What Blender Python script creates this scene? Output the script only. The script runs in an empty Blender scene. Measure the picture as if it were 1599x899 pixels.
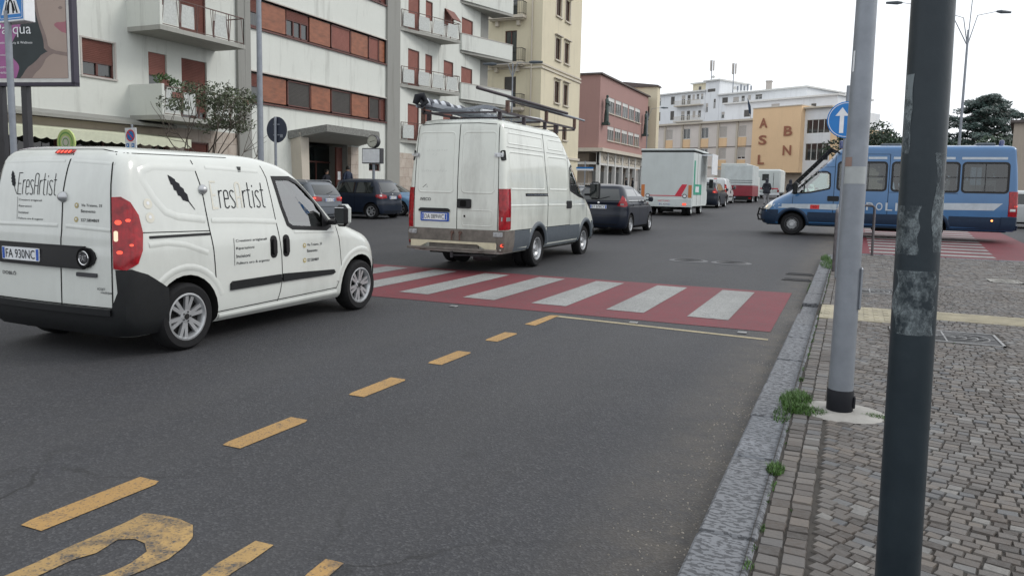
import bpy, bmesh, math, random
from mathutils import Vector, Matrix
from mathutils.bvhtree import BVHTree
from mathutils.geometry import delaunay_2d_cdt
random.seed(7)
R = math.radians
SC = bpy.context.scene
COL = SC.collection

# ---------------------------------------------------------------- camera
cam_d = bpy.data.cameras.new('camera'); cam = bpy.data.objects.new('camera', cam_d); COL.objects.link(cam)
cam.matrix_world = Matrix(((0.91506, -0.06142, 0.39862, 0), (0.40278, 0.08803, -0.91105, 0), (0.02087, 0.99422, 0.10529, 1.55), (0, 0, 0, 1)))
cam_d.sensor_width = 36; cam_d.lens = 36 * 1200 / 1599; cam_d.shift_y = -29.5 / 1599
cam_d.clip_start = 0.05; cam_d.clip_end = 3000
SC.camera = cam
# ---------------------------------------------------------------- world and sun
SUN_EL, SUN_AZ = 38, 62          # azimuth clockwise from +Y (the street direction)
w = bpy.data.worlds.new('World'); SC.world = w; w.use_nodes = True
nt = w.node_tree; nt.nodes.clear()
sky = nt.nodes.new('ShaderNodeTexSky'); sky.sky_type = 'NISHITA'; sky.sun_disc = False
sky.sun_elevation = R(SUN_EL); sky.sun_rotation = R(SUN_AZ); sky.dust_density = 4; sky.air_density = 1.2
tc = nt.nodes.new('ShaderNodeTexCoord'); nz = nt.nodes.new('ShaderNodeTexNoise')
nz.inputs['Scale'].default_value = 1.6; nz.inputs['Detail'].default_value = 5
rampn = nt.nodes.new('ShaderNodeMapRange'); rampn.inputs['From Min'].default_value = .25; rampn.inputs['From Max'].default_value = .75
rampn.inputs['To Min'].default_value = .86; rampn.inputs['To Max'].default_value = 1.0
cl = nt.nodes.new('ShaderNodeMix'); cl.data_type = 'RGBA'; cl.inputs[7].default_value = (11.6, 12.0, 12.5, 1)
bg = nt.nodes.new('ShaderNodeBackground'); bg.inputs['Strength'].default_value = .125
out = nt.nodes.new('ShaderNodeOutputWorld')
nt.links.new(tc.outputs['Generated'], nz.inputs['Vector']); nt.links.new(nz.outputs['Fac'], rampn.inputs['Value'])
nt.links.new(rampn.outputs['Result'], cl.inputs[0]); nt.links.new(sky.outputs['Color'], cl.inputs[6])
nt.links.new(cl.outputs[2], bg.inputs['Color']); nt.links.new(bg.outputs[0], out.inputs['Surface'])
sd = bpy.data.lights.new('sun', 'SUN'); sd.energy = 1.25; sd.angle = R(20); sd.color = (1, .97, .93)
sun = bpy.data.objects.new('sun', sd); COL.objects.link(sun)
_d = Vector((math.sin(R(SUN_AZ)) * math.cos(R(SUN_EL)), math.cos(R(SUN_AZ)) * math.cos(R(SUN_EL)), math.sin(R(SUN_EL))))
sun.rotation_euler = _d.to_track_quat('Z', 'Y').to_euler()
vs = SC.view_settings; vs.view_transform = 'Standard'; vs.look = 'None'; vs.gamma = 1; vs.exposure = -0.2
SC.cycles.max_bounces = 6; SC.cycles.transparent_max_bounces = 12; SC.cycles.use_denoising = True

# ---------------------------------------------------------------- materials
def newmat(name):
    m = bpy.data.materials.new(name); m.use_nodes = True
    return m, m.node_tree, m.node_tree.nodes['Principled BSDF']
def N(nt, t, **kw):
    n = nt.nodes.new(t)
    for k, v in kw.items(): n.inputs[k].default_value = v
    return n
def pm(name, col, rough=.6, metal=0, var=.08, scale=6, bump=0, bscale=40, coat=0, island=0, emit=0, ecol=None, spec=.5, stretch=None, dirt=0):
    """Painted / plain surface: base colour broken up by two noises, optional bump and per-piece variation."""
    m, nt, b = newmat(name)
    b.inputs['Roughness'].default_value = rough; b.inputs['Metallic'].default_value = metal
    b.inputs['Coat Weight'].default_value = coat; b.inputs['Coat Roughness'].default_value = .06
    b.inputs['Specular IOR Level'].default_value = spec
    tc = N(nt, 'ShaderNodeTexCoord'); src = tc.outputs['Object']
    if stretch:
        mp = N(nt, 'ShaderNodeMapping'); mp.inputs['Scale'].default_value = stretch
        nt.links.new(src, mp.inputs['Vector']); src = mp.outputs['Vector']
    n1 = N(nt, 'ShaderNodeTexNoise', Scale=scale, Detail=6, Roughness=.62); nt.links.new(src, n1.inputs['Vector'])
    mr = N(nt, 'ShaderNodeMapRange'); mr.inputs['From Min'].default_value = .3; mr.inputs['From Max'].default_value = .7
    mr.inputs['To Min'].default_value = 1 - var; mr.inputs['To Max'].default_value = 1 + var
    nt.links.new(n1.outputs['Fac'], mr.inputs['Value'])
    fac = mr.outputs['Result']
    if island:
        g = N(nt, 'ShaderNodeNewGeometry'); m2 = N(nt, 'ShaderNodeMapRange')
        m2.inputs['To Min'].default_value = 1 - island; m2.inputs['To Max'].default_value = 1 + island
        nt.links.new(g.outputs['Random Per Island'], m2.inputs['Value'])
        mu = N(nt, 'ShaderNodeMath'); mu.operation = 'MULTIPLY'
        nt.links.new(fac, mu.inputs[0]); nt.links.new(m2.outputs['Result'], mu.inputs[1]); fac = mu.outputs[0]
    vm = N(nt, 'ShaderNodeVectorMath'); vm.operation = 'SCALE'; vm.inputs[0].default_value = col[:3]
    nt.links.new(fac, vm.inputs['Scale']); colout = vm.outputs['Vector']
    if dirt:
        n2 = N(nt, 'ShaderNodeTexNoise', Scale=1.7, Detail=9, Roughness=.7)
        mp2 = N(nt, 'ShaderNodeMapping'); mp2.inputs['Scale'].default_value = (1, 1, .28)
        nt.links.new(tc.outputs['Object'], mp2.inputs['Vector']); nt.links.new(mp2.outputs['Vector'], n2.inputs['Vector'])
        m3 = N(nt, 'ShaderNodeMapRange'); m3.inputs['From Min'].default_value = .5; m3.inputs['From Max'].default_value = .78
        m3.inputs['To Max'].default_value = dirt; nt.links.new(n2.outputs['Fac'], m3.inputs['Value'])
        mx = N(nt, 'ShaderNodeMix'); mx.data_type = 'RGBA'; mx.inputs[7].default_value = (.13, .12, .1, 1)
        nt.links.new(m3.outputs['Result'], mx.inputs[0]); nt.links.new(colout, mx.inputs[6]); colout = mx.outputs[2]
    nt.links.new(colout, b.inputs['Base Color'])
    if bump:
        nb = N(nt, 'ShaderNodeTexNoise', Scale=bscale, Detail=4); nt.links.new(src, nb.inputs['Vector'])
        bp = N(nt, 'ShaderNodeBump', Strength=1.0, Distance=bump); nt.links.new(nb.outputs['Fac'], bp.inputs['Height'])
        nt.links.new(bp.outputs['Normal'], b.inputs['Normal'])
    if emit:
        b.inputs['Emission Color'].default_value = tuple(ecol or col[:3]) + (1,); b.inputs['Emission Strength'].default_value = emit
    return m
def glassmat(name, tint, trans=.5, rough=.02, add=.05):
    m, nt, b = newmat(name); nt.nodes.remove(b)
    o = nt.nodes['Material Output']
    tr = N(nt, 'ShaderNodeBsdfTransparent'); tr.inputs['Color'].default_value = tuple(tint) + (1,)
    df = N(nt, 'ShaderNodeBsdfPrincipled'); df.inputs['Base Color'].default_value = (.012, .016, .016, 1); df.inputs['Roughness'].default_value = rough
    gl = N(nt, 'ShaderNodeBsdfGlossy'); gl.inputs['Roughness'].default_value = rough
    lw = N(nt, 'ShaderNodeFresnel'); lw.inputs['IOR'].default_value = 1.42
    m1 = N(nt, 'ShaderNodeMixShader'); m1.inputs[0].default_value = trans
    nt.links.new(df.outputs[0], m1.inputs[1]); nt.links.new(tr.outputs[0], m1.inputs[2])
    m2 = N(nt, 'ShaderNodeMixShader'); ad = N(nt, 'ShaderNodeMath'); ad.operation = 'ADD'; ad.inputs[1].default_value = add; ad.use_clamp = True
    nt.links.new(lw.outputs[0], ad.inputs[0]); nt.links.new(ad.outputs[0], m2.inputs[0])
    nt.links.new(m1.outputs[0], m2.inputs[1]); nt.links.new(gl.outputs[0], m2.inputs[2]); nt.links.new(m2.outputs[0], o.inputs['Surface'])
    return m

M = {}
M['black_plastic'] = pm('black_plastic', (.011, .012, .013), .5, spec=.28, var=.15, scale=20, bump=.0004, bscale=300)
M['well'] = pm('wheel_well_black', (.008, .008, .008), .9)
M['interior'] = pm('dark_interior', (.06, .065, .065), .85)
M['rubber'] = pm('tyre_rubber', (.011, .011, .012), .8, spec=.25, var=.25, scale=30)
M['silver'] = pm('wheel_silver', (.45, .46, .47), .3, .6, var=.1, scale=18)
M['darkmetal'] = pm('dark_metal', (.06, .06, .065), .45, .6)
M['chrome'] = pm('chrome', (.7, .7, .7), .12, 1)
M['glass'] = glassmat('tinted_glass', (.62, .78, .72), .0, add=0)
M['glass_clear'] = glassmat('clear_glass', (.74, .92, .84), .95, add=.28)
M['glass_tint'] = glassmat('smoked_glass', (.45, .55, .6), .6)
M['seam'] = pm('seam_black', (.008, .008, .008), .9, spec=.1)
M['red_lens'] = pm('red_lens', (.27, .004, .010), .14, coat=.5, spec=.3, var=.45, scale=16)
M['red_lit'] = pm('red_lamp_lit', (.8, .05, .03), .2, emit=1.0, ecol=(1, .12, .06))
M['white_lit'] = pm('white_lamp_lit', (.6, .5, .38), .2, emit=.7, ecol=(1, .82, .55))
M['clear_lens'] = pm('clear_lens', (.55, .56, .56), .08, .6, coat=1)
M['orange_lens'] = pm('orange_lens', (.75, .2, .03), .2, coat=1)
M['plate_white'] = pm('plate_white', (.7, .72, .74), .4)
M['plate_blue'] = pm('plate_blue', (.02, .09, .42), .4)
M['ink'] = pm('ink_black', (.012, .013, .017), .6, spec=.2)
M['ink_cream'] = pm('ink_cream', (.62, .6, .52), .5)
M['ink_gold'] = pm('ink_gold', (.4, .33, .15), .5)
M['galv'] = pm('galvanised_steel', (.23, .25, .28), .45, .35, var=.12, scale=7, bump=.0006, bscale=60)
M['white_sign'] = pm('sign_white', (.72, .74, .76), .45)
M['blue_sign'] = pm('sign_blue', (.005, .17, .5), .4, var=.05)
M['red_sign'] = pm('sign_red', (.6, .03, .03), .4)

M['navy_plastic'] = pm('navy_lower_paint', (.014, .03, .06), .45, spec=.3, var=.12, scale=10)
M['grey_plastic'] = pm('grey_plastic', (.085, .10, .115), .5, spec=.3, var=.12, scale=10)
# ---------------------------------------------------------------- mesh builder
class MB:
    def __init__(s, mx=None): s.v = []; s.f = []; s.m = []; s.mx = mx
    def add(s, vs, fs, mi=0):
        o = len(s.v)
        if s.mx is not None: vs = [s.mx @ Vector(p) for p in vs]
        s.v += [tuple(p) for p in vs]; s.f += [tuple(i + o for i in f) for f in fs]
        s.m += (mi if isinstance(mi, list) else [mi] * len(fs)); return s
    def quad(s, a, b, c, d, mi=0): return s.add([a, b, c, d], [(0, 1, 2, 3)], mi)
    def box(s, x0, x1, y0, y1, z0, z1, mi=0, b=0.0):
        if x0 > x1: x0, x1 = x1, x0
        if y0 > y1: y0, y1 = y1, y0
        if z0 > z1: z0, z1 = z1, z0
        if b <= 0:
            vs = [(x, y, z) for z in (z0, z1) for y in (y0, y1) for x in (x0, x1)]
            return s.add(vs, [(0, 2, 3, 1), (4, 5, 7, 6), (0, 1, 5, 4), (2, 6, 7, 3), (0, 4, 6, 2), (1, 3, 7, 5)], mi)
        b = min(b, (x1 - x0) * .49, (y1 - y0) * .49, (z1 - z0) * .49)
        vs = []; idx = {}
        for i, (x, sx) in enumerate(((x0, 1), (x1, -1))):
            for j, (y, sy) in enumerate(((y0, 1), (y1, -1))):
                for k, (z, sz) in enumerate(((z0, 1), (z1, -1))):
                    for a in range(3):
                        p = [x + sx * b, y + sy * b, z + sz * b]; p[a] = (x, y, z)[a]
                        idx[(i, j, k, a)] = len(vs); vs.append(tuple(p))
        fs = []
        def g(c, a): return idx[(c[0], c[1], c[2], a)]
        cc = [(0, 0), (1, 0), (1, 1), (0, 1)]
        for a in range(3):
            for sd_ in (0, 1):
                f = []
                for (p, q) in cc:
                    c = [0, 0, 0]; c[a] = sd_; c[(a + 1) % 3] = p; c[(a + 2) % 3] = q; f.append(g(c, a))
                fs.append(tuple(f if sd_ else f[::-1]))
            a1, a2 = (a + 1) % 3, (a + 2) % 3
            for p in (0, 1):
                for q in (0, 1):
                    c0 = [0, 0, 0]; c0[a1] = p; c0[a2] = q; c1 = list(c0); c1[a] = 1
                    f = (g(c0, a1), g(c1, a1), g(c1, a2), g(c0, a2)); fs.append(f if p == q else f[::-1])
        for i in (0, 1):
            for j in (0, 1):
                for k in (0, 1):
                    f = (g((i, j, k), 0), g((i, j, k), 1), g((i, j, k), 2)); fs.append(f if (i + j + k) % 2 else f[::-1])
        return s.add(vs, fs, mi)
    def cyl(s, p0, p1, r0, r1=None, n=12, mi=0, caps=True):
        r1 = r0 if r1 is None else r1
        p0 = Vector(p0); p1 = Vector(p1); d = (p1 - p0).normalized()
        a = d.orthogonal().normalized(); b = d.cross(a)
        vs = []
        for p, r in ((p0, r0), (p1, r1)):
            for i in range(n):
                t = 2 * math.pi * i / n; vs.append(p + (a * math.cos(t) + b * math.sin(t)) * r)
        fs = [(i, (i + 1) % n, n + (i + 1) % n, n + i) for i in range(n)]
        if caps: fs += [tuple(range(n - 1, -1, -1)), tuple(range(n, 2 * n))]
        return s.add(vs, fs, mi)
    def tube(s, path, r, n=8, mi=0, closed=False):
        P = [Vector(p) for p in path]; m = len(P); vs = []; up = None
        for i in range(m):
            if closed: t = P[(i + 1) % m] - P[i - 1]
            else: t = P[min(i + 1, m - 1)] - P[max(i - 1, 0)]
            t.normalize()
            if up is None: up = t.orthogonal().normalized()
            up = (up - t * up.dot(t)).normalized(); b = t.cross(up)
            rr = r[i] if isinstance(r, (list, tuple)) else r
            for k in range(n):
                a = 2 * math.pi * k / n; vs.append(P[i] + (up * math.cos(a) + b * math.sin(a)) * rr)
        fs = []
        for i in range(m if closed else m - 1):
            j = (i + 1) % m
            for k in range(n): fs.append((i * n + k, i * n + (k + 1) % n, j * n + (k + 1) % n, j * n + k))
        if not closed: fs += [tuple(range(n - 1, -1, -1)), tuple(range((m - 1) * n, m * n))]
        return s.add(vs, fs, mi)
    def lathe(s, prof, o, axis='z', n=24, mi=0, closed=False):
        """prof: list of (radius, height along axis)."""
        o = Vector(o); vs = []; fs = []
        for r, h in prof:
            for k in range(n):
                a = 2 * math.pi * k / n; c, t = math.cos(a) * r, math.sin(a) * r
                p = {'z': (c, t, h), 'x': (h, c, t), 'y': (t, h, c)}[axis]; vs.append(o + Vector(p))
        m = len(prof)
        for i in range(m if closed else m - 1):
            j = (i + 1) % m
            for k in range(n): fs.append((i * n + k, i * n + (k + 1) % n, j * n + (k + 1) % n, j * n + k))
        return s.add(vs, fs, mi)
    def prism(s, poly, fn, d0, d1, mi=0):
        """poly [(u,v)] counter-clockwise, fn(u,v,d) -> point."""
        n = len(poly); vs = [fn(u, v, d0) for u, v in poly] + [fn(u, v, d1) for u, v in poly]
        fs = [tuple(range(n - 1, -1, -1)), tuple(range(n, 2 * n))] + [(i, (i + 1) % n, n + (i + 1) % n, n + i) for i in range(n)]
        return s.add(vs, fs, mi)
    def sheet(s, pts2, tris, fn, mi=0): return s.add([fn(u, v) for u, v in pts2], tris, mi)
    def build(s, name, mats, parent=None, smooth=None, loc=None):
        me = bpy.data.meshes.new(name); me.from_pydata(s.v, [], s.f)
        if not isinstance(mats, (list, tuple)): mats = [mats]
        for m in mats: me.materials.append(M[m] if isinstance(m, str) else m)
        if len(mats) > 1: me.polygons.foreach_set('material_index', s.m)
        if smooth:
            me.polygons.foreach_set('use_smooth', [True] * len(me.polygons)); me.set_sharp_from_angle(angle=R(smooth))
        me.validate(); me.update()
        o = bpy.data.objects.new(name, me); COL.objects.link(o)
        if parent: o.parent = parent
        if loc: o.location = loc
        return o
def tag(o, label=None, cat=None, group=None, kind=None):
    if label: o['label'] = label
    if cat: o['category'] = cat
    if group: o['group'] = group
    if kind: o['kind'] = kind
    return o
def thing(name, label, cat, loc=(0, 0, 0), rz=0, group=None):
    o = bpy.data.objects.new(name, None); COL.objects.link(o); o.location = loc; o.rotation_euler = (0, 0, rz)
    o.empty_display_size = .3
    return tag(o, label, cat, group)
def struct(o): o['kind'] = 'structure'; return o
def copy_tree(o, parent=None, loc=None, rz=None, label=None):
    c = o.copy(); COL.objects.link(c)
    if parent: c.parent = parent
    if loc: c.location = loc
    if rz is not None: c.rotation_euler = (0, 0, rz)
    if label: c['label'] = label
    for ch in list(o.children): copy_tree(ch, c)
    return c
def gz(y):
    t = min(max(0.0, y - 12), 90.0)
    return .004 * t * t if t < 2 else .016 * (t - 1)
def gzs(y):  # the measured profile: rises 1.6 % from Y = 12 on
    return gz(y)
_tx = {}
def textgeo(s, off=0.0):
    k = (s, off)
    if k not in _tx:
        c = bpy.data.curves.new('t', 'FONT'); c.body = s; c.size = 1; c.resolution_u = 3; c.offset = off
        o = bpy.data.objects.new('t', c); me = bpy.data.meshes.new_from_object(o)
        vs = [(v.co.x, v.co.y) for v in me.vertices]; fs = [tuple(p.vertices) for p in me.polygons]
        bpy.data.objects.remove(o); bpy.data.curves.remove(c); bpy.data.meshes.remove(me)
        x0 = min(v[0] for v in vs); x1 = max(v[0] for v in vs); y0 = min(v[1] for v in vs); y1 = max(v[1] for v in vs)
        _tx[k] = ([(x - x0, y - y0) for x, y in vs], fs, x1 - x0, y1 - y0)
    return _tx[k]
def text_in(s, u0, u1, v0, v1, off=0.0):
    """text mesh stretched to fill a rectangle"""
    vs, fs, w_, h_ = textgeo(s, off)
    return [(u0 + x / w_ * (u1 - u0), v0 + y / h_ * (v1 - v0)) for x, y in vs], fs
def circle(cu, cv, r, n=24, ry=None): return [(cu + r * math.cos(2 * math.pi * i / n), cv + (ry or r) * math.sin(2 * math.pi * i / n)) for i in range(n)]
def rrect(u0, u1, v0, v1, r, n=4):
    P = []
    for cx, cy, a0 in ((u1 - r, v1 - r, 0), (u0 + r, v1 - r, 90), (u0 + r, v0 + r, 180), (u1 - r, v0 + r, 270)):
        for i in range(n + 1): a = R(a0 + 90 * i / n); P.append((cx + r * math.cos(a), cy + r * math.sin(a)))
    return P
def area2(p): return sum(p[i - 1][0] * p[i][1] - p[i][0] * p[i - 1][1] for i in range(len(p)))
def tri_poly(poly, grid):
    """densified constrained triangulation of a polygon: points and faces"""
    if area2(poly) < 0: poly = poly[::-1]
    P = []
    n = len(poly)
    for i in range(n):
        a, b = Vector(poly[i]), Vector(poly[(i + 1) % n]); k = max(1, int((b - a).length / grid))
        for j in range(k): P.append(a + (b - a) * j / k)
    nb = len(P); PB = list(P)
    x0 = min(p.x for p in P); x1 = max(p.x for p in P); y0 = min(p.y for p in P); y1 = max(p.y for p in P)
    def inside(q):
        c = False
        for i in range(nb):
            a, b = PB[i - 1], PB[i]
            if (a.y > q.y) != (b.y > q.y) and q.x < (b.x - a.x) * (q.y - a.y) / (b.y - a.y) + a.x: c = not c
        return c
    if (x1 - x0) > grid * 1.5 and (y1 - y0) > grid * 1.5:
        nx = int((x1 - x0) / grid); ny = int((y1 - y0) / grid)
        for i in range(1, nx):
            for j in range(1, ny):
                q = Vector((x0 + (x1 - x0) * i / nx, y0 + (y1 - y0) * j / ny))
                if inside(q) and min((q - P[k]).length for k in range(nb)) > grid * .4: P.append(q)
    v, e, f, *_ = delaunay_2d_cdt(P, [], [list(range(nb))], 1, 1e-6)
    return [(p.x, p.y) for p in v], [tuple(t) for t in f]
def ribbon2(path, wd, closed=False):
    """a 2D stroke as quads"""
    P = [Vector(p) for p in path]; n = len(P); vs = []
    for i in range(n):
        if closed: a, b = P[i - 1], P[(i + 1) % n]
        else: a, b = P[max(i - 1, 0)], P[min(i + 1, n - 1)]
        t = (b - a).normalized(); nn = Vector((-t.y, t.x))
        d1 = (P[i] - P[i - 1]) if (i > 0 or closed) else t; 
        c = 1.0
        if d1.length > 1e-9: c = max(.5, abs(d1.normalized().dot(t)))
        ww = (wd[i] if isinstance(wd, (list, tuple)) else wd) / 2 / c
        vs += [tuple(P[i] + nn * ww), tuple(P[i] - nn * ww)]
    fs = []
    for i in range(n if closed else n - 1):
        j = (i + 1) % n; fs.append((2 * i, 2 * i + 1, 2 * j + 1, 2 * j))
    return vs, fs
def densify(path, g, closed=False):
    o = []; n = len(path)
    for i in range(n if closed else n - 1):
        a, b = Vector(path[i]), Vector(path[(i + 1) % n]); k = max(1, int((b - a).length / g))
        for j in range(k): o.append(tuple(a + (b - a) * j / k))
    if not closed: o.append(tuple(path[-1]))
    return o
# ---------------------------------------------------------------- vehicle bodies
def pchip(ts, xs, t):
    n = len(ts)
    h = [ts[i + 1] - ts[i] for i in range(n - 1)]; d = [(xs[i + 1] - xs[i]) / h[i] for i in range(n - 1)]
    m = [d[0]] + [0 if d[i - 1] * d[i] <= 0 else 2 * d[i - 1] * d[i] / (d[i - 1] + d[i]) for i in range(1, n - 1)] + [d[-1]]
    i = 0
    while i < n - 2 and t > ts[i + 1]: i += 1
    s = (t - ts[i]) / h[i]
    return ((1 + 2 * s) * (1 - s) ** 2 * xs[i] + s * (1 - s) ** 2 * h[i] * m[i] + s * s * (3 - 2 * s) * xs[i + 1] + s * s * (s - 1) * h[i] * m[i + 1])
def ring(z, yr, yf, w_, rr, rf, br, bf, tf, Lf, nr=7, nc=7, ns=26, nf=9):
    """one horizontal outline; returns points going rear centre -> right side -> front centre -> left side"""
    rr = min(rr, w_ * .9); rf = min(rf, w_ * .9); L = yf - yr
    def wx(y): 
        t = max(0, min(1, (y - (yf - Lf)) / Lf)); return w_ - tf * t * t
    wf = wx(yf)
    H = []
    for i in range(nr): x = (w_ - rr) * i / nr; H.append((x, yr + br * (x / w_) ** 2))
    cy = min(rr, L * .3)
    ybr = yr + br * ((w_ - rr) / w_) ** 2
    for i in range(nc):
        a = math.pi / 2 * i / nc; H.append((w_ - rr + rr * math.sin(a), ybr + cy * (1 - math.cos(a))))
    y0 = ybr + cy; cf = min(rf * 1.15, L * .3); ybf = yf - bf * ((wf - rf) / max(wf, .01)) ** 2; y1 = ybf - cf
    for i in range(ns): y = y0 + (y1 - y0) * i / ns; H.append((wx(y), y))
    for i in range(nc):
        a = math.pi / 2 * i / nc
        H.append((wx(y1) * 1.0 - rf + rf * math.cos(a) - (wx(y1) - wf) * math.sin(a), y1 + cf * math.sin(a)))
    xe = wf - rf
    for i in range(nf): x = xe * (1 - i / nf); H.append((x, yf - bf * (x / max(wf, .01)) ** 2))
    full = H + [(0, yf)] + [(-x, y) for x, y in H[:0:-1]]
    return [(x, y, z) for x, y in full]
def body_verts(levels, step=.05, **kw):
    """levels: (z, yr, yf, w, rr, rf, br, bf, tf, Lf)"""
    ts = [0]
    for a, b in zip(levels, levels[1:]): ts.append(ts[-1] + max(.02, math.dist(a[:4], b[:4]) if abs(a[2] - b[2]) < 1 else math.dist(a[:4], b[:4]) * .6))
    n = int(ts[-1] / step); vs = []; fs = []; k = None
    cols = list(zip(*levels)); rings = []
    for i in range(n + 1):
        t = ts[-1] * i / n; p = [pchip(ts, c, t) for c in cols]; rings.append(ring(*p, **kw))
    k = len(rings[0])
    for r in rings: vs += r
    for i in range(n):
        for j in range(k): fs.append((i * k + j, i * k + (j + 1) % k, (i + 1) * k + (j + 1) % k, (i + 1) * k + j))
    fs.append(tuple(range(k - 1, -1, -1))); fs.append(tuple(range(n * k, n * k + k)))
    return vs, fs
def mk(name, vs, fs, mat):
    me = bpy.data.meshes.new(name); me.from_pydata([tuple(v) for v in vs], [], fs); me.materials.append(mat); me.update()
    o = bpy.data.objects.new(name, me); COL.objects.link(o); return o
class Body:
    """closed shell; collects cutters; finish() returns the cut, linked object"""
    def __init__(s, levels, **kw):
        s.vs, s.fs = body_verts(levels, **kw); s.bvh = BVHTree.FromPolygons([Vector(v) for v in s.vs], s.fs); s.cut = []; s.levels = levels
    def hit(s, mode, u, v):
        if mode == 'R': o, d, g = (5, u, v), (-1, 0, 0), (.9, u, v)
        elif mode == 'L': o, d, g = (-5, u, v), (1, 0, 0), (-.9, u, v)
        elif mode == 'B': o, d, g = (u, -30, v), (0, 1, 0), (u, -.9, v)
        elif mode == 'F': o, d, g = (u, 30, v), (0, -1, 0), (u, 4, v)
        elif mode == 'T': o, d, g = (u, v, 9), (0, 0, -1), (u, v, 1.5)
        else:
            _, cx, cy = mode; a = u; sx, sy = math.sin(a), -math.cos(a)
            o, d, g = (cx + 9 * sx, cy + 9 * sy, v), (-sx, -sy, 0), (cx + .9 * sx, cy + .9 * sy, v)
        h = s.bvh.ray_cast(Vector(o), Vector(d))
        if h[0] is None:
            h = s.bvh.find_nearest(Vector(g)); return h[0], -Vector(d)
        return h[0], -Vector(d)
    def project(s, mb, pts, fs, mode, eps, mi=0, thick=0, mirror=False):
        V = []; Dn = []
        for u, v in pts:
            p, d = s.hit(mode, u, v); V.append(p + d * eps); Dn.append(d)
        fs2 = []
        # orient faces outward
        for f in fs:
            a, b, c = V[f[0]], V[f[1]], V[f[2]]
            nn = (b - a).cross(c - a); fs2.append(tuple(f) if nn.dot(Dn[f[0]]) >= 0 else tuple(f[::-1]))
        if thick:
            n = len(V); V2 = V + [V[i] - Dn[i] * (thick + eps) for i in range(n)]; ec = {}
            for f in fs2:
                for i in range(len(f)): e = (f[i], f[(i + 1) % len(f)]); ec[e] = 1
            rim = [(b, a, a + n, b + n) for (a, b) in ec if (b, a) not in ec]
            mb.add(V2, fs2 + rim, mi)
        else: mb.add(V, fs2, mi)
        return mb
    def patch(s, mb, poly, mode, eps=.003, mi=0, thick=0, grid=.07):
        p, f = tri_poly(poly, grid); return s.project(mb, p, f, mode, eps, mi, thick)
    def line(s, mb, path, mode, wd=.008, eps=.0025, mi=0, closed=False, g=.05, thick=0):
        p, f = ribbon2(densify(path, g, closed), wd, closed); return s.project(mb, p, f, mode, eps, mi, thick)
    def bead(s, mb, path, mode, wd=.04, h=.006, mi=0, closed=False, g=.05):
        h *= .5
        """soft raised pressing: three-strip profile"""
        P = densify(path, g, closed); a, f = ribbon2(P, wd, closed); n = len(P)
        pts = []; 
        for i in range(n):
            l, r = Vector(a[2 * i]), Vector(a[2 * i + 1])
            pts += [l, l.lerp(r, .3), l.lerp(r, .7), r]
        V = []
        for i, q in enumerate(pts):
            p, d = s.hit(mode, q.x, q.y); V.append(p + d * (h if i % 4 in (1, 2) else -.002))
        fs = []
        for i in range(n if closed else n - 1):
            j = (i + 1) % n
            for k in range(3): fs.append((4 * i + k, 4 * i + k + 1, 4 * j + k + 1, 4 * j + k))
        d = s.hit(mode, *pts[0])[1]; f0 = fs[0]
        if (V[f0[1]] - V[f0[0]]).cross(V[f0[2]] - V[f0[0]]).dot(d) < 0: fs = [q[::-1] for q in fs]
        mb.add(V, fs, mi)
    def text(s, mb, t, mode, u0, u1, v0, v1, eps=.003, mi=0, off=0.0, flip=False):
        p, f = text_in(t, u0, u1, v0, v1, off)
        if flip: p = [(u0 + u1 - u, v) for u, v in p]
        return s.project(mb, p, f, mode, eps, mi)
    def arch(s, y, z, r, x0, x1, n=28):
        m = MB(); m.cyl((x0, y, z), (x1, y, z), r, n=n); s.cut.append((m.v, m.f, 'well'))
    def cutpoly(s, poly, mode, a, b):
        if area2(poly) < 0: poly = poly[::-1]
        m = MB()
        if mode == 'S': m.prism(poly, lambda u, v, d: (d, u, v), a, b)
        else: m.prism(poly, lambda u, v, d: (u, d, v), b, a)
        s.cut.append((m.v, m.f, 'seam'))
    def cavity(s, z0, dz=.05, dw=.05, dy=.06, ymin=None):
        L = []
        for l in s.levels:
            z, yr, yf, w_ = l[:4]
            if z < z0: continue
            L.append((z - dz if z > z0 + .3 else z, max(yr + dy, ymin) if ymin is not None else yr + dy, yf - dy * 2, max(w_ - dw, .02)) + tuple(l[4:]))
        v, f = body_verts(L, step=.12, nr=3, nc=3, ns=8, nf=3); s.cut.append((v, f, 'interior'))
    def finish(s, name, mats, parent, smooth=32):
        o = mk(name, s.vs, s.fs, M[mats[0]] if isinstance(mats[0], str) else mats[0])
        tmp = []
        for v, f, mt in s.cut:
            c = mk('cutter', v, f, M[mt])
            bm = bmesh.new(); bm.from_mesh(c.data); bmesh.ops.recalc_face_normals(bm, faces=bm.faces); bm.to_mesh(c.data); bm.free()
            md = o.modifiers.new('b', 'BOOLEAN'); md.operation = 'DIFFERENCE'; md.object = c; md.solver = 'EXACT'; md.material_mode = 'TRANSFER'; tmp.append(c)
        bm = bmesh.new(); bm.from_mesh(o.data); bmesh.ops.recalc_face_normals(bm, faces=bm.faces); bm.to_mesh(o.data); bm.free()
        dg = bpy.context.evaluated_depsgraph_get(); dg.update()
        me = bpy.data.meshes.new_from_object(o.evaluated_get(dg), depsgraph=dg)
        o.modifiers.clear(); old = o.data; o.data = me; bpy.data.meshes.remove(old)
        for c in tmp: d = c.data; bpy.data.objects.remove(c); bpy.data.meshes.remove(d)
        me.polygons.foreach_set('use_smooth', [True] * len(me.polygons)); me.set_sharp_from_angle(angle=R(smooth)); me.update()
        o.parent = parent; o.name = name
        return o
_wm = {}
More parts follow.
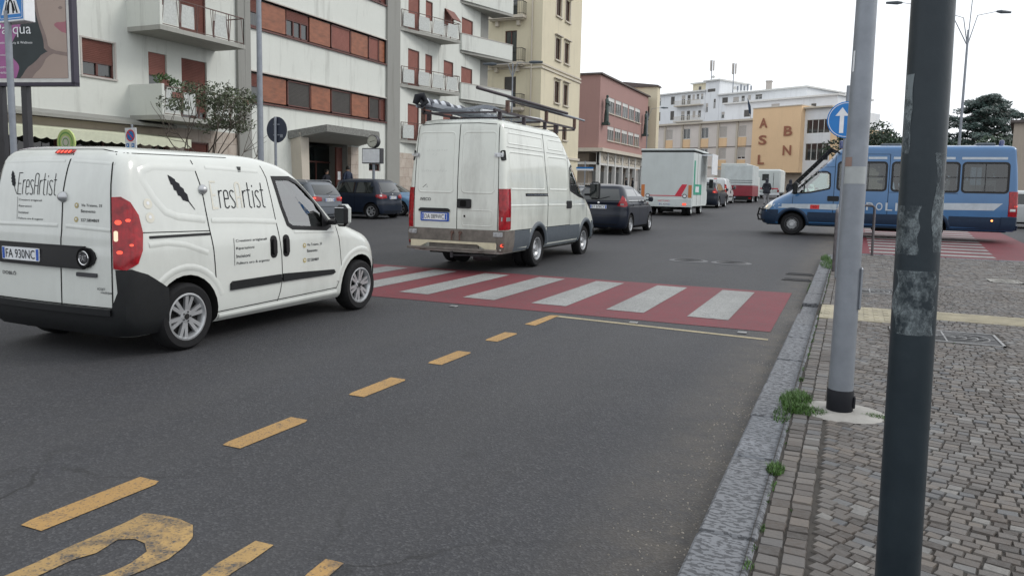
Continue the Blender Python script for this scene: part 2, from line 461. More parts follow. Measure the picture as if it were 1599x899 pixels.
def wheel(parent, x, y, r, wd, side, style='alloy', z=None, rimr=None, rimmat='silver', dual=False):
    """wheel > tyre, rim; side +1 right (outer face +x)"""
    rr = rimr or r * .66
    key = (round(r, 3), wd, side, style, rr, rimmat, dual)
    e = bpy.data.objects.new('wheel', None); COL.objects.link(e); e.parent = parent; e.location = (x, y, z if z is not None else r); e.empty_display_size = .1
    if key in _wm:
        for nm, me in _wm[key]:
            o = bpy.data.objects.new(nm, me); COL.objects.link(o); o.parent = e
        return e
    s = side
    t = MB(); h = wd / 2
    t.lathe([(rr, s * (h - .012)), (rr + .012, s * h), (r - .03, s * (h + .004)), (r - .008, s * (h - .018)), (r, s * (h - .045)), (r, -s * (h - .045)), (r - .02, -s * h), (rr, -s * (h - .01))], (0, 0, 0), 'x', 44)
    for k in range(3): # tread grooves read as dark rings
        xx = (-.5 + .5 * k) * wd * .45; t.lathe([(r + .0015, xx - .004), (r + .0015, xx + .004)], (0, 0, 0), 'x', 44, mi=1)
    if dual: t.lathe([(rr, -s * (h + .03)), (r - .02, -s * (h + .03)), (r, -s * (h + .06)), (r, -s * (h + wd)), (rr, -s * (h + wd + .02))], (0, 0, 0), 'x', 36)
    to = t.build('tyre', ['rubber', 'well'], e, 40)
    m = MB()
    m.lathe([(rr + .004, s * (h - .004)), (rr - .012, s * (h - .002)), (rr - .03, s * (h - .03)), (rr - .035, -s * h)], (0, 0, 0), 'x', 40)
    disc = s * (h - .075)
    m.lathe([(rr - .03, disc), (.001, disc)], (0, 0, 0), 'x', 30, mi=1)
    f = s * (h - .018)
    def spoke(a, w0, w1, r0, r1, x0, x1, dep=.03, mi=0):
        ca, sa = math.cos(a), math.sin(a)
        def P(rad, off, xx): return (xx, rad * ca - off * sa, rad * sa + off * ca)
        vs = [P(r0, -w0, x0), P(r0, w0, x0), P(r1, w1, x1), P(r1, -w1, x1), P(r0, -w0, x0 - s * dep), P(r0, w0, x0 - s * dep), P(r1, w1, x1 - s * dep), P(r1, -w1, x1 - s * dep)]
        fs = [(0, 1, 2, 3), (0, 4, 5, 1), (1, 5, 6, 2), (2, 6, 7, 3), (3, 7, 4, 0)]
        if s < 0: fs = [q[::-1] for q in fs]
        m.add(vs, fs, mi)
    if style == 'hubcap':
        for k in range(6):
            a = 2 * math.pi * k / 6 + .3
            for da in (-.17, .17):
                spoke(a + da, rr * .075, rr * .085, rr * .22, rr * .93, f - s * .008, f - s * .002)
            spoke(a, rr * .15, rr * .1, rr * .2, rr * .42, f - s * .009, f - s * .012)
        m.lathe([(rr * .97, f - s * .002), (rr * .9, f)], (0, 0, 0), 'x', 36)
        m.lathe([(rr * .3, f - s * .02), (rr * .26, f - s * .004), (.001, f - s * .002)], (0, 0, 0), 'x', 24)
        m.lathe([(rr * .13, f + s * .002), (rr * .11, f + s * .006), (.001, f + s * .007)], (0, 0, 0), 'x', 18, mi=1)
        for k in range(5):
            a = 2 * math.pi * k / 5; c = (f - s * .001, rr * .2 * math.cos(a), rr * .2 * math.sin(a)); m.cyl(c, (c[0] + s * .004, c[1], c[2]), rr * .035, n=8, mi=1)
    elif style == 'steel':
        m.lathe([(rr * .8, f - s * .05), (rr * .62, f - s * .02), (rr * .45, f - s * .05), (rr * .4, f - s * .045), (rr * .3, f + s * .0), (.001, f)], (0, 0, 0), 'x', 30, mi=2)
        for k in range(8):
            a = 2 * math.pi * k / 8; c = (f - s * .034, rr * .7 * math.cos(a), rr * .7 * math.sin(a)); m.cyl(c, (c[0] + s * .004, c[1], c[2]), rr * .08, n=8, mi=1)
    else:
        ns = {'alloy': 5, 'alloy7': 7, 'alloy6': 6}[style]
        for k in range(ns):
            a = 2 * math.pi * k / ns + .2
            spoke(a, rr * .13, rr * .1, rr * .1, rr * .95, f - s * .012, f - s * .004)
        m.lathe([(rr * .24, f - s * .014), (rr * .2, f), (.001, f + s * .002)], (0, 0, 0), 'x', 20)
    ro = m.build('rim', [rimmat, 'well', 'silver'], e, 35)
    _wm[key] = [('tyre', to.data), ('rim', ro.data)]
    return e
def plate(parent, txt, cx, y, z, wd=.52, ht=.11, n=(0, -1), it=True):
    """number plate on a face whose outward normal is n (x,y)"""
    n = Vector((n[0], n[1], 0)); r = Vector((-n.y, n.x, 0))
    m = MB(); c = Vector((cx, y, z))
    def fn(u, v, d=0): return c + r * u + Vector((0, 0, v)) + n * d
    m.prism(rrect(-wd / 2, wd / 2, -ht / 2, ht / 2, .008, 2), fn, 0, .008, 0)
    if it:
        for s in (-1, 1):
            m.quad(fn(s * wd * .455 - wd * .032, -ht * .44, .01), fn(s * wd * .455 + wd * .032, -ht * .44, .01), fn(s * wd * .455 + wd * .032, ht * .44, .01), fn(s * wd * .455 - wd * .032, ht * .44, .01), 1)
    p, f = text_in(txt, -wd * .39, wd * .39, -ht * .34, ht * .34)
    m.sheet(p, f, lambda u, v: fn(u, v, .011), 2)
    return m.build('number_plate', ['plate_white', 'plate_blue', 'ink'], parent)
# ---------------------------------------------------------------- ground, road and paving
def noise_mix(nt, vec, scale, lo, hi, detail=8, rough=.65, mp=None):
    if mp:
        n0 = N(nt, 'ShaderNodeMapping'); n0.inputs['Scale'].default_value = mp; nt.links.new(vec, n0.inputs['Vector']); vec = n0.outputs['Vector']
    n = N(nt, 'ShaderNodeTexNoise', Scale=scale, Detail=detail, Roughness=rough); nt.links.new(vec, n.inputs['Vector'])
    m = N(nt, 'ShaderNodeMapRange'); m.inputs['From Min'].default_value = lo; m.inputs['From Max'].default_value = hi; nt.links.new(n.outputs['Fac'], m.inputs['Value'])
    return m.outputs['Result']
def mixc(nt, f, a, b):
    m = N(nt, 'ShaderNodeMix'); m.data_type = 'RGBA'
    if isinstance(f, (int, float)): m.inputs[0].default_value = f
    else: nt.links.new(f, m.inputs[0])
    for i, c in ((6, a), (7, b)):
        if isinstance(c, tuple): m.inputs[i].default_value = c + (1,)
        else: nt.links.new(c, m.inputs[i])
    return m.outputs[2]
def mulf(nt, a, b, op='MULTIPLY'):
    m = N(nt, 'ShaderNodeMath'); m.operation = op; m.use_clamp = op != 'ADD'
    for i, c in ((0, a), (1, b)):
        if isinstance(c, (int, float)): m.inputs[i].default_value = c
        else: nt.links.new(c, m.inputs[i])
    return m.outputs[0]
def asphalt_nodes(nt, vec):
    base = mixc(nt, noise_mix(nt, vec, .35, .35, .68, 6), (.026, .027, .032), (.045, .046, .052))
    base = mixc(nt, noise_mix(nt, vec, 2.6, .42, .72, 7, .7, (1, .35, 1)), base, (.033, .033, .036))
    vo = N(nt, 'ShaderNodeTexVoronoi', Scale=95); nt.links.new(vec, vo.inputs['Vector'])
    sp = N(nt, 'ShaderNodeSeparateColor'); nt.links.new(vo.outputs['Color'], sp.inputs[0])
    m = N(nt, 'ShaderNodeMapRange'); m.inputs['From Min'].default_value = .55; m.inputs['From Max'].default_value = 1.0; m.inputs['To Max'].default_value = .5; nt.links.new(sp.outputs[0], m.inputs['Value'])
    base = mixc(nt, m.outputs['Result'], base, (.125, .125, .13))
    m2 = N(nt, 'ShaderNodeMapRange'); m2.inputs['From Min'].default_value = .6; m2.inputs['From Max'].default_value = 1.0; m2.inputs['To Max'].default_value = .6; nt.links.new(sp.outputs[1], m2.inputs['Value'])
    base = mixc(nt, m2.outputs['Result'], base, (.022, .022, .024))
    # cracks: thin lines of a warped cell pattern, only in some places
    nw = N(nt, 'ShaderNodeTexNoise', Scale=1.6, Detail=4); nt.links.new(vec, nw.inputs['Vector'])
    va = N(nt, 'ShaderNodeVectorMath'); va.operation = 'MULTIPLY_ADD'; va.inputs[1].default_value = (.9, .9, .9)
    nt.links.new(nw.outputs['Color'], va.inputs[0]); nt.links.new(vec, va.inputs[2])
    vc = N(nt, 'ShaderNodeTexVoronoi', Scale=.75); vc.feature = 'DISTANCE_TO_EDGE'; nt.links.new(va.outputs['Vector'], vc.inputs['Vector'])
    mc = N(nt, 'ShaderNodeMapRange'); mc.inputs['From Min'].default_value = .005; mc.inputs['From Max'].default_value = .016; mc.inputs['To Min'].default_value = 1; mc.inputs['To Max'].default_value = 0; nt.links.new(vc.outputs['Distance'], mc.inputs['Value'])
    sx = N(nt, 'ShaderNodeSeparateXYZ'); nt.links.new(vec, sx.inputs[0])
    r1 = N(nt, 'ShaderNodeMapRange'); r1.inputs['From Min'].default_value = 2.4; r1.inputs['From Max'].default_value = 3.2; r1.inputs['To Min'].default_value = 1; r1.inputs['To Max'].default_value = 0; nt.links.new(sx.outputs['Y'], r1.inputs['Value'])
    crack = mulf(nt, mc.outputs['Result'], mulf(nt, r1.outputs['Result'], noise_mix(nt, vec, .9, .36, .5, 3)))
    lanes = noise_mix(nt, vec, 1, .35, .7, 5, .6, (1.1, .045, 1)); base = mixc(nt, mulf(nt, lanes, .45), base, (.060, .059, .060))
    oil = noise_mix(nt, vec, 2.2, .66, .80, 4, .5); base = mixc(nt, mulf(nt, oil, .55), base, (.022, .022, .023))
    return base, crack, vo.outputs['Distance'], sp
def asphalt():
    m, nt, b = newmat('asphalt'); tc = N(nt, 'ShaderNodeTexCoord'); vec = tc.outputs['Object']
    base, crack, h, sp = asphalt_nodes(nt, vec)
    base = mixc(nt, mulf(nt, crack, .8), base, (.015, .015, .015))
    # gutter dust beside the kerb, oil track down the lane
    sx = N(nt, 'ShaderNodeSeparateXYZ'); nt.links.new(vec, sx.inputs[0])
    g = N(nt, 'ShaderNodeMapRange'); g.inputs['From Min'].default_value = -1.15; g.inputs['From Max'].default_value = -.52; nt.links.new(sx.outputs['X'], g.inputs['Value'])
    g2 = N(nt, 'ShaderNodeMapRange'); g2.inputs['From Min'].default_value = -.2; g2.inputs['From Max'].default_value = -.1; g2.inputs['To Min'].default_value = 1; g2.inputs['To Max'].default_value = 0; nt.links.new(sx.outputs['X'], g2.inputs['Value'])
    dust = mulf(nt, mulf(nt, g.outputs['Result'], g2.outputs['Result']), noise_mix(nt, vec, 3.5, .3, .75, 8, .75))
    base = mixc(nt, mulf(nt, dust, .75), base, (.135, .115, .09))
    nt.links.new(base, b.inputs['Base Color']); b.inputs['Roughness'].default_value = .7; b.inputs['Specular IOR Level'].default_value = .35
    bp = N(nt, 'ShaderNodeBump', Strength=.6, Distance=.006); nt.links.new(h, bp.inputs['Height']); nt.links.new(bp.outputs['Normal'], b.inputs['Normal'])
    return m
M['asphalt'] = asphalt()
def road_paint(name, col, lo, hi, scale=9, edge=.0):
    m, nt, b = newmat(name); tc = N(nt, 'ShaderNodeTexCoord'); vec = tc.outputs['Object']
    base, crack, h, sp = asphalt_nodes(nt, vec)
    wear = noise_mix(nt, vec, scale, lo, hi, 10, .72)
    agg = N(nt, 'ShaderNodeMapRange'); agg.inputs['From Min'].default_value = .72; agg.inputs['From Max'].default_value = .95; agg.inputs['To Max'].default_value = .55; nt.links.new(sp.outputs[2], agg.inputs['Value'])
    f = mulf(nt, wear, agg.outputs['Result'], 'ADD'); f = mulf(nt, f, crack, 'ADD')
    c = mixc(nt, noise_mix(nt, vec, 1.3, .3, .7, 5), col, tuple(x * .78 for x in col)); c = mixc(nt, mulf(nt, noise_mix(nt, vec, 1, .42, .68, 6, .65, (1.6, .12, 1)), .5), c, tuple(x * .5 + .012 for x in col))
    cl_ = N(nt, 'ShaderNodeClamp'); nt.links.new(f, cl_.inputs[0])
    nt.links.new(mixc(nt, cl_.outputs[0], c, base), b.inputs['Base Color']); b.inputs['Roughness'].default_value = .7
    bp = N(nt, 'ShaderNodeBump', Strength=.4, Distance=.004); nt.links.new(h, bp.inputs['Height']); nt.links.new(bp.outputs['Normal'], b.inputs['Normal'])
    return m
M['yellow_paint'] = road_paint('yellow_road_paint', (.44, .26, .085), .55, .80)
M['yellow_worn'] = road_paint('yellow_road_paint_worn', (.42, .27, .10), .47, .62, 3.5)
M['red_paint'] = road_paint('red_road_paint', (.165, .018, .028), .54, .80)
M['white_paint'] = road_paint('white_road_paint', (.30, .305, .295), .54, .84, 14)
M['pale_line'] = road_paint('pale_yellow_line', (.40, .34, .21), .54, .8)
# the one ground sheet
m = MB(); ys = [-40, 0, 6, 11] + [12 + .25 * i for i in range(9)] + [15, 20, 30, 45, 60, 75, 90, 102, 140, 300, 700, 1500]; xs = [-1200, -200, -60, -23, -8, 0, 8, 40, 200, 1200]
for y in ys:
    for x in xs: m.v.append((x, y, gz(y)))
for j in range(len(ys) - 1):
    for i in range(len(xs) - 1): a = j * len(xs) + i; m.f.append((a, a + 1, a + 1 + len(xs), a + len(xs))); m.m.append(0)
struct(m.build('ground', 'asphalt', None, 30))
def flat(poly, off, grid=1.0):
    p, f = tri_poly(poly, grid); mb = MB(); mb.sheet(p, f, lambda u, v: (u, v, gz(v) + off)); return mb
def marking(name, poly, mat, off=.004, grid=1.0): return struct(flat(poly, off, grid).build(name, mat))
marking('red_crossing_field', [(-13.5, 12.66), (-13.5, 9.0), (-.74, 8.95), (-.76, 12.66)], 'red_paint', .004, .8)
for k in range(12):
    x0 = -1.78 - 1.045 * k; marking('crossing_stripe', [(x0, 9.52), (x0 + .50, 9.50), (x0 + .49, 12.4), (x0, 12.42)], 'white_paint', .008, .8)
for y0, y1 in ((.7, 1.5), (2.15, 2.79), (3.36, 3.98), (4.61, 5.2), (5.78, 6.36), (6.94, 7.45)):
    marking('yellow_dash', [(-3.33, y0 + .06), (-3.315, y0), (-3.18, y0 - .0), (-3.17, y1 - .04), (-3.19, y1), (-3.325, y1)], 'yellow_paint')
marking('yellow_dash', [(-3.33, 8.0), (-3.19, 7.98), (-3.19, 8.78), (-3.30, 8.74)], 'yellow_paint')
marking('stop_line', [(-3.185, 8.66), (-.72, 8.42), (-.72, 8.50), (-3.185, 8.76)], 'pale_line')
# worn letters of a lane word, painted flat on the road
arch = [(-2.939, 1.759), (-2.930, 1.943), (-2.936, 2.116), (-2.929, 2.273), (-2.927, 2.370), (-2.935, 2.482), (-2.835, 2.502), (-2.740, 2.506), (-2.638, 2.486), (-2.545, 2.397), (-2.511, 2.325), (-2.481, 2.208), (-2.494, 2.101), (-2.515, 2.006), (-2.543, 1.903), (-2.585, 1.788), (-2.719, 1.817), (-2.597, 2.008), (-2.587, 2.111), (-2.612, 2.214), (-2.684, 2.265), (-2.752, 2.274), (-2.813, 2.239), (-2.787, 2.114), (-2.821, 2.030), (-2.821, 1.878), (-2.758, 1.750)]
marking('road_lettering', arch, 'yellow_worn', .004, .3)
marking('road_lettering', [(-2.235, 2.052), (-2.275, 2.264), (-2.276, 2.379), (-2.278, 2.490), (-2.181, 2.492), (-2.167, 2.339), (-2.166, 2.229), (-2.126, 2.076)], 'yellow_worn', .004, .3)
marking('road_lettering', [(-1.858, 2.206), (-1.896, 2.361), (-1.906, 2.490), (-1.817, 2.492), (-1.806, 2.373), (-1.765, 2.232)], 'yellow_paint', .004, .3)
# crossing over the side street, right
marking('red_crossing_field', [(.15, 20.7), (4.5, 20.5), (5.1, 36), (3.9, 37), (.2, 36)], 'red_paint', .004, 1)
for k in range(14):
    y0 = 21.0 + 1.05 * k; marking('crossing_stripe', [(.5, y0), (3.2 + .07 * k, y0), (3.2 + .07 * k, y0 + .5), (.5, y0 + .5)], 'white_paint', .008, 1)
# raised pavement, kerb, paving setts
KX0, KX1, SH = -.52, -.275, .10
def stone_mat():
    m, nt, b = newmat('kerb_stone'); tc = N(nt, 'ShaderNodeTexCoord'); vec = tc.outputs['Object']; g = N(nt, 'ShaderNodeNewGeometry')
    base = mixc(nt, noise_mix(nt, vec, 3, .3, .7), (.12, .13, .145), (.20, .21, .23)); base = mixc(nt, g.outputs['Random Per Island'], base, (.155, .16, .17))
    dent = noise_mix(nt, vec, 1, .51, .56, 3, .55, (26, 52, 40)); dent2 = noise_mix(nt, vec, 90, .5, .75, 3)
    base = mixc(nt, mulf(nt, dent, .72), base, (.028, .029, .033)); base = mixc(nt, mulf(nt, dent2, .4), base, (.1, .1, .11))
    nt.links.new(base, b.inputs['Base Color']); b.inputs['Roughness'].default_value = .75
    bp = N(nt, 'ShaderNodeBump', Strength=.8, Distance=.006); bp.invert = True; nt.links.new(dent, bp.inputs['Height']); nt.links.new(bp.outputs['Normal'], b.inputs['Normal']); return m
M['kerb_stone'] = stone_mat()
def sett_mat():
    m, nt, b = newmat('paving_sett'); tc = N(nt, 'ShaderNodeTexCoord'); vec = tc.outputs['Object']; g = N(nt, 'ShaderNodeNewGeometry')
    cr = N(nt, 'ShaderNodeValToRGB'); e = cr.color_ramp.elements; e[0].position = 0; e[0].color = (.035, .028, .023, 1); e[1].position = 1; e[1].color = (.20, .19, .175, 1)
    for p_, c_ in ((.25, (.080, .064, .053, 1)), (.55, (.104, .094, .086, 1)), (.8, (.135, .112, .092, 1)), (.93, (.075, .08, .088, 1))): q = e.new(p_); q.color = c_
    nt.links.new(g.outputs['Random Per Island'], cr.inputs['Fac'])
    base = mixc(nt, mulf(nt, noise_mix(nt, vec, 38, .42, .7, 7), .65), cr.outputs['Color'], (.09, .085, .08))
    # greyer, dustier stones further along
    base = mixc(nt, mulf(nt, noise_mix(nt, vec, .6, .42, .75, 5), .45), base, (.15, .15, .15))
    nt.links.new(base, b.inputs['Base Color']); b.inputs['Roughness'].default_value = .6; b.inputs['Specular IOR Level'].default_value = .4
    bp = N(nt, 'ShaderNodeBump', Strength=.7, Distance=.006); nb = N(nt, 'ShaderNodeTexNoise', Scale=40, Detail=5); nt.links.new(vec, nb.inputs['Vector']); nt.links.new(nb.outputs['Fac'], bp.inputs['Height']); nt.links.new(bp.outputs['Normal'], b.inputs['Normal']); return m
M['sett'] = sett_mat()
M['joint'] = pm('joint_sand', (.040, .035, .030), .9, var=.4, scale=9)
M['concrete'] = pm('concrete', (.30, .29, .27), .8, var=.2, scale=5, bump=.002, dirt=.3)
M['tactile'] = pm('tactile_yellow', (.29, .26, .185), .78, var=.25, scale=3, dirt=.6)
M['iron'] = pm('cast_iron', (.028, .028, .03), .6, .1, var=.25, scale=20)
def pav(u, v, z=0): return (u, v, gz(v) + SH + z)
edge = [(KX0 + .22, -3), (KX0 + .22, 18.2)] + [(KX0 + .22 + 1.35 - 1.35 * math.cos(R(a)), 18.2 + 1.3 * math.sin(R(a))) for a in range(15, 91, 15)] + [(14, 19.5), (14, -3)]
p, f = tri_poly(edge[::-1], 1.2); m = MB(); m.sheet(p, f, lambda u, v: pav(u, v, -.009))
n = len(edge)
for i in range(n - 2): a, b_ = edge[i], edge[i + 1]; m.quad((a[0], a[1], gz(a[1]) - .01), (b_[0], b_[1], gz(b_[1]) - .01), pav(*b_, -.009), pav(*a, -.009))
struct(m.build('pavement', 'joint'))
m = MB(); rr_ = random.Random(3); y = -1.5
while y < 18.1:
    ln_ = rr_.choice((.95, 1.05, 1.15, .85)); a = y + .009; b_ = min(y + ln_, 18.2) - .009; dx = rr_.uniform(-.006, .006); z1 = SH + rr_.uniform(-.004, .004); zz = gz(a)
    if 9.7 < (a + b_) / 2 < 10.9: z1 = .045
    o = len(m.v); m.box(KX0 + dx, KX1, a, b_, -.02, z1, 0, .012)
    for i in range(o, len(m.v)): v_ = m.v[i]; m.v[i] = (v_[0], v_[1], v_[2] + gz(v_[1]))
    y += ln_
for k in range(8):
    a0, a1 = R(11.2 * k + 1), R(11.2 * k + 10.6)
    cx, cy = KX0 + 1.5, 18.2; P = lambda a, r_: (cx - r_ * math.cos(a), cy + r_ * .9 * math.sin(a))
    q = [P(a0, 1.5), P(a1, 1.5), P(a1, 1.25), P(a0, 1.25)]; m.prism(q[::-1], lambda u, v, d: (u, v, gz(v) + d), -.02, SH)
x = KX0 + 1.52
while x < 13: m.box(x, x + .98, 19.32, 19.55, .0, gz(19.5) + SH, 0, .012); x += 1.0
struct(m.build('kerb', 'kerb_stone', None, 30))
# setts: short straight courses by the kerb, then shallow arcs
holes = [(-.29, .80, 9.68, 10.90), (.78, 3.4, 10.25, 10.98), (.43, 1.52, 8.70, 9.50), (-.02, .70, 12.5, 13.2), (2.2, 2.75, 15.0, 15.7)]
PADC = (.012, 5.48)
m = MB(); rr_ = random.Random(11)
def stone(cx, cy, l, w_, a):
    for h in holes:
        if h[0] < cx < h[1] and h[2] < cy < h[3]: return
    if math.hypot((cx - PADC[0]) / 1.25, cy - PADC[1]) < .20: return
    if cx < KX1 + .01 + w_ * .3 and 1: return
    ca, sa = math.cos(a), math.sin(a); hz = rr_.uniform(-.003, .003); tl = rr_.uniform(-.02, .02); tw = rr_.uniform(-.02, .02); b_ = .004
    vs = []
    cor = [(-l / 2, -w_ / 2), (l / 2, -w_ / 2), (l / 2, w_ / 2), (-l / 2, w_ / 2)]
    jit = [(rr_.uniform(-.0045, .0045), rr_.uniform(-.0045, .0045)) for _ in cor]
    for k, dz in ((0, -.011), (1, 0)):
        for (u, v), (ju, jv) in zip(cor, jit):
            u, v = u + ju, v + jv
            if k: u -= math.copysign(b_, u); v -= math.copysign(b_, v)
            X, Y = cx + u * ca - v * sa, cy + u * sa + v * ca; vs.append((X, Y, gz(Y) + SH + dz + hz + (u * tl + v * tw if k else 0)))
    m.add(vs, [(4, 5, 6, 7), (0, 1, 5, 4), (1, 2, 6, 5), (2, 3, 7, 6), (3, 0, 4, 7)])
for c in range(2):
    y = 1.5
    while y < 18.2:
        l = rr_.uniform(.062, .105)
        stone(KX1 + .056 + .094 * c, y + l / 2, .087, l - .006, rr_.uniform(-.04, .04)); y += l
XA = KX1 + .215; BW = 2.2; RISE = .30
for bay in range(3):
    xa = XA + bay * BW; y = .4 + .04 * bay
    while y < 19.6:
        wd = rr_.uniform(.057, .073) if y < 14 else .1; x = xa
        while x < xa + BW - .03:
            l = rr_.uniform(.064, .098) if y < 14 else rr_.uniform(.11, .14)
            u = (x + l / 2 - xa) / BW; dy = -RISE * (1 - (2 * u - 1) ** 2); sl = math.atan(RISE * 4 * (2 * u - 1) / BW); cy = y + dy
            if 1.4 < cy < 19.25 and not (cy > 18.1 and math.hypot(x - (KX0 + 1.5), (cy - 18.2) / .9) > 1.2 and x < KX0 + 1.5): stone(x + l / 2, cy, l - .0055, (wd - .0065) * (1 if 1 else 0), sl + rr_.uniform(-.05, .05))
            x += l * math.cos(sl)
        y += wd
struct(m.build('paving_setts', 'sett'))
m = MB(); m.box(-.27, .77, 9.70, 10.88, SH - .03, SH + .004, 0, .003)
for i in range(9):
    for j in range(5): m.box(-.22 + .11 * i, -.16 + .11 * i, 9.78 + .22 * j, 9.95 + .22 * j, SH, SH + .009, 0, .003)
m.box(.79, 3.38, 10.27, 10.96, SH - .03, SH + .003, 0, .003)
for j in range(6): m.box(.8, 3.36, 10.34 + .1 * j, 10.37 + .1 * j, SH, SH + .008, 0, .003)
struct(m.build('tactile_paving', 'tactile'))
M['frame_metal'] = pm('worn_frame_metal', (.24, .24, .24), .5, .3, var=.3, scale=12)
def cover(name, label, x0, x1, y0, y1, off, ringn=9, mat='iron'):
    m = MB(); z = lambda v: gz(v) + off; zc = z((y0 + y1) / 2); cx, cy = (x0 + x1) / 2, (y0 + y1) / 2
    m.box(x0, x1, y0, y1, zc - .03, zc - .006, 0)
    for a in ((x0, x1, y0, y0 + .025), (x0, x1, y1 - .025, y1), (x0, x0 + .025, y0, y1), (x1 - .025, x1, y0, y1)): m.box(*a, zc - .02, zc + .004, 1)
    for k in range(1, ringn):
        r = k / ringn; pts = [(cx + (x1 - x0) * .46 * r * math.cos(t), cy + (y1 - y0) * .46 * r * math.sin(t), zc - .004) for t in [2 * math.pi * i / 36 for i in range(36)]]; m.tube(pts, .009, 4, 1 if k % 2 == 0 else 0, closed=True)
    m.box(x0 + .05, x1 - .05, cy - .008, cy + .008, zc - .01, zc + .003, 1); m.box(cx - .008, cx + .008, y0 + .05, y1 - .05, zc - .01, zc + .003, 1)
    o = m.build(name, [mat, 'frame_metal' if mat == 'iron' else mat], None); return tag(o, label, 'manhole cover')
cover('manhole_cover', 'square manhole cover with concentric rings in the setts right of the dark pole', .47, 1.48, 8.74, 9.46, SH)
cover('manhole_cover', 'small grate in the setts just behind the grey pole, past the yellow strip', 0, .68, 12.54, 13.16, SH)
cover('manhole_cover', 'pale concrete access cover in the setts farthest along the pavement, right edge', 2.24, 2.71, 15.04, 15.66, SH + .002, 3, 'concrete')
for x, lb in ((-3.15, 'left one of the two round iron covers in the road beyond the red crossing'), (-2.25, 'right one of the two round iron covers in the road beyond the red crossing')):
    m = MB(); zc = gz(16.75); m.lathe([(.31, .001), (.305, .012), (.27, .012), (.265, .004), (.001, .004)], (x, 16.75, zc), 'z', 30); m.lathe([(.42, .0), (.36, .006), (.31, .006)], (x, 16.75, zc), 'z', 30, 1)
    for k in range(4): m.lathe([(.05 + .055 * k, .004), (.06 + .055 * k, .010), (.07 + .055 * k, .004)], (x, 16.75, zc), 'z', 24)
    tag(m.build('manhole_cover', ['iron', 'darkmetal'], None, 30), lb, 'manhole cover')
for y0 in (15.2, 14.3):
    m = MB(); zc = gz(y0); m.box(-1.05, -.56, y0, y0 + .42, zc - .02, zc + .004)
    for k in range(8): m.box(-1.02, -.6, y0 + .03 + .048 * k, y0 + .052 + .048 * k, zc, zc + .012, 1)
    tag(m.build('drain_grate', ['well', 'iron'], None), 'iron road drain by the kerb, %s of the two' % ('farther' if y0 > 15 else 'nearer'), 'drain', 'road drains by the kerb')
for (x, y), lb in (((-4.63, 9.0 - .28), 'white road stud nearest the large white van'), ((-2.25, 8.72), 'white road stud in the middle of the crossing edge'), ((-1.02, 8.72), 'white road stud nearest the kerb')):
    m = MB(); m.box(x - .05, x + .05, y - .04, y + .04, .002, .016, 0, .006); m.box(x - .035, x + .035, y - .042, y - .036, .005, .012, 1)
    tag(m.build('road_stud', ['frame_metal', 'chrome'], None, 30), lb, 'road stud', 'road studs along the crossing')
# grass growing in the joints
M['grass'] = pm('grass', (.055, .12, .022), .6, var=.5, scale=30, island=.4)
rr_ = random.Random(5); m = MB()
def tuft(cx, cy, rx, ry, n, h, z0):
    for _ in range(n):
        a = rr_.uniform(0, 6.283); q = math.sqrt(rr_.random()); x, y = cx + rx * q * math.cos(a), cy + ry * q * math.sin(a); hh = h * rr_.uniform(.4, 1.1) * (1.2 - .6 * q)
        t = rr_.uniform(0, 6.283); dx, dy = math.cos(t), math.sin(t); w_ = rr_.uniform(.0015, .0035); b_ = rr_.uniform(.2, .9) * hh
        z = gz(y) + z0
        m.add([(x - dy * w_, y + dx * w_, z), (x + dy * w_, y - dx * w_, z), (x + dx * b_ * .4 + dy * w_ * .7, y + dy * b_ * .4 - dx * w_ * .7, z + hh * .6), (x + dx * b_ * .4 - dy * w_ * .7, y + dy * b_ * .4 + dx * w_ * .7, z + hh * .6), (x + dx * b_, y + dy * b_, z + hh)], [(0, 1, 2, 3), (3, 2, 4)])
tuft(-.27, 5.62, .11, .26, 1100, .07, SH); tuft(-.20, 5.38, .14, .09, 700, .055, SH); tuft(-.33, 5.25, .06, .22, 300, .035, SH); tuft(.24, 5.46, .10, .05, 330, .035, SH); tuft(-.28, 4.15, .045, .09, 300, .045, SH)
for k in range(70): y_ = rr_.uniform(1.8, 17.5); tuft(KX1 + rr_.uniform(-.01, .02), y_, .012, rr_.uniform(.02, .09), 22, rr_.uniform(.012, .03), SH - .008)
for k in range(24): y_ = rr_.uniform(1.8, 17.5); tuft(KX0 - .01, y_, .012, rr_.uniform(.03, .14), 26, rr_.uniform(.012, .03), 0)
tuft(-.3, 16.5, .2, .9, 900, .09, SH); tuft(-.5, 13.2, .05, 1.0, 500, .08, .03); tuft(-.42, 17.6, .1, .5, 400, .12, SH); tuft(-.28, 3.0, .02, .05, 40, .03, SH)
for k in range(40): tuft(rr_.uniform(-.25, 3), rr_.uniform(3, 12), .015, .015, 14, .02, SH - .01)
tag(m.build('grass', 'grass', None), 'short green grass and weeds growing in the kerb joints and round the pole foot', 'grass', kind='stuff')
# far left pavement
m = MB()
p, f = tri_poly([(-23, -5), (-20.9, -5), (-20.9, 60), (-23, 60)], 3); m.sheet(p, f, lambda u, v: (u, v, gz(v) + .13)); 
for j in range(0, 60, 2): m.quad((-20.9, j, gz(j) - .02), (-20.9, j + 2, gz(j + 2) - .02), (-20.9, j + 2, gz(j + 2) + .13), (-20.9, j, gz(j) + .13))
struct(m.build('far_pavement', 'concrete'))

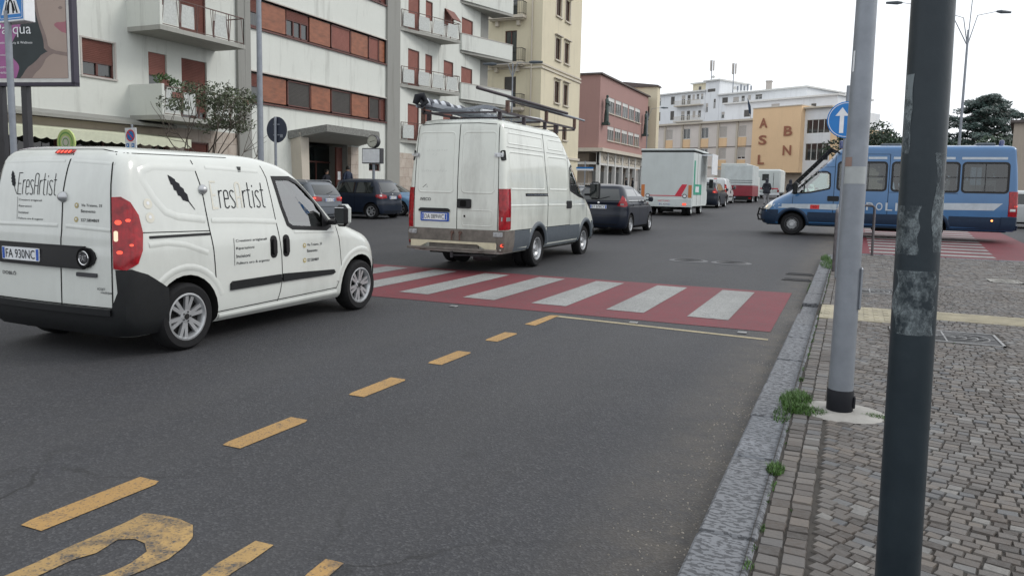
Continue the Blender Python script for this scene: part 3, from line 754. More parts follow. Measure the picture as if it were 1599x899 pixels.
# grit washed against the kerb
m = MB(); rr_ = random.Random(31)
for k in range(1500):
    x = KX0 - .01 - abs(rr_.gauss(0, .17)); y = rr_.uniform(1.5, 13) if k % 3 else rr_.uniform(1.5, 6); r = rr_.uniform(.0015, .0055); z = gz(y)
    m.add([(x - r, y - r * .6, z), (x + r, y - r * .8, z), (x + r * .7, y + r, z), (x - r * .8, y + r * .7, z), (x, y, z + r * 1.1)], [(0, 1, 4), (1, 2, 4), (2, 3, 4), (3, 0, 4)])
for k in range(260):
    x = rr_.uniform(-.2, 3); y = rr_.uniform(2, 12); r = rr_.uniform(.002, .005); z = gz(y) + SH
    m.add([(x - r, y - r * .6, z), (x + r, y - r * .8, z), (x + r * .7, y + r, z), (x - r * .8, y + r * .7, z), (x, y, z + r * 1.1)], [(0, 1, 4), (1, 2, 4), (2, 3, 4), (3, 0, 4)])
tag(m.build('gravel', pm('grit', (.22, .20, .17), .8, var=.3, island=.6)), 'loose grit lying along the kerb and between the setts', 'gravel', kind='stuff')
# ---------------------------------------------------------------- buildings
def plaster(name, col, dirt=.5, var=.07, streak=(.12, .115, .1)):
    m, nt, b = newmat(name); tc = N(nt, 'ShaderNodeTexCoord'); vec = tc.outputs['Object']
    c = mixc(nt, noise_mix(nt, vec, .45, .3, .7, 7), col, tuple(x * (1 - var) for x in col))
    c = mixc(nt, mulf(nt, noise_mix(nt, vec, 1.0, .53, .78, 9, .72, (1.6, 1.6, .16)), dirt), c, streak)
    c = mixc(nt, mulf(nt, noise_mix(nt, vec, 7, .45, .8, 5), .1), c, tuple(x * .6 for x in col))
    nt.links.new(c, b.inputs['Base Color']); b.inputs['Roughness'].default_value = .85
    nb = N(nt, 'ShaderNodeTexNoise', Scale=60, Detail=4); nt.links.new(vec, nb.inputs['Vector']); bp = N(nt, 'ShaderNodeBump', Strength=.5, Distance=.006); nt.links.new(nb.outputs['Fac'], bp.inputs['Height']); nt.links.new(bp.outputs['Normal'], b.inputs['Normal']); return m
M['wall_white'] = plaster('white_plaster', (.63, .65, .605), .6)
M['wall_cream'] = plaster('cream_plaster', (.64, .58, .43), .3)
M['wall_pink'] = plaster('dull_red_plaster', (.35, .21, .19), .25)
M['wall_pale'] = plaster('pale_far_plaster', (.74, .76, .78), .25)
M['wall_orange'] = plaster('orange_plaster', (.80, .57, .35), .12)  # orange lightened in the colour itself to stand in for haze
M['wall_lilac'] = plaster('pale_lilac_plaster', (.68, .63, .59), .2)
M['wall_beige'] = plaster('beige_plaster', (.42, .36, .30), .3)
M['pier'] = plaster('bare_concrete', (.27, .27, .25), .55)
M['slab'] = plaster('balcony_slab', (.34, .34, .31), .7)
M['rough_conc'] = pm('rough_concrete', (.2, .2, .185), .95, var=.35, scale=14, bump=.03, bscale=22)
def travertine():
    m, nt, b = newmat('travertine'); tc = N(nt, 'ShaderNodeTexCoord'); vec = tc.outputs['Object']
    mp = N(nt, 'ShaderNodeMapping'); mp.inputs['Rotation'].default_value = (0, R(90), 0); nt.links.new(vec, mp.inputs['Vector'])
    br = N(nt, 'ShaderNodeTexBrick', Scale=1.0); br.inputs['Color1'].default_value = (.36, .30, .25, 1); br.inputs['Color2'].default_value = (.48, .42, .36, 1); br.inputs['Mortar'].default_value = (.2, .17, .15, 1); br.inputs['Mortar Size'].default_value = .008; br.inputs['Brick Width'].default_value = .6; br.inputs['Row Height'].default_value = .5
    sx = N(nt, 'ShaderNodeSeparateXYZ'); cx = N(nt, 'ShaderNodeCombineXYZ'); nt.links.new(vec, sx.inputs[0]); nt.links.new(sx.outputs['Y'], cx.inputs['X']); nt.links.new(sx.outputs['Z'], cx.inputs['Y']); nt.links.new(cx.outputs[0], br.inputs['Vector'])
    c = mixc(nt, mulf(nt, noise_mix(nt, vec, 2.5, .5, .7, 9, .7), .6), br.outputs['Color'], (.2, .13, .09)); nt.links.new(c, b.inputs['Base Color']); b.inputs['Roughness'].default_value = .7; return m
M['stone'] = travertine()
M['roof_dark'] = pm('roof_dark', (.10, .085, .08), .8, var=.2); M['cornice'] = plaster('cornice_plaster', (.55, .50, .42), .35)
M['shutter'] = pm('shutter_brown', (.17, .065, .050), .6, var=.12, scale=3, dirt=.15)
M['shutter_pink'] = pm('shutter_faded_red', (.30, .13, .105), .6, var=.12, scale=3, dirt=.1)
M['board_orange'] = pm('varnished_board', (.24, .085, .042), .5, var=.3, scale=2.2, stretch=(1, 1, 3), dirt=.15)
M['shutter_grey'] = pm('shutter_grey', (.085, .08, .075), .65, var=.12, scale=3)
M['frame_brown'] = pm('frame_brown', (.11, .04, .032), .5, var=.15)
M['frame_white'] = pm('frame_white', (.6, .6, .58), .5)
M['frame_stone'] = pm('frame_pale_stone', (.44, .41, .38), .7, var=.1)
M['curtain'] = pm('curtain', (.42, .47, .48), .8, var=.3, scale=3, stretch=(1, 9, .4))
M['rail'] = pm('balcony_rail_paint', (.10, .05, .042), .55, var=.3, scale=12)
M['rail_black'] = pm('rail_black', (.03, .03, .03), .5)
M['wired'] = pm('wired_glass', (.46, .48, .46), .5, var=.16, scale=14)
M['win_dark'] = glassmat('window_glass', (.5, .6, .6), .35, .03)
M['sheet_glass'] = glassmat('far_window_glass', (.4, .5, .55), .0, .05)
class Face:
    """a wall plane: origin (x, y), direction of u; d points out of the wall"""
    def __init__(s, x, y, dx, dy): l = math.hypot(dx, dy); s.o = (x, y); s.u = (dx / l, dy / l); s.n = (dy / l, -dx / l)
    def __call__(s, u, v, d=0): return (s.o[0] + s.u[0] * u + s.n[0] * d, s.o[1] + s.u[1] * u + s.n[1] * d, v)
    def box(s, mb, u0, u1, v0, v1, d0, d1, mi=0): mb.prism([(u0, v0), (u1, v0), (u1, v1), (u0, v1)], s, d0, d1, mi)
def wallsheet(mb, F, u0, u1, v0, v1, holes, depth=.22, mi=0):
    us = sorted({u0, u1} | {h[i] for h in holes for i in (0, 1) if u0 < h[i] < u1}); vs = sorted({v0, v1} | {h[i] for h in holes for i in (2, 3) if v0 < h[i] < v1})
    for i in range(len(us) - 1):
        for j in range(len(vs) - 1):
            a, b, c, d = us[i], us[i + 1], vs[j], vs[j + 1]; cu, cv = (a + b) / 2, (c + d) / 2
            if any(h[0] < cu < h[1] and h[2] < cv < h[3] for h in holes): continue
            mb.quad(F(a, c), F(b, c), F(b, d), F(a, d), mi)
    for a, b, c, d in holes:
        a, b, c, d = max(a, u0), min(b, u1), max(c, v0), min(d, v1)
        for p, q in (((a, c), (b, c)), ((b, c), (b, d)), ((b, d), (a, d)), ((a, d), (a, c))): mb.quad(F(*p, 0), F(*q, 0), F(*q, -depth), F(*p, -depth), mi)
def shutter_mesh(mb, F, a, b, c, d, dep=-.08, mi=0, pitch=.055):
    n = max(2, int((d - c) / pitch)); h = (d - c) / n
    for k in range(n):
        z = c + h * k; mb.quad(F(a, z, dep), F(b, z, dep), F(b, z + h * .8, dep + .018), F(a, z + h * .8, dep + .018), mi); mb.quad(F(a, z + h * .8, dep + .018), F(b, z + h * .8, dep + .018), F(b, z + h, dep), F(a, z + h, dep), mi)
def window(parent, F, a, b, c, d, kind='shut', mats=('shutter', 'frame_brown'), panes=2, frac=.55, far=False, label=None):
    """window > roller_shutter, pane; the window's own mesh is its frame"""
    fw = .05; m = MB(); dep = -.14 if not far else -.08
    for q in ((a, a + fw, c, d), (b - fw, b, c, d), (a, b, c, c + fw), (a, b, d - fw, d)): F.box(m, *q, dep - .04, dep + .05 if kind != 'shut' else -.03)
    cover = {'shut': 1, 'half': frac, 'open': 0, 'board': 1}[kind]; zs = d - (d - c) * cover
    if cover < 1:
        for k in range(1, panes): u = a + (b - a) * k / panes; F.box(m, u - .035, u + .035, c, zs, dep - .03, dep + .05)
        if kind == 'half': F.box(m, a, b, zs - .03, zs + .02, dep, dep + .06)
    w_ = m.build('window', mats[1], parent)
    if label: w_['label'] = label
    if cover > 0:
        s = MB()
        if kind == 'board': F.box(s, a + .02, b - .02, c + .02, d - .02, -.12, -.05)
        elif far: F.box(s, a + .02, b - .02, zs, d, -.12, -.05)
        else: shutter_mesh(s, F, a + fw * .5, b - fw * .5, zs, d)
        s.build('roller_shutter' if kind != 'board' else 'panel', mats[0], w_)
    if cover < 1:
        g = MB(); g.quad(F(a, c, dep), F(b, c, dep), F(b, zs, dep), F(a, zs, dep)); g.build('pane', 'sheet_glass' if far else 'win_dark', w_)
        if not far:
            g = MB(); n = 14
            for k in range(n):
                u0, u1 = a + (b - a) * k / n, a + (b - a) * (k + 1) / n; e0, e1 = (.03 if k % 2 else 0), (0 if k % 2 else .03); g.quad(F(u0, c, dep - .10 - e0), F(u1, c, dep - .10 - e1), F(u1, zs, dep - .10 - e1), F(u0, zs, dep - .10 - e0))
            g.build('curtain', 'curtain', w_)
    return w_
def shell(parent, F, u0, u1, v0, v1, holes, deep, mat, name='wall', depth=.22, left=True, right=True):
    m = MB(); wallsheet(m, F, u0, u1, v0, v1, holes, depth)
    if left: m.quad(F(u0, v0, -deep), F(u0, v0, 0), F(u0, v1, 0), F(u0, v1, -deep))
    if right: m.quad(F(u1, v0, 0), F(u1, v0, -deep), F(u1, v1, -deep), F(u1, v1, 0))
    m.quad(F(u0, v1, 0), F(u1, v1, 0), F(u1, v1, -deep), F(u0, v1, -deep)); m.quad(F(u1, v0, -deep), F(u0, v0, -deep), F(u0, v1, -deep), F(u1, v1, -deep))
    return m.build(name, mat, parent)
# ---- white apartment block along the left side
apt = thing('apartment_block', 'long white apartment block with brown shutters and balconies, behind the parked cars', 'building', (-22.5, 0, 0))
F = Face(0, 0, 0, 1)     # local to the block: u along the street, d towards it
ST = 2.95
H1, H2, H3 = [], [], []
lv = [0, 1, 2]
holesA = []
wins = []
for k in lv:
    z = ST * k
    holesA += [(17.22, 18.40, 4.82 + z, 5.97 + z), (19.74, 20.53, 4.70 + z, 5.95 + z), (21.18, 22.38, 3.72 + z, 5.97 + z)]
    holesA += [(12.0, 13.2, 4.82 + z, 5.97 + z), (8.0, 9.2, 4.82 + z, 5.97 + z), (4.0, 5.2, 4.82 + z, 5.97 + z)]
shops = [(13.6, 16.4, .1, 2.85), (16.7, 19.4, .1, 2.85), (19.77, 20.57, .3, 2.98), (21.2, 22.4, 1.6, 2.98), (9.5, 13.0, .1, 2.85)]
wallA = shell(apt, F, 0, 23.9, 3.45, 18, [h for h in holesA], 11, 'wall_white', depth=.2, right=False)
shell(apt, F, 0, 23.9, 0, 3.45, shops, 11, 'stone', 'ground_floor_wall', depth=.35, right=False)
for k in lv:
    z = ST * k
    window(apt, F, 17.22, 18.40, 4.82 + z, 5.97 + z, 'half', ('shutter', 'frame_brown'), frac=.6)
    window(apt, F, 19.74, 20.53, 4.70 + z, 5.95 + z, 'half' if k == 0 else 'shut', ('shutter_pink', 'frame_brown'), panes=1, frac=.6)
    window(apt, F, 21.18, 22.38, 3.72 + z, 5.97 + z, 'half' if k == 0 else 'shut', ('shutter', 'frame_brown'), frac=.82)
    for u in (12.0, 8.0, 4.0): window(apt, F, u, u + 1.2, 4.82 + z, 5.97 + z, 'half')
    for (a, b, c, d) in ((17.22, 18.40, 4.82, 5.97), (12.0, 13.2, 4.82, 5.97)):
        m = MB(); F.box(m, a - .07, b + .07, c + z - .06, c + z, 0, .06); F.box(m, a - .06, a - .003, c + z, d + z, 0, .025); F.box(m, b + .003, b + .06, c + z, d + z, 0, .025); F.box(m, a - .06, b + .06, d + z + .003, d + z + .05, 0, .025); m.build('window_surround', 'frame_stone', apt)
for i, (a, b, c, d) in enumerate(shops):
    if i == 3: window(apt, F, a, b, c, d, 'shut', ('shutter', 'frame_brown')); continue
    m = MB(); F.box(m, a, a + .06, c, d, -.3, -.22); F.box(m, b - .06, b, c, d, -.3, -.22); F.box(m, a, b, d - .06, d, -.3, -.22); F.box(m, (a + b) / 2 - .03, (a + b) / 2 + .03, c, d, -.3, -.22)
    o = m.build('shop_window', 'frame_brown', apt); g = MB(); g.quad(F(a, c, -.27), F(b, c, -.27), F(b, d, -.27), F(a, d, -.27)); g.build('pane', 'glass', o)
# stucco ledge over the shops and stained canopy
m = MB(); m.prism([(.0, 3.42), (.55, 3.36), (.55, 3.46), (0, 3.62)], lambda u, v, d: (u, d, v), 2, 20.4); m.build('shop_canopy', 'pier', apt)
m = MB(); F.box(m, 2, 20.9, 3.06, 3.36, .0, .10); m.build('shop_fascia', 'wall_beige', apt)
def vrail(mb, P0, P1, z0, z1, nsec=4, mi=0):
    """railing of V pattern between two ground points"""
    P0, P1 = Vector(P0), Vector(P1); q = lambda t, z: tuple((P0.lerp(P1, t)).to_3d() + Vector((0, 0, z)))
    mb.tube([q(0, z1), q(1, z1)], .022, 4, mi); mb.tube([q(0, z0 + .05), q(1, z0 + .05)], .014, 4, mi)
    for k in range(nsec + 1):
        t = k / nsec; mb.tube([q(min(1, max(0, t)), z0), q(t, z1)], .016, 4, mi)
        for dt, s in ((.012, .05), (-.012, -.05)):
            a, b = t + dt * .4, t + s * 1.0 * (4 / nsec) * .8
            if 0 <= b <= 1 and 0 <= a <= 1: mb.tube([q(a, z0 + .05), q(b, z1)], .009, 4, mi)
    L = (P1 - P0).length; nb = int(L / .11)
    return q
def balcony_box(parent, y0, y1, z, dep=1.5):
    m = MB(); m.box(0, dep, y0, y1, z - .15, z, 0); b = m.build('balcony', 'slab', parent)
    m = MB(); m.box(0.0, dep, y0, y0 + .1, z + .002, z + 1.02); m.build('end_wall', 'wall_white', b)
    m = MB(); vrail(m, (dep - .04, y0 + .1), (dep - .04, y1 - .04), z, z + .95, 5); vrail(m, (dep - .04, y1 - .04), (0.02, y1 - .04), z, z + .95, 2); m.build('railing', 'rail', b)
    m = MB()
    for k in (0, 1, 3): t0, t1 = (k + .12) / 5, (k + .88) / 5; a, c = y0 + .1 + (y1 - y0 - .14) * t0, y0 + .1 + (y1 - y0 - .14) * t1; m.quad((dep - .06, a, z + .1), (dep - .06, c, z + .1), (dep - .06, c, z + .85), (dep - .06, a, z + .85))
    m.build('screen_panel', 'wired', b); return b
def balcony_wedge(parent, y0, y1, z, dep, parapet=False):
    m = MB(); m.prism([(.02, y0), (dep, y1), (0, y1)] if not parapet else [(.02, y0), (dep, y1), (0, y1)], lambda u, v, d: (u, v, d), z - .16, z, 0); b = m.build('balcony', 'slab', parent)
    if parapet:
        m = MB(); m.prism([(.02, y0), (.14, y0), (dep, y1 - .02), (dep - .1, y1 - .02)], lambda u, v, d: (u, v, d), z + .002, z + .95); m.prism([(0, y1 - .12), (dep - .1, y1 - .12), (dep - .1, y1 - .02), (0, y1 - .02)], lambda u, v, d: (u, v, d), z + .002, z + .95); m.build('parapet', 'wall_white', b)
        m = MB(); m.prism([(.0, y0 - .02), (.16, y0 - .02), (dep + .03, y1), (dep - .12, y1)], lambda u, v, d: (u, v, d), z + .955, z + 1.0); m.build('coping', 'frame_stone', b)
        return b
    m = MB(); vrail(m, (.08, y0 + .1), (dep - .04, y1 - .05), z, z + .93, 4); vrail(m, (dep - .04, y1 - .05), (.03, y1 - .05), z, z + .93, 2); m.build('railing', 'rail', b)
    m = MB()
    for k in range(4):
        t0, t1 = (k + .14) / 4, (k + .86) / 4; q = lambda t, zz: (.06 + (dep - .12) * t, y0 + .1 + (y1 - y0 - .15) * t, zz); m.quad(q(t0, z + .1), q(t1, z + .1), q(t1, z + .82), q(t0, z + .82))
    m.build('screen_panel', 'wired', b); return b
for k in lv: balcony_box(apt, 18.93, 22.8, 3.70 + ST * k * .985)
# concrete piers
for y0, y1 in ((23.9, 24.6), (34.56, 35.77)):
    m = MB(); m.box(-2, .12, y0, y1, 0, 18); m.build('concrete_pier', 'pier', apt)
# middle bay with continuous window bands
bands = []
for k in lv: bands.append((24.6, 34.56, 4.80 + ST * k, 6.0 + ST * k))
portal = (27.45, 31.5, .1, 3.5); small = (33.05, 34.1, 2.25, 2.62)
shell(apt, F, 24.6, 34.56, 0, 18, bands + [portal, small], 11, 'wall_white', 'bay_wall', depth=.2, left=False, right=False)
seqs = [[(24.62, 25.38, 'half', 'shutter'), (25.42, 26.9, 'board', 'board_orange'), (26.96, 28.5, 'shut', 'shutter_grey'), (28.56, 29.98, 'board', 'board_orange'), (30.03, 31.58, 'shut', 'shutter_grey'), (31.64, 33.05, 'board', 'board_orange'), (33.1, 34.05, 'shut', 'shutter_grey'), (34.08, 34.54, 'shut', 'shutter')],
        [(24.62, 25.38, 'half', 'shutter'), (25.42, 26.9, 'board', 'board_orange'), (26.95, 28.43, 'half', 'shutter'), (28.48, 29.98, 'board', 'board_orange'), (30.03, 31.55, 'shut', 'shutter_pink'), (31.6, 33.02, 'board', 'board_orange'), (33.07, 33.98, 'shut', 'shutter_pink'), (34.02, 34.54, 'board', 'board_orange')]]
for k in lv:
    z = ST * k
    for a, b, kd, mt in seqs[k % 2]: window(apt, F, a, b, 4.86 + z, 5.94 + z, kd, (mt, 'frame_brown'), panes=3 if b - a > 1 else 1, frac=.35 if (k == 1 and b - a > 1) else .45)
    m = MB(); F.box(m, 24.6, 34.56, 4.74 + z, 4.80 + z, -.18, .09); m.build('sill', 'frame_brown', apt)
    m = MB(); F.box(m, 24.6, 34.56, 6.0 + z, 6.05 + z, -.18, .07); m.build('lintel', 'frame_stone', apt)
window(apt, F, 33.05, 34.1, 2.25, 2.62, 'open', ('shutter', 'frame_brown'), panes=2)
# entrance: dark recess under a folded concrete canopy
m = MB(); a, b, c, d = portal
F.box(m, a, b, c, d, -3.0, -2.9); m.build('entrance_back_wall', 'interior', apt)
m = MB(); m.quad(F(a, c, -.2), F(a, c, -3), F(a, d, -3), F(a, d, -.2)); m.quad(F(b, c, -3), F(b, c, -.2), F(b, d, -.2), F(b, d, -3)); m.quad(F(a, d, -.2), F(b, d, -.2), F(b, d, -3), F(a, d, -3)); m.build('entrance_recess', 'pier', apt)
m = MB(); m.box(.0, .9, 27.75, 31.4, .1, .60, 0, .01); m.box(.0, 1.25, 27.75, 31.4, .1, .44, 0, .01); m.box(-3, 0, 27.5, 31.45, .1, .455); m.build('entrance_step', 'cornice', apt)
m = MB()
for u in (27.55, 28.5, 29.45, 30.4): F.box(m, u, u + .06, .1, 2.6, -1.3, -1.24)
F.box(m, a, b, 2.55, 2.62, -1.32, -1.22); F.box(m, 30.9, 31.35, .1, 3.3, -.5, -.4, 0); dr = m.build('entrance_door', 'frame_brown', apt)
m = MB(); m.quad(F(a, .1, -1.28), F(b, .1, -1.28), F(b, 3.4, -1.28), F(a, 3.4, -1.28)); m.build('pane', 'glass', dr)
m = MB(); F.box(m, 30.98, 31.2, 1.75, 2.15, -.4, -.38); m.build('notice', 'white_sign', apt)
m = MB(); m.prism([(27.3, .1), (27.72, .1), (27.62, 3.72), (27.05, 3.72)], lambda u, v, d: (d, u, v), -.1, .55); m.build('entrance_pier', 'cornice', apt)
m = MB(); F.box(m, 31.4, 32.0, .1, 3.35, -.1, .10); m.build('entrance_pier', 'stone', apt)
m = MB()
top = [(0, 26.9, 3.78), (1.7, 27.4, 4.08), (1.75, 31.3, 4.05), (1.5, 31.75, 3.98), (0, 32.2, 3.7)]; thk = [.34, .30, .32, .3, .28]
vs_ = [(x, y, z) for x, y, z in top] + [(x, y, z - t_) for (x, y, z), t_ in zip(top, thk)]; m.add(vs_, [(0, 1, 2, 3, 4), (9, 8, 7, 6, 5)], 0); m.add(vs_, [(i, 5 + i, 5 + (i + 1) % 5, (i + 1) % 5) for i in range(5)], 1)
m.build('entrance_canopy', ['pier', 'rough_conc'], apt)
# right bay with wedge balconies
hr = []
for k in range(3):
    z = ST * (k - 1); hr += [(36.75, 37.95, 6.95 + z, 8.95 + z), (38.6, 39.4, 7.9 + z, 8.95 + z), (40.75, 41.95, 8.05 + z, 8.95 + z), (42.97, 44.5, 7.9 + z, 8.92 + z)]
hr = [h for h in hr]
shell(apt, F, 35.77, 46.7, 3.3, 18, hr, 11, 'wall_white', 'bay_wall', depth=.2, left=False)
shell(apt, F, 35.77, 46.7, 0, 3.3, [(37.75, 38.7, 1.0, 2.4)], 11, 'stone', 'ground_floor_wall', left=False)
window(apt, F, 37.75, 38.7, 1.0, 2.4, 'shut')
for h in hr: window(apt, F, *h, 'shut', ('shutter_pink', 'frame_brown'))
m = MB(); z = 8.95 + ST; m.prism([(.0, z), (.05, z), (.55, z - .62), (.5, z - .64)], lambda u, v, d: (u, d, v), 40.8, 41.9); m.build('window_awning', 'shutter', apt)
for k in (-1, 0, 1): balcony_wedge(apt, 35.85, 40.4, 6.95 + ST * k, 1.3)
for k in (-2, -1, 0, 1): 
    balcony_wedge(apt, 42.75, 47.35, 9.86 + ST * (k), 1.5, True)
m = MB(); m.box(-.9, .02, 45.6, 46.7, 3, 18); m.build('corner_column', 'pier', apt)
# satellite of small fittings: downpipe and lamp cables
m = MB(); m.cyl((.06, 24.3, 3.2), (.18, 24.3, 17.9), .05, n=8); m.build('downpipe', 'pier', apt)
# awning
m = MB(); A0, A1 = 9.8, 20.45
m.quad((.10, A0, 3.12), (1.15, A0, 2.98), (1.15, A1, 2.98), (.10, A1, 3.12)); m.quad((.1, A0, 3.10), (.1, A1, 3.10), (1.15, A1, 2.96), (1.15, A0, 2.96)); n = 30
for k in range(n * 4):
    t0, t1 = k / (n * 4), (k + 1) / (n * 4); y0, y1 = A0 + (A1 - A0) * t0, A0 + (A1 - A0) * t1; s0, s1 = abs(math.sin(math.pi * n * t0)), abs(math.sin(math.pi * n * t1))
    m.quad((1.155, y0, 2.72 - .06 * s0), (1.155, y1, 2.72 - .06 * s1), (1.155, y1, 2.98), (1.155, y0, 2.98))
o = m.build('shop_awning', pm('awning_cream', (.60, .62, .47), .7, var=.08), None, loc=(-22.5, 0, 0)); tag(o, 'cream scalloped awning over the shop front behind the billboard posts', 'awning')
# plants
def leafmat(name, col, isl=.5): M[name] = pm(name, col, .55, var=.4, scale=2.0, island=isl)
leafmat('leaf_olive', (.070, .088, .045)); leafmat('leaf_dark', (.035, .062, .035)); leafmat('leaf_green', (.05, .10, .03)); leafmat('leaf_cedar', (.042, .072, .062)); M['bark'] = pm('bark', (.09, .075, .06), .9, var=.35, scale=8, bump=.01)
def leaves(mb, blobs, n, size, rng, flat_=0.0):
    tot = sum(r[0] * r[1] * r[2] for _, r in blobs)
    for c, r in blobs:
        k = int(n * r[0] * r[1] * r[2] / tot)
        for _ in range(k):
            while 1:
                p = Vector((rng.uniform(-1, 1), rng.uniform(-1, 1), rng.uniform(-1, 1)))
                if p.length < 1 and p.length > rng.random() * .75: break
            q = Vector((c[0] + p.x * r[0], c[1] + p.y * r[1], c[2] + p.z * r[2]))
            a = Vector((rng.gauss(0, 1), rng.gauss(0, 1), rng.gauss(0, 1) * (1 - flat_))).normalized(); b = a.orthogonal().normalized(); b.rotate(Matrix.Rotation(rng.uniform(0, 6.28), 3, a)) if not flat_ else None
            s = size * rng.uniform(.6, 1.4); mb.add([q - a * s, q + b * s * .42, q + a * s, q - b * s * .42], [(0, 1, 2, 3)])
rng = random.Random(21)
pl = thing('potted_plant', 'bushy green plant spilling over the lower balcony end wall', 'plant', (-21.3, 19.25, 4.72)); m = MB(); leaves(m, [((0, .05, .18), (.3, .42, .2)), ((.1, .3, .1), (.25, .3, .15))], 420, .05, rng); m.build('foliage', 'leaf_green', pl); m = MB(); m.lathe([(.14, -.02), (.17, .16), (.15, .16), (.13, .02)], (0, .05, 0), 'z', 14); m.build('pot', 'shutter_pink', pl)
pl = thing('potted_plant', 'grey-green trailing plant at the right end of the lower balcony', 'plant', (-21.1, 22.9, 4.45)); m = MB(); leaves(m, [((0, 0, .3), (.3, .4, .32)), ((0, .5, .25), (.25, .4, .2))], 380, .05, rng); m.build('foliage', 'leaf_olive', pl); m = MB(); m.lathe([(.1, 0), (.13, .16), (.11, .16)], (0, 0, 0), 'z', 12); m.build('pot', 'shutter_pink', pl)
pl = thing('potted_plant', 'brown flower box hanging inside the lower balcony railing', 'plant', (-21.12, 19.6, 4.3)); m = MB(); m.box(-.1, .1, -.2, .25, 0, .2, 0, .02); m.build('pot', 'shutter', pl); m = MB(); leaves(m, [((0, 0, .25), (.15, .3, .12))], 120, .04, rng); m.build('foliage', 'leaf_green', pl)
# ---- cream building standing across
yb = thing('cream_building', 'tall cream apartment building with narrow windows beyond the white block', 'building', (0, 0, 0))
FS = Face(-22.4, 0, 0, 1); FE = Face(-30, 56, 1, 0)
hs = []
for k in range(-2, 3):
    z = 3.4 * k
    for a, b in ((58.95, 60.1), (61.05, 62.15)): hs.append((a, b, (8.45 if k > -2 else 9.6) + z, 10.15 + z) if k > -1 else (a, b, 9.0 + z, 10.15 + z))
shell(yb, FS, 56, 65.2, 0, 20, hs, 12, 'wall_cream', depth=.25, left=False)
for h in hs:
    window(yb, FS, *h, 'open', ('shutter', 'frame_brown'), panes=2)
    m = MB(); FS.box(m, h[0] - .12, h[1] + .12, h[2] - .12, h[2] - .002, 0, .14); m.build('sill', 'cornice', yb)
    if h[3] - h[2] > 1.5:
        m = MB(); FS.box(m, h[0] - .2, h[1] + .2, h[3] + .18, h[3] + .27, 0, .22); FS.box(m, h[0] - .14, h[0] - .01, h[2], h[3] + .1, 0, .04); FS.box(m, h[1] + .01, h[1] + .14, h[2], h[3] + .1, 0, .04); m.build('window_surround', 'cornice', yb)
he = [(4.5, 5.5, 4.0, 6.4), (4.5, 5.5, 7.75, 10.15), (4.5, 5.5, 11.2, 13.65), (4.5, 5.5, 14.7, 17.1)]
shell(yb, FE, 0, 7.6, 0, 20, he, 9, 'wall_cream', 'end_wall', depth=.25, left=True, right=False)
for h in he:
    window(yb, FE, *h, 'half' if h[2] < 8 else 'open', ('shutter_grey', 'frame_brown'), panes=2, frac=.45)
    z = h[2] - .02
    m = MB(); FE.box(m, 3.3, 6.3, z - .22, z, 0, .75); FE.box(m, 3.4, 6.2, z - .32, z - .225, 0, .55)
    for u in (3.9, 5.7): FE.box(m, u - .12, u + .12, z - .7, z - .323, 0, .35)
    b = m.build('balcony', 'cornice', yb); m = MB()
    def rl(p, q):
        m.tube([p + (z + 1.0,), q + (z + 1.0,)], .03, 4); m.tube([p + (z + .12,), q + (z + .12,)], .02, 4); L = math.dist(p, q); n = max(2, int(L / .13))
        for k in range(n + 1): t = k / n; x, y = p[0] + (q[0] - p[0]) * t, p[1] + (q[1] - p[1]) * t; m.tube([(x, y, z), (x, y, z + 1.0)], .012, 4)
    rl((-26.65, 55.3), (-23.75, 55.3)); rl((-23.75, 55.3), (-23.75, 56)); rl((-26.65, 55.3), (-26.65, 56)); m.build('railing', 'rail_black', b)
for z in (11.0, 10.72): 
    m = MB(); FS.box(m, 56, 65.25, z, z + .14, 0, .1); FE.box(m, 0, 7.7, z, z + .14, 0, .1); m.build('string_course', 'cornice', yb)
m = MB(); m.cyl((-23.2, 55.9, 0), (-23.2, 55.9, 20), .06, n=8); m.build('downpipe', 'cornice', yb)
for zz in (4.0,): 
    m = MB(); FS.box(m, 56, 65.25, zz, zz + .2, 0, .15); m.build('string_course', 'cornice', yb)
# ---- dull red public building
pk = thing('red_building', 'dull red three-storey public building with white ground-floor portico and two statues', 'building', (0, 0, 0))
FP = Face(-25, 0, 0, 1); FPE = Face(-38, 79.4, 1, 0); hp = []; g0 = 1.0
for k in range(5):
    a = 82.5 + 2.86 * k; hp += [(a, a + 2.45, 9.92, 11.62), (a, a + 2.45, 6.95, 8.5)]
shell(pk, FP, 79.4, 100.3, 5.95, 13.6, hp, 14, 'wall_pink', depth=.3, left=False)
shell(pk, FPE, 0, 13, 5.95, 13.6, [], 3, 'wall_pink', 'end_wall', left=False, right=False)
for h in hp:
    w_ = window(pk, FP, *h, 'half', ('frame_white', 'frame_white'), panes=3, frac=.22, far=True)
    m = MB(); FP.box(m, h[0] - .08, h[1] + .08, h[2] - .1, h[2] - .002, 0, .14); m.build('sill', 'cornice', pk)
m = MB(); FP.box(m, 79.2, 100.5, 13.6, 13.78, -.3, .25); FPE.box(m, 0, 13.2, 13.6, 13.78, -.3, .25); m.build('roof_edge', 'roof_dark', pk)
m = MB(); m.box(-38, -24.3, 78.7, 100.9, 5.55, 5.92); m.build('portico_roof', 'cornice', pk)
m = MB(); m.box(-38, -26.6, 81.2, 100.2, .5, 5.5); m.build('ground_floor_wall', 'wall_beige', pk)
for k in range(8):
    y = 79.4 + 2.95 * k; m = MB(); m.box(-25.2, -24.8, y, y + .35, .5, 5.5); m.build('column', 'frame_white', pk)
for k in range(3):
    x = -37 + 4.6 * k; m = MB(); m.box(x, x + .35, 79.3, 79.7, .5, 5.5); m.build('column', 'cornice', pk)
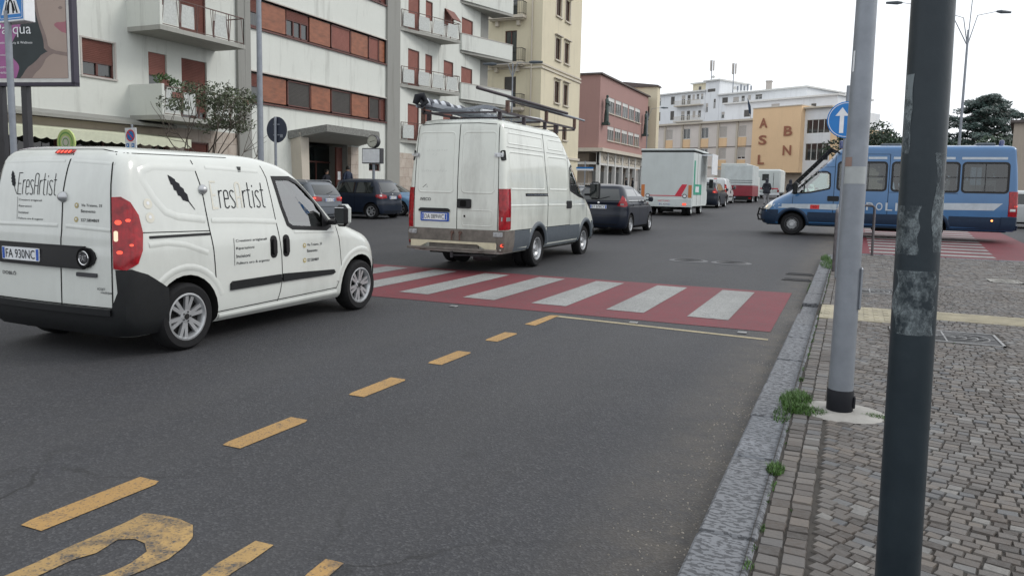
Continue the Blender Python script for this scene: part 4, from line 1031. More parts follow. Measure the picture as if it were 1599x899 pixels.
m = MB(); m.box(-25.15, -24.85, 79.4, 100.3, 4.15, 4.38); m.box(-38, -25.2, 79.3, 79.5, 4.2, 4.45); m.build('portico_beam', 'frame_white', pk)
m = MB(); m.box(-25.14, -24.9, 79.4, 100.2, 4.4, 5.5); m.build('frieze', 'cornice', pk)
m = MB(); p, f = text_in('NAZIONALE  PER  L ASSICURAZIONE', 81.0, 99.0, 4.62, 5.2, .02); m.sheet(p, f, lambda u, v: (-24.895, u, v)); m.build('frieze_lettering', 'darkmetal', pk)
for k in range(6):
    y = 82.4 + 2.95 * k
    if k == 3: 
        m = MB(); m.box(-26.65, -26.5, y - .5, y + 1.9, .6, 4.0); m.build('portal', 'frame_white', pk)
    m = MB(); m.box(-26.58 if k != 3 else -26.49, -26.55 if k != 3 else -26.45, y, y + 1.5, 1.0, 3.6); m.build('dark_doorway', 'glass', pk)
M['bronze'] = pm('bronze', (.05, .075, .07), .55, .4, var=.3, scale=6)
# ---- public health office closing the street
asl = thing('office_building', 'low office building with an orange wall lettered ASL BN, closing the street', 'building', (0, 0, 0))
FA_ = Face(-29.56, 119.8, .884, -.467)
ha = []
for u in (-3.2, .2, 3.5, 6.8, 10.1, 13.3, 16.5):
    ha += [(u, u + 1.25, 9.25, 10.76), (u, u + 1.25, 6.2, 7.72), (u, u + 1.25, 2.9, 4.6)]
shell(asl, FA_, -6, 19.3, 1, 11.5, ha, 12, 'wall_lilac', depth=.25)
rs = random.Random(2)
for h in ha: window(asl, FA_, *h, rs.choice(('half', 'shut', 'half', 'open')), ('frame_stone', 'frame_white'), panes=2, far=True, frac=rs.choice((.3, .5, .8)))
for u in (-3.2, .2, 3.5, 6.8, 10.1, 13.3, 16.5):
    m = MB(); FA_.box(m, u - .35, u - .05, 3, 11.3, 0, .18); m.build('pilaster', 'cornice', asl)
    for v in (4.7, 7.8):
        m = MB(); FA_.box(m, u - .04, u + 1.3, v + .02, v + 1.38, 0, .05); m.build('spandrel', 'wall_orange', asl)
m = MB(); FA_.box(m, -6.2, 19.25, 11.35, 11.62, 0, .45); m.build('eaves', 'cornice', asl)
m = MB(); FA_.box(m, -6, 19.3, 5.05, 5.2, 0, .12); m.build('string_course', 'cornice', asl); m = MB(); FA_.box(m, -6, 19.3, 7.9, 7.96, 0, .1); m.build('string_course', 'roof_dark', asl)
m = MB(); FA_.box(m, 19.3, 26.5, 4.25, 12.8, -6, .9); m.build('orange_wall', 'wall_orange', asl)
m = MB(); FA_.box(m, 19.25, 26.55, 12.8, 12.92, -6, .98); m.build('coping', 'cornice', asl)
m = MB()
for ch, u, v in (('A', 20.42, 10.2), ('S', 20.42, 7.95), ('L', 20.45, 5.35), ('B', 24.15, 9.0), ('N', 24.15, 6.5)):
    p, f = text_in(ch, u, u + (1.25 if ch != 'L' else 1.0), v, v + 1.28, .03); P2 = [FA_(a, b, 1.0) for a, b in p]; m.add(P2, f)
m.build('wall_lettering', pm('letter_brown', (.30, .12, .07), .6, var=.2), asl)
hh_ = [(26.8, 30.0, 9.25, 11.0), (26.8, 30.0, 5.8, 8.0)]
shell(asl, FA_, 26.5, 30.3, 1, 12.4, hh_, 12, 'wall_pale', 'stair_wall', depth=.3)
for h in hh_: window(asl, FA_, *h, 'open', ('frame_white', 'frame_white'), panes=4, far=True)
m = MB(); FA_.box(m, 30.3, 34, 1, 9.6, -8, .3); m.build('orange_wall', 'wall_orange', asl)
m = MB(); FA_.box(m, 26.5, 30.4, 12.4, 12.6, -8, .5); m.build('roof_edge', 'cornice', asl)
m = MB(); FA_.box(m, 19.3, 30.3, 1, 4.2, -6, -.2); m.build('ground_floor_wall', 'wall_beige', asl)
# flag
fl = thing('flagpole', 'leaning flagpole with a dark flag beside the orange wall', 'flag', FA_(18.6, 11.6, .4)); m = MB(); m.cyl((0, 0, 0), (-.5, -.6, 2.9), .04, n=6); m.build('pole', 'frame_white', fl); m = MB(); m.add([(-.5, -.6, 2.8), (.0, -.5, 1.6), (.1, -.6, .5), (-.2, -.55, .7), (-.35, -.6, 1.6)], [(0, 1, 2, 3, 4)]); m.build('flag', 'navy_plastic', fl)
# ---- pale blocks on the rise behind
def block(name, label, F, u0, u1, v0, v1, deep, mat, wins, cat='building', shut=None):
    t = thing(name, label, cat, (0, 0, 0)); shell(t, F, u0, u1, v0, v1, wins, deep, mat, depth=.2)
    for i, h in enumerate(wins): window(t, F, *h, 'half' if i % 3 else 'shut', ('frame_stone' if i % 2 else 'shutter_grey', 'frame_white'), panes=2, far=True, frac=.4)
    m = MB(); F.box(m, u0 - .3, u1 + .3, v1, v1 + .25, -deep - .3, .45); m.build('roof_edge', 'frame_white', t); return t
FB = Face(-38, 156, .884, -.467)
b1 = block('white_block', 'white apartment block with small balconies, left of the antenna tower', FB, -1, 13.0, 4, 20.4, 12, 'wall_pale', [(4.7, 5.7, 18.4, 20.0), (7.4, 8.3, 18.2, 20.0), (8.8, 9.6, 18.2, 20.0), (10.0, 10.6, 18.9, 20.0), (11.0, 11.6, 18.9, 20.0), (12.0, 12.6, 18.9, 20.0), (4.7, 5.7, 15.4, 17.2), (7.4, 8.3, 15.2, 17.0), (8.8, 9.6, 15.2, 17.0), (10.2, 10.9, 15.6, 16.9), (11.5, 12.2, 15.6, 16.9), (1.2, 2.2, 18.4, 20.0), (1.2, 2.2, 15.4, 17.2)])
for z in (18.0, 15.0):
    m = MB(); FB.box(m, 6.4, 12.7, z - .2, z, 0, 1.1); FB.box(m, 6.4, 12.7, z + .8, z + .86, 1.0, 1.08)
    for k in range(26): FB.box(m, 6.4 + .25 * k, 6.44 + .25 * k, z, z + .8, 1.02, 1.06)
    m.build('balcony', 'cornice', b1)
b2 = block('stair_tower', 'white stair tower rising above the pale blocks, with antenna masts on its roof', FB, 13.05, 16.2, 4, 22.1, 9, 'wall_pale', [(13.5, 15.3, 20.1, 20.75), (13.2, 13.8, 16.4, 18.1), (15.0, 15.5, 17.0, 18.8)], 'tower')
b2b = block('rooftop_block', 'low pale rooftop block left of the stair tower', Face(*FB(0, 0, -3)[:2], .884, -.467), 7.6, 13, 20.7, 22.4, 6, 'wall_cream', [(9.0, 9.7, 20.9, 21.9)])
b3 = block('white_block', 'long white apartment block right of the stair tower, half hidden by the orange wall', FB, 16.25, 34, 4, 19.3, 12, 'wall_pale', [(16.9, 18.2, 17.7, 18.9), (19.3, 20.6, 16.9, 18.8), (21.1, 21.8, 17.7, 18.9), (22.5, 23.1, 18.0, 18.9), (24.0, 25.4, 18.0, 18.9), (16.9, 18.2, 15.1, 16.3), (19.3, 20.6, 15.1, 16.3), (21.3, 22.0, 15.1, 16.3)])
m = MB(); FB.box(m, 18.8, 22.4, 16.3, 16.5, 0, 1); FB.box(m, 18.8, 22.4, 16.5, 17.3, .94, 1.0); m.build('balcony', 'cornice', b3)
FC = Face(-20, 135, .884, -.467)
b4 = block('white_wing', 'white top storey with long overhanging roof behind the orange wall', FC, -.6, 19.5, 3, 16.2, 10, 'wall_pale', [(3.2, 4.6, 13.9, 15.1), (8.3, 9.8, 14.7, 15.7), (15.2, 16.1, 13.8, 15.3), (5.7, 6.6, 13.9, 15.1)])
for x, u, z0, z1, lb in ((0, 12.7, 22.0, 26.4, 'taller antenna mast with panel aerials on the stair tower, left one'), (1, 17.7, 19.5, 25.3, 'antenna mast with tangled aerials right of the stair tower')):
    t = thing('antenna_mast', lb, 'antenna', FB(u, z0, -2), group='antenna masts on the roofs'); m = MB(); m.cyl((0, 0, 0), (0, 0, z1 - z0), .09, n=6); m.build('pole', 'galv', t)
    for k in range(3): a = k * 2.1; m = MB(); m.box(.35 * math.cos(a) - .14, .35 * math.cos(a) + .14, .35 * math.sin(a) - .1, .35 * math.sin(a) + .1, z1 - z0 - 2.0, z1 - z0 - .1, 0, .03); m.build('panel_aerial', 'frame_stone', t)
    m = MB(); m.lathe([(.3, 0), (.2, .08), (.001, .12)], (.4, -.2, 1.2), 'y', 14); m.build('dish', 'frame_white', t)
t = thing('antenna_mast', 'cluster of blue-grey rooftop aerials between the two pale blocks', 'antenna', FB(19.5, 19.5, -3), group='antenna masts on the roofs')
for k in range(5): m = MB(); m.cyl((k * .6 - 1.2, 0, 0), (k * .6 - 1.2, 0, 1.6 + .3 * (k % 2)), .05, n=6); m.box(k * .6 - 1.35, k * .6 - 1.05, -.1, .1, .8, 1.6 + .3 * (k % 2), 0, .03); m.build('panel_aerial', 'galv', t)
t = thing('chimney', 'square chimney on the roof of the long white block', 'chimney', FB(24, 19.5, -4)); m = MB(); m.box(-.5, .5, -.5, .5, 0, 2.2); m.box(-.6, .6, -.6, .6, 2.0, 2.15); m.build('stack', 'frame_stone', t)
cb = thing('cream_house', 'cream building with dark mansard roof peeping above the dull red building', 'building', (0, 0, 0)); FH = Face(-30, 101, 1, 0)
shell(cb, FH, 1.2, 6.0, 5, 15.0, [(2, 3, 11, 12.5), (4, 5, 11, 12.5)], 1.5, 'wall_cream'); m = MB(); m.prism([(1.0, 15.0), (6.2, 15.0), (6.1, 15.2), (1.4, 15.75)], FH, -1.5, .3); m.build('roof', 'roof_dark', cb)
# right edge building
rb_ = thing('beige_house', 'beige low building cut off by the right edge, behind the police van', 'building', (0, 0, 0)); FR = Face(8.5, 53.9, .985, -.17)
shell(rb_, FR, 0, 14, 0, 5.95, [(1.4, 2.8, 2.2, 3.8), (4.5, 6, 2.2, 3.8)], 9, 'wall_beige')
for h in ((1.4, 2.8, 2.2, 3.8), (4.5, 6, 2.2, 3.8)): window(rb_, FR, *h, 'open', ('shutter', 'frame_brown'))
m = MB(); FR.box(m, -.2, 14.2, 5.95, 6.1, -9.2, .25); m.build('roof_edge', 'roof_dark', rb_)
gw = tag(MB().build('garden_wall', 'wall_beige'), 'low grey-beige garden wall right of the far street', 'wall'); bpy.data.objects.remove(gw)
m = MB(); m.box(4.5, 30, 56, 56.4, .4, 2.6); tag(m.build('garden_wall', 'wall_beige'), 'long low wall behind the police van, in front of the cedar', 'wall')
# ---------------------------------------------------------------- white panel van, near left
M['doblo_paint'] = pm('van_white_paint', (.60, .62, .585), .27, var=.04, scale=2.2, coat=.7, dirt=.2)
M['window_trim'] = pm('window_trim_black', (.010, .010, .011), .38, spec=.3)
def glyphs():
    """thin condensed strokes, unit cell: height 1 = tall letter"""
    def arc(cx, cy, rx, ry, a0, a1, n=7): return [(cx + rx * math.cos(R(a0 + (a1 - a0) * i / n)), cy + ry * math.sin(R(a0 + (a1 - a0) * i / n))) for i in range(n + 1)]
    G = {}
    G['E'] = (.26, [[(.25, 1), (.0, 1), (0, 0), (.25, 0)], [(0, .5), (.2, .5)]])
    G['A'] = (.26, [[(0, 0), (0, .85)] + arc(.12, .87, .12, .12, 180, 0) + [(.24, 0)], [(0, .42), (.24, .42)]])
    G['r'] = (.15, [[(0, 0), (0, .68)], [(0, .52)] + arc(.12, .55, .1, .12, 170, 60)])
    G['e'] = (.21, [[(0, .36), (.2, .36), (.2, .55)] + arc(.1, .57, .1, .11, 0, 180) + [(0, .12)] + arc(.1, .11, .1, .11, 180, 350)])
    G['s'] = (.21, [arc(.1, .56, .1, .12, 20, 180) + [(0, .5)] + [(.2, .2)] + arc(.1, .12, .1, .12, 0, -160)])
    G['t'] = (.18, [[(.05, 1), (.05, .1)] + arc(.14, .1, .09, .1, 180, 290), [(-.03, .7), (.16, .7)]])
    G['i'] = (.06, [[(.02, 0), (.02, .68)], [(.02, .82), (.02, .9)]])
    return G
GL = glyphs()
def stroke_word(word, u0, u1, v0, v1, wd):
    tot = sum(GL[c][0] + .09 for c in word) - .09; su = (u1 - u0) / tot; sv = v1 - v0; u = u0; outl = []
    for c in word:
        outl.append([(densify([(u + x * su, v0 + y * sv) for x, y in pth], .04), wd) for pth in GL[c][1]]); u += (GL[c][0] + .09) * su
    return outl
def feather(u0, v0, u1, v1, w_):
    """closed outline of a feather with notches, from tip (u0,v0) to quill (u1,v1)"""
    a = Vector((u0, v0)); b = Vector((u1, v1)); d = b - a; n = Vector((-d.y, d.x)).normalized()
    prof = [(0, 0), (.08, .35), (.2, .75), (.24, .55), (.34, .95), (.4, .7), (.5, 1), (.56, .7), (.66, .85), (.74, .4), (.8, .12), (1.0, .05)]
    up = [a + d * t + n * w_ * h * .5 for t, h in prof]; dn = [a + d * t - n * w_ * h * .62 for t, h in prof[::-1] if t > 0]
    return [tuple(p) for p in up + dn]
DL = [(.20, -.60, 3.16, .84, .14, .34, .02, .14, .04, .8),
      (.26, -.66, 3.30, .89, .14, .36, .03, .16, .05, .8),
      (.45, -.69, 3.38, .912, .14, .38, .035, .18, .07, .8),
      (.62, -.685, 3.38, .915, .14, .38, .035, .18, .07, .8),
      (.78, -.68, 3.33, .915, .14, .38, .035, .18, .07, .8),
      (.90, -.675, 3.22, .913, .14, .38, .035, .2, .08, .8),
      (.98, -.67, 3.02, .908, .14, .36, .035, .2, .09, .8),
      (1.05, -.668, 2.78, .90, .14, .34, .035, .2, .08, .6),
      (1.10, -.665, 2.58, .892, .14, .32, .035, .2, .07, .5),
      (1.25, -.655, 2.38, .872, .14, .3, .035, .2, .06, .5),
      (1.42, -.64, 2.16, .845, .13, .28, .03, .18, .05, .5),
      (1.58, -.615, 1.95, .815, .13, .26, .03, .16, .05, .5),
      (1.68, -.59, 1.78, .79, .13, .25, .03, .14, .04, .5),
      (1.75, -.56, 1.58, .755, .14, .25, .03, .12, .04, .5),
      (1.80, -.51, 1.32, .70, .15, .25, .03, .1, .03, .5),
      (1.825, -.45, 1.05, .60, .15, .25, .02, .08, .02, .4),
      (1.838, -.35, .80, .42, .14, .2, .02, .05, .0, .4),
      (1.842, -.15, .45, .12, .05, .05, .01, .01, .0, .2)]
DWIN = [(1.27, 1.595), (1.53, 1.60), (1.66, 1.56), (1.80, 1.46), (1.96, 1.31), (2.10, 1.15), (2.13, 1.07), (2.06, 1.035), (1.48, 1.07), (1.41, 1.11), (1.34, 1.3)]
def build_panel_van(name, label, loc, rz, decals=True, group=None, paint='doblo_paint'):
    t = thing(name, label, 'van', loc, rz, group)
    B = Body(DL, step=.055)
    WB = 2.72
    for y in (0, WB):
        B.arch(y, .31, .385, .52, 1.2); B.arch(y, .31, .385, -.52, -1.2)
    if decals:
        B.cavity(.55); B.cutpoly(DWIN, 'S', -1.5, 1.5)
        B.cutpoly([(-.68, 1.14), (.68, 1.14), (.6, 1.6), (-.6, 1.6)], 'F', 1.2, 4)
    B.finish('body', [paint], t)
    # black cladding: rear bumper wraps up to the wheel arches
    W = ('W', 0, .3)
    m = MB()
    P = [(-1.06, .207), (-1.06, .60), (-.90, .74), (-.80, .795), (-.70, .79), (-.71, .60), (-.66, .445), (.66, .445), (.71, .60), (.70, .79), (.80, .795), (.90, .74), (1.06, .60), (1.06, .207)]
    B.patch(m, P, W, .022, 0, thick=.03, grid=.06)
    B.patch(m, [(-.66, .40), (.66, .40), (.66, .455), (-.66, .455)], W, .05, 0, thick=.03)
    m.build('rear_bumper', 'black_plastic', t, 30)
    m = MB(); WF = ('W', 0, 2.5)
    B.patch(m, [(math.pi - .98, .2), (math.pi - .98, .36), (math.pi - .90, .60), (math.pi - .6, .62), (math.pi + .6, .62), (math.pi + .90, .60), (math.pi + .98, .36), (math.pi + .98, .2)], WF, .02, 0, thick=.03)
    m.build('front_bumper', 'black_plastic', t, 30)
    # lights
    TL = [(.685, .80), (.68, 1.40), (.74, 1.405), (.80, 1.36), (.85, 1.25), (.875, 1.1), (.87, .95), (.84, .84), (.77, .79)]
    for s in (1, -1):
        m = MB(); B.patch(m, [(s * u, v) for u, v in TL], W, .018, 0, thick=.03, grid=.035)
        o = m.build('taillight', 'red_lens', t, 40)
        m = MB()
        B.patch(m, [(s * u, v) for u, v in rrect(.70, .745, 1.17, 1.21, .019)], W, .021, 0)
        B.patch(m, [(s * u, v) for u, v in rrect(.768, .80, 1.195, 1.22, .012)], W, .021, 0)
        B.patch(m, [(s * u, v) for u, v in rrect(.71, .75, .925, .955, .015)], W, .021, 0)
        B.patch(m, [(s * u, v) for u, v in rrect(.79, .815, .99, 1.01, .01)], W, .021, 0)
        B.patch(m, [(s * u, v) for u, v in rrect(.693, .722, 1.03, 1.12, .014)], W, .021, 1)
        m.build('lamp_bulb', ['red_lit', 'white_lit'], o)
    m = MB(); B.patch(m, rrect(-.02, .2, 1.765, 1.80, .016), 'B', .02, 0, thick=.03)
    for k in range(4): B.patch(m, circle(.02 + .047 * k, 1.783, .014, 10), 'B', .023, 1)
    m.build('brake_light', ['red_lens', 'red_lit'], t, 30)
    for s in (1, -1):
        m = MB(); B.patch(m, [(math.pi + s * .36, .80), (math.pi + s * .62, .83), (math.pi + s * .78, .98), (math.pi + s * .74, 1.02), (math.pi + s * .5, .93)], WF, .012, 0, thick=.03)
        m.build('headlight', 'clear_lens', t, 30)
    # door seams
    m = MB()
    for s in ('R', 'L'):
        B.line(m, [(.205, 1.785), (.235, 1.62), (.27, 1.47), (.28, 1.3), (.30, 1.1), (.33, .9), (.35, .62)], s, .011)
        B.line(m, [(1.12, 1.72), (1.17, 1.6), (1.22, 1.2), (1.28, .8), (1.29, .56), (1.26, .40), (1.22, .30)], s, .009)
        B.line(m, [(2.24, 1.06), (2.29, .9), (2.33, .6), (2.30, .42), (2.24, .32)], s, .008)
        B.line(m, [(-.46, 1.10), (.30, 1.085)], s, .008)
        B.line(m, [(-.44, 1.775), (.7, 1.785)], s, .006)
        B.line(m, [(.38, .30), (2.24, .33)], s, .009)
    B.line(m, [(.17, .455), (.165, .7), (.16, 1.02), (.17, 1.1), (.175, 1.45), (.20, 1.7), (.215, 1.825)], 'B', .013)
    for s in (1, -1): B.line(m, [(s * .672, .46), (s * .672, 1.2), (s * .672, 1.5), (s * .68, 1.68), (s * .70, 1.765)], W, .009, .004)
    B.line(m, [(-.79, .462), (.79, .462)], 'B', .01)
    B.line(m, [(-.71, 1.775), (-.5, 1.805), (.5, 1.805), (.71, 1.775)], 'B', .006)
    m.build('door_seams', 'seam', t)
    # pressings
    m = MB()
    for s in ('R', 'L'):
        B.bead(m, [(.24, 1.67), (-.25, 1.67), (-.37, 1.63), (-.38, 1.55), (-.28, 1.38), (-.18, 1.27), (-.05, 1.225), (.26, 1.19)], s, .085, .010)
        B.bead(m, [(.36, 1.68), (1.06, 1.66)], s, .05, .007)
        B.bead(m, [(.34, 1.18), (.8, 1.165), (1.24, 1.14)], s, .07, .008)
        B.bead(m, [(1.5, 1.02), (2.2, 1.0)], s, .05, .006)
        B.bead(m, [(-.43, .62)] + [(.455 * math.cos(R(a)), .31 + .455 * math.sin(R(a))) for a in range(140, 12, -10)], s, .075, .012)
        B.bead(m, [(WB + .455 * math.cos(R(a)), .31 + .455 * math.sin(R(a))) for a in range(168, 20, -10)], s, .075, .014)
        B.bead(m, [(.40, .245), (2.26, .27)], s, .07, .02)
        B.bead(m, [(-.40, .99), (-.2, 1.0), (0, .97), (.26, .88)], s, .07, .008)
    B.bead(m, [(-.72, 1.13), (-.1, 1.14), (.12, 1.14)], 'B', .05, .006); B.bead(m, [(.22, 1.14), (.74, 1.12)], 'B', .05, .006)
    B.bead(m, [(-.7, 1.69), (-.2, 1.70), (.14, 1.70)], 'B', .04, .006); B.bead(m, [(.24, 1.70), (.72, 1.68)], 'B', .04, .006)
    m.build('panel_pressings', paint, t, 60)
    for s in ('R', 'L'):
        for P in ([(.53, .495), (1.26, .50), (1.26, .585), (.56, .58), (.53, .56)], [(1.29, .502), (2.16, .50), (2.2, .52), (2.17, .555), (1.29, .587)]):
            m = MB(); B.patch(m, P, s, .02, 0, thick=.02); m.build('side_moulding', 'black_plastic', t, 30)
    for s in ('R', 'L'):
        m = MB(); B.patch(m, rrect(-.39, .30, 1.045, 1.068, .006), s, .006, 0, thick=.01); m.build('door_rail', 'window_trim', t)
        for y in (1.16, 1.355):
            m = MB(); B.patch(m, rrect(y - .05, y + .05, .765, 1.0, .045, 5), s, .004, 0, thick=.01)
            B.patch(m, rrect(y - .026, y + .026, .80, .965, .024, 4), s, .03, 0, thick=.03)
            m.build('door_handle', 'window_trim', t, 35)
    # side window frame and glass
    for s in ('R', 'L'):
        m = MB(); B.line(m, DWIN, s, .045, .004, 0, closed=True, thick=.004); 
        B.patch(m, [(1.98, 1.06), (2.15, 1.04), (2.16, 1.12), (2.02, 1.27)], s, .004)
        o = m.build('window', 'window_trim', t)
        m = MB(); B.patch(m, DWIN, s, -.006, 0, grid=.12); m.build('pane', 'glass_clear' if decals else 'glass', o, 60)
    m = MB(); WS = [(-.70, 1.13), (.70, 1.13), (.62, 1.61), (-.62, 1.61)]
    B.patch(m, WS, 'F', -.004 if decals else .004, 0, grid=.12); m.build('windscreen', 'glass_clear' if decals else 'glass', t, 60)
    # mirrors
    for s in (1, -1):
        m = MB(); x = s * .90
        m.box(x, x + s * .12, 2.07, 2.15, 1.08, 1.14, 0, .015)
        m.box(x + s * .07, x + s * .24, 2.10, 2.20, 1.06, 1.31, 0, .045)
        m.box(x + s * .09, x + s * .222, 2.094, 2.101, 1.09, 1.28, 1, .02)
        o = m.build('side_mirror', ['window_trim', 'glass'], t, 60)
        m = MB(); m.box(x + s * .078, x + s * .248, 2.155, 2.245, 1.07, 1.318, 0, .044); m.build('mirror_cap', paint, o, 60)
    for y in (0, WB):
        for s in (1, -1): wheel(t, s * .82, y, .31, .2, s, 'hubcap', rimr=.215)
    # underside, axle; floor box widened to deepen the shadow under the van
    m = MB(); m.box(-.78, .78, .42, 2.3, .185, .27); m.box(-.5, .5, -.5, 3.2, .19, .27); m.cyl((-.7, 0, .28), (.7, 0, .28), .05); m.cyl((-.5, -.55, .25), (-.5, -.2, .25), .07)
    m.build('underbody', 'well', t)
    # plate recess strip
    m = MB(); B.patch(m, [(-.69, .80), (-.69, .955), (-.66, .965), (.46, .965), (.52, .96), (.57, .925), (.59, .88), (.57, .835), (.52, .80), (.46, .79), (-.66, .79)], 'B', .016, 0, thick=.03)
    strip = m.build('handle_strip', 'window_trim', t, 30)
    m = MB(); B.line(m, [(-.68, .79), (.46, .785)], 'B', .012, .03, 0, thick=.02); B.line(m, [(-.68, .968), (.46, .97)], 'B', .01, .03, 0, thick=.02); m.build('strip_edge', 'window_trim', strip)
    yb = B.hit('B', -.3, .87)[0].y
    plate(t, 'FA 930NC', -.335, yb - .022, .872, .50, .115)
    m = MB(); yb = B.hit('B', .47, .875)[0].y
    m.lathe([(.088, yb - .03), (.082, yb - .034), (.07, yb - .03)], (.47, 0, .875), 'y', 28, 1)
    m.lathe([(.072, yb - .02), (.001, yb - .024)], (.47, 0, .875), 'y', 28, 2)
    m.lathe([(.062, yb - .03), (.058, yb - .033), (.052, yb - .03)], (.47, 0, .875), 'y', 28, 0)
    if decals: B.text(m, 'FIAT', 'B', .432, .508, .85, .90, .036, 0)
    m.build('emblem', ['chrome', 'seam', 'darkmetal'], t, 40)
    m = MB(); B.patch(m, rrect(.36, .60, .715, .75, .01), 'B', .012, 0, thick=.01); m.build('trim_badge', 'darkmetal', t)
    for mode, u, v in (('B', .18, 1.388), ('R', .275, 1.47)):
        if not decals: break
        p, d = B.hit(mode, u, v); m = MB()
        ax = 'y' if mode == 'B' else 'x'; sg = -1 if mode == 'B' else 1
        prof = [(.048, 0), (.047, sg * .012), (.038, sg * .02), (.034, sg * .035), (.022, sg * .045), (.001, sg * .048)]
        m.lathe([(r, h) for r, h in prof], tuple(p), ax, 20); m.build('security_lock', 'silver', t, 50)
    if decals:
        def write(nm, items, mats):
            m = MB()
            for fnc in items: fnc(m)
            m.build(nm, mats, t)
        def logo(mode, u0, u1, v0, v1, wd):
            def f(m):
                for i, g in enumerate(stroke_word('EresArtist', u0, u1, v0, v1, wd)):
                    for pth, w_ in g:
                        p, fc = ribbon2(pth, w_ * (1.5 if mode == 'R' and i in (0, 4) else 1)); B.project(m, p, fc, mode, .003, 1 if (mode == 'R' and i in (0, 4)) else 0)
            return f
        def lines(mode, rows, u0, h, gap, v1, wu):
            def f(m):
                for k, (t_, w_) in enumerate(rows): B.text(m, t_, mode, u0, u0 + w_ * wu, v1 - k * gap - h, v1 - k * gap, .003, 0, .006)
            return f
        rows = [('Creazioni artigianali', .44), ('Riparazioni', .25), ('Incisioni', .19), ('Pulitura oro & argento', .47)]
        def pin(mode, u, v, r, mi=1):
            def f(m):
                p, fc = tri_poly(circle(u, v, r, 18), .05); B.project(m, p, fc, mode, .003, mi)
                p, fc = tri_poly(circle(u, v + r * .12, r * .36, 10), .05); B.project(m, p, fc, mode, .0045, 3)
            return f
        def ln(mode, a, b, wd): return lambda m: B.line(m, [a, b], mode, wd, .003)
        def fe(mode, *a): return lambda m: B.patch(m, feather(*a), mode, .003, 0, grid=.08)
        def fe2(mode, a, b): return lambda m: B.line(m, [a, b], mode, .006, .003)
        mats = ['ink', 'ink_cream', 'ink_gold', 'plate_white']
        write('side_lettering', [logo('R', .38, 1.10, 1.295, 1.545, .012), fe('R', -.10, 1.60, .145, 1.30, .085), fe2('R', (.1, 1.35), (.155, 1.285)),
              lines('R', rows, .62, .033, .074, .985, 1.0), ln('R', (.595, 1.0), (.595, .73), .005),
              lines('R', [('Via Traiano, 33', .26), ('Benevento', .18)], 1.70, .033, .066, .885, 1.0), lines('R', [('327.5804869', .2)], 1.70, .033, .07, .715, 1.0),
              pin('R', 1.655, .865, .027, 2), pin('R', 1.655, .70, .027, 2), pin('R', -.36, 1.345, .045, 1), pin('R', -.355, 1.225, .045, 1)], mats)
        write('rear_lettering', [logo('B', -.435, .085, 1.40, 1.59, .0075), fe('B', -.545, 1.61, -.47, 1.43, .055), fe2('B', (-.48, 1.45), (-.445, 1.40)),
              lines('B', rows, -.41, .022, .055, 1.36, .72), ln('B', (-.43, 1.375), (-.43, 1.175), .004),
              lines('B', [('Via Traiano, 33', .26), ('Benevento', .18)], .40, .026, .048, 1.335, .92), lines('B', [('327.5804869', .2)], .40, .026, .05, 1.21, 1.05),
              pin('B', .345, 1.32, .024, 2), pin('B', .345, 1.20, .024, 2)], mats)
        m = MB(); B.text(m, 'DOBLÒ', 'B', -.64, -.44, .672, .71, .005, 0, .012); m.build('model_badge', 'darkmetal', t)
        m = MB(); B.text(m, 'ECOJET', 'B', .60, .69, .605, .63, .005, 0, .01); B.text(m, 'multijet', 'B', .64, .77, .578, .602, .005, 0, .01); m.build('engine_badge', 'darkmetal', t)
        # cabin
        for sx in (-.4, .4):
            m = MB(); m.box(sx - .25, sx + .25, .95, 1.5, .55, .78, 0, .06); m.box(sx - .23, sx + .23, .92, 1.08, .7, 1.28, 0, .06); m.box(sx - .13, sx + .13, .93, 1.03, 1.30, 1.5, 0, .045)
            m.build('front_seat', 'interior', t, 40)
        m = MB(); pts = [(-.4 + .19 * math.cos(a), 1.9 + .05 * math.sin(a), 1.1 + .18 * math.sin(a)) for a in [2 * math.pi * i / 24 for i in range(24)]]
        m.tube(pts, .016, 6, closed=True); m.cyl((-.4, 1.9, 1.1), (-.4, 2.1, 1.0), .03); m.box(-.57, -.23, 1.89, 1.92, 1.08, 1.12)
        m.box(-.75, .75, 1.95, 2.4, .8, 1.08, 0, .08); m.box(-.8, .8, .78, .82, .6, 1.7)
        m.build('dashboard', 'interior', t, 40)
        m = MB(); m.cyl((.0, 1.72, 1.5), (.0, 1.8, 1.58), .008); m.box(-.1, .1, 1.70, 1.73, 1.45, 1.52, 0, .01); m.build('rear_view_mirror', 'interior', t)
    return t
build_panel_van('panel_van', 'white panel van lettered in black with a feather, nearest vehicle at the left edge', (-6.43, 5.20, 0), 0)
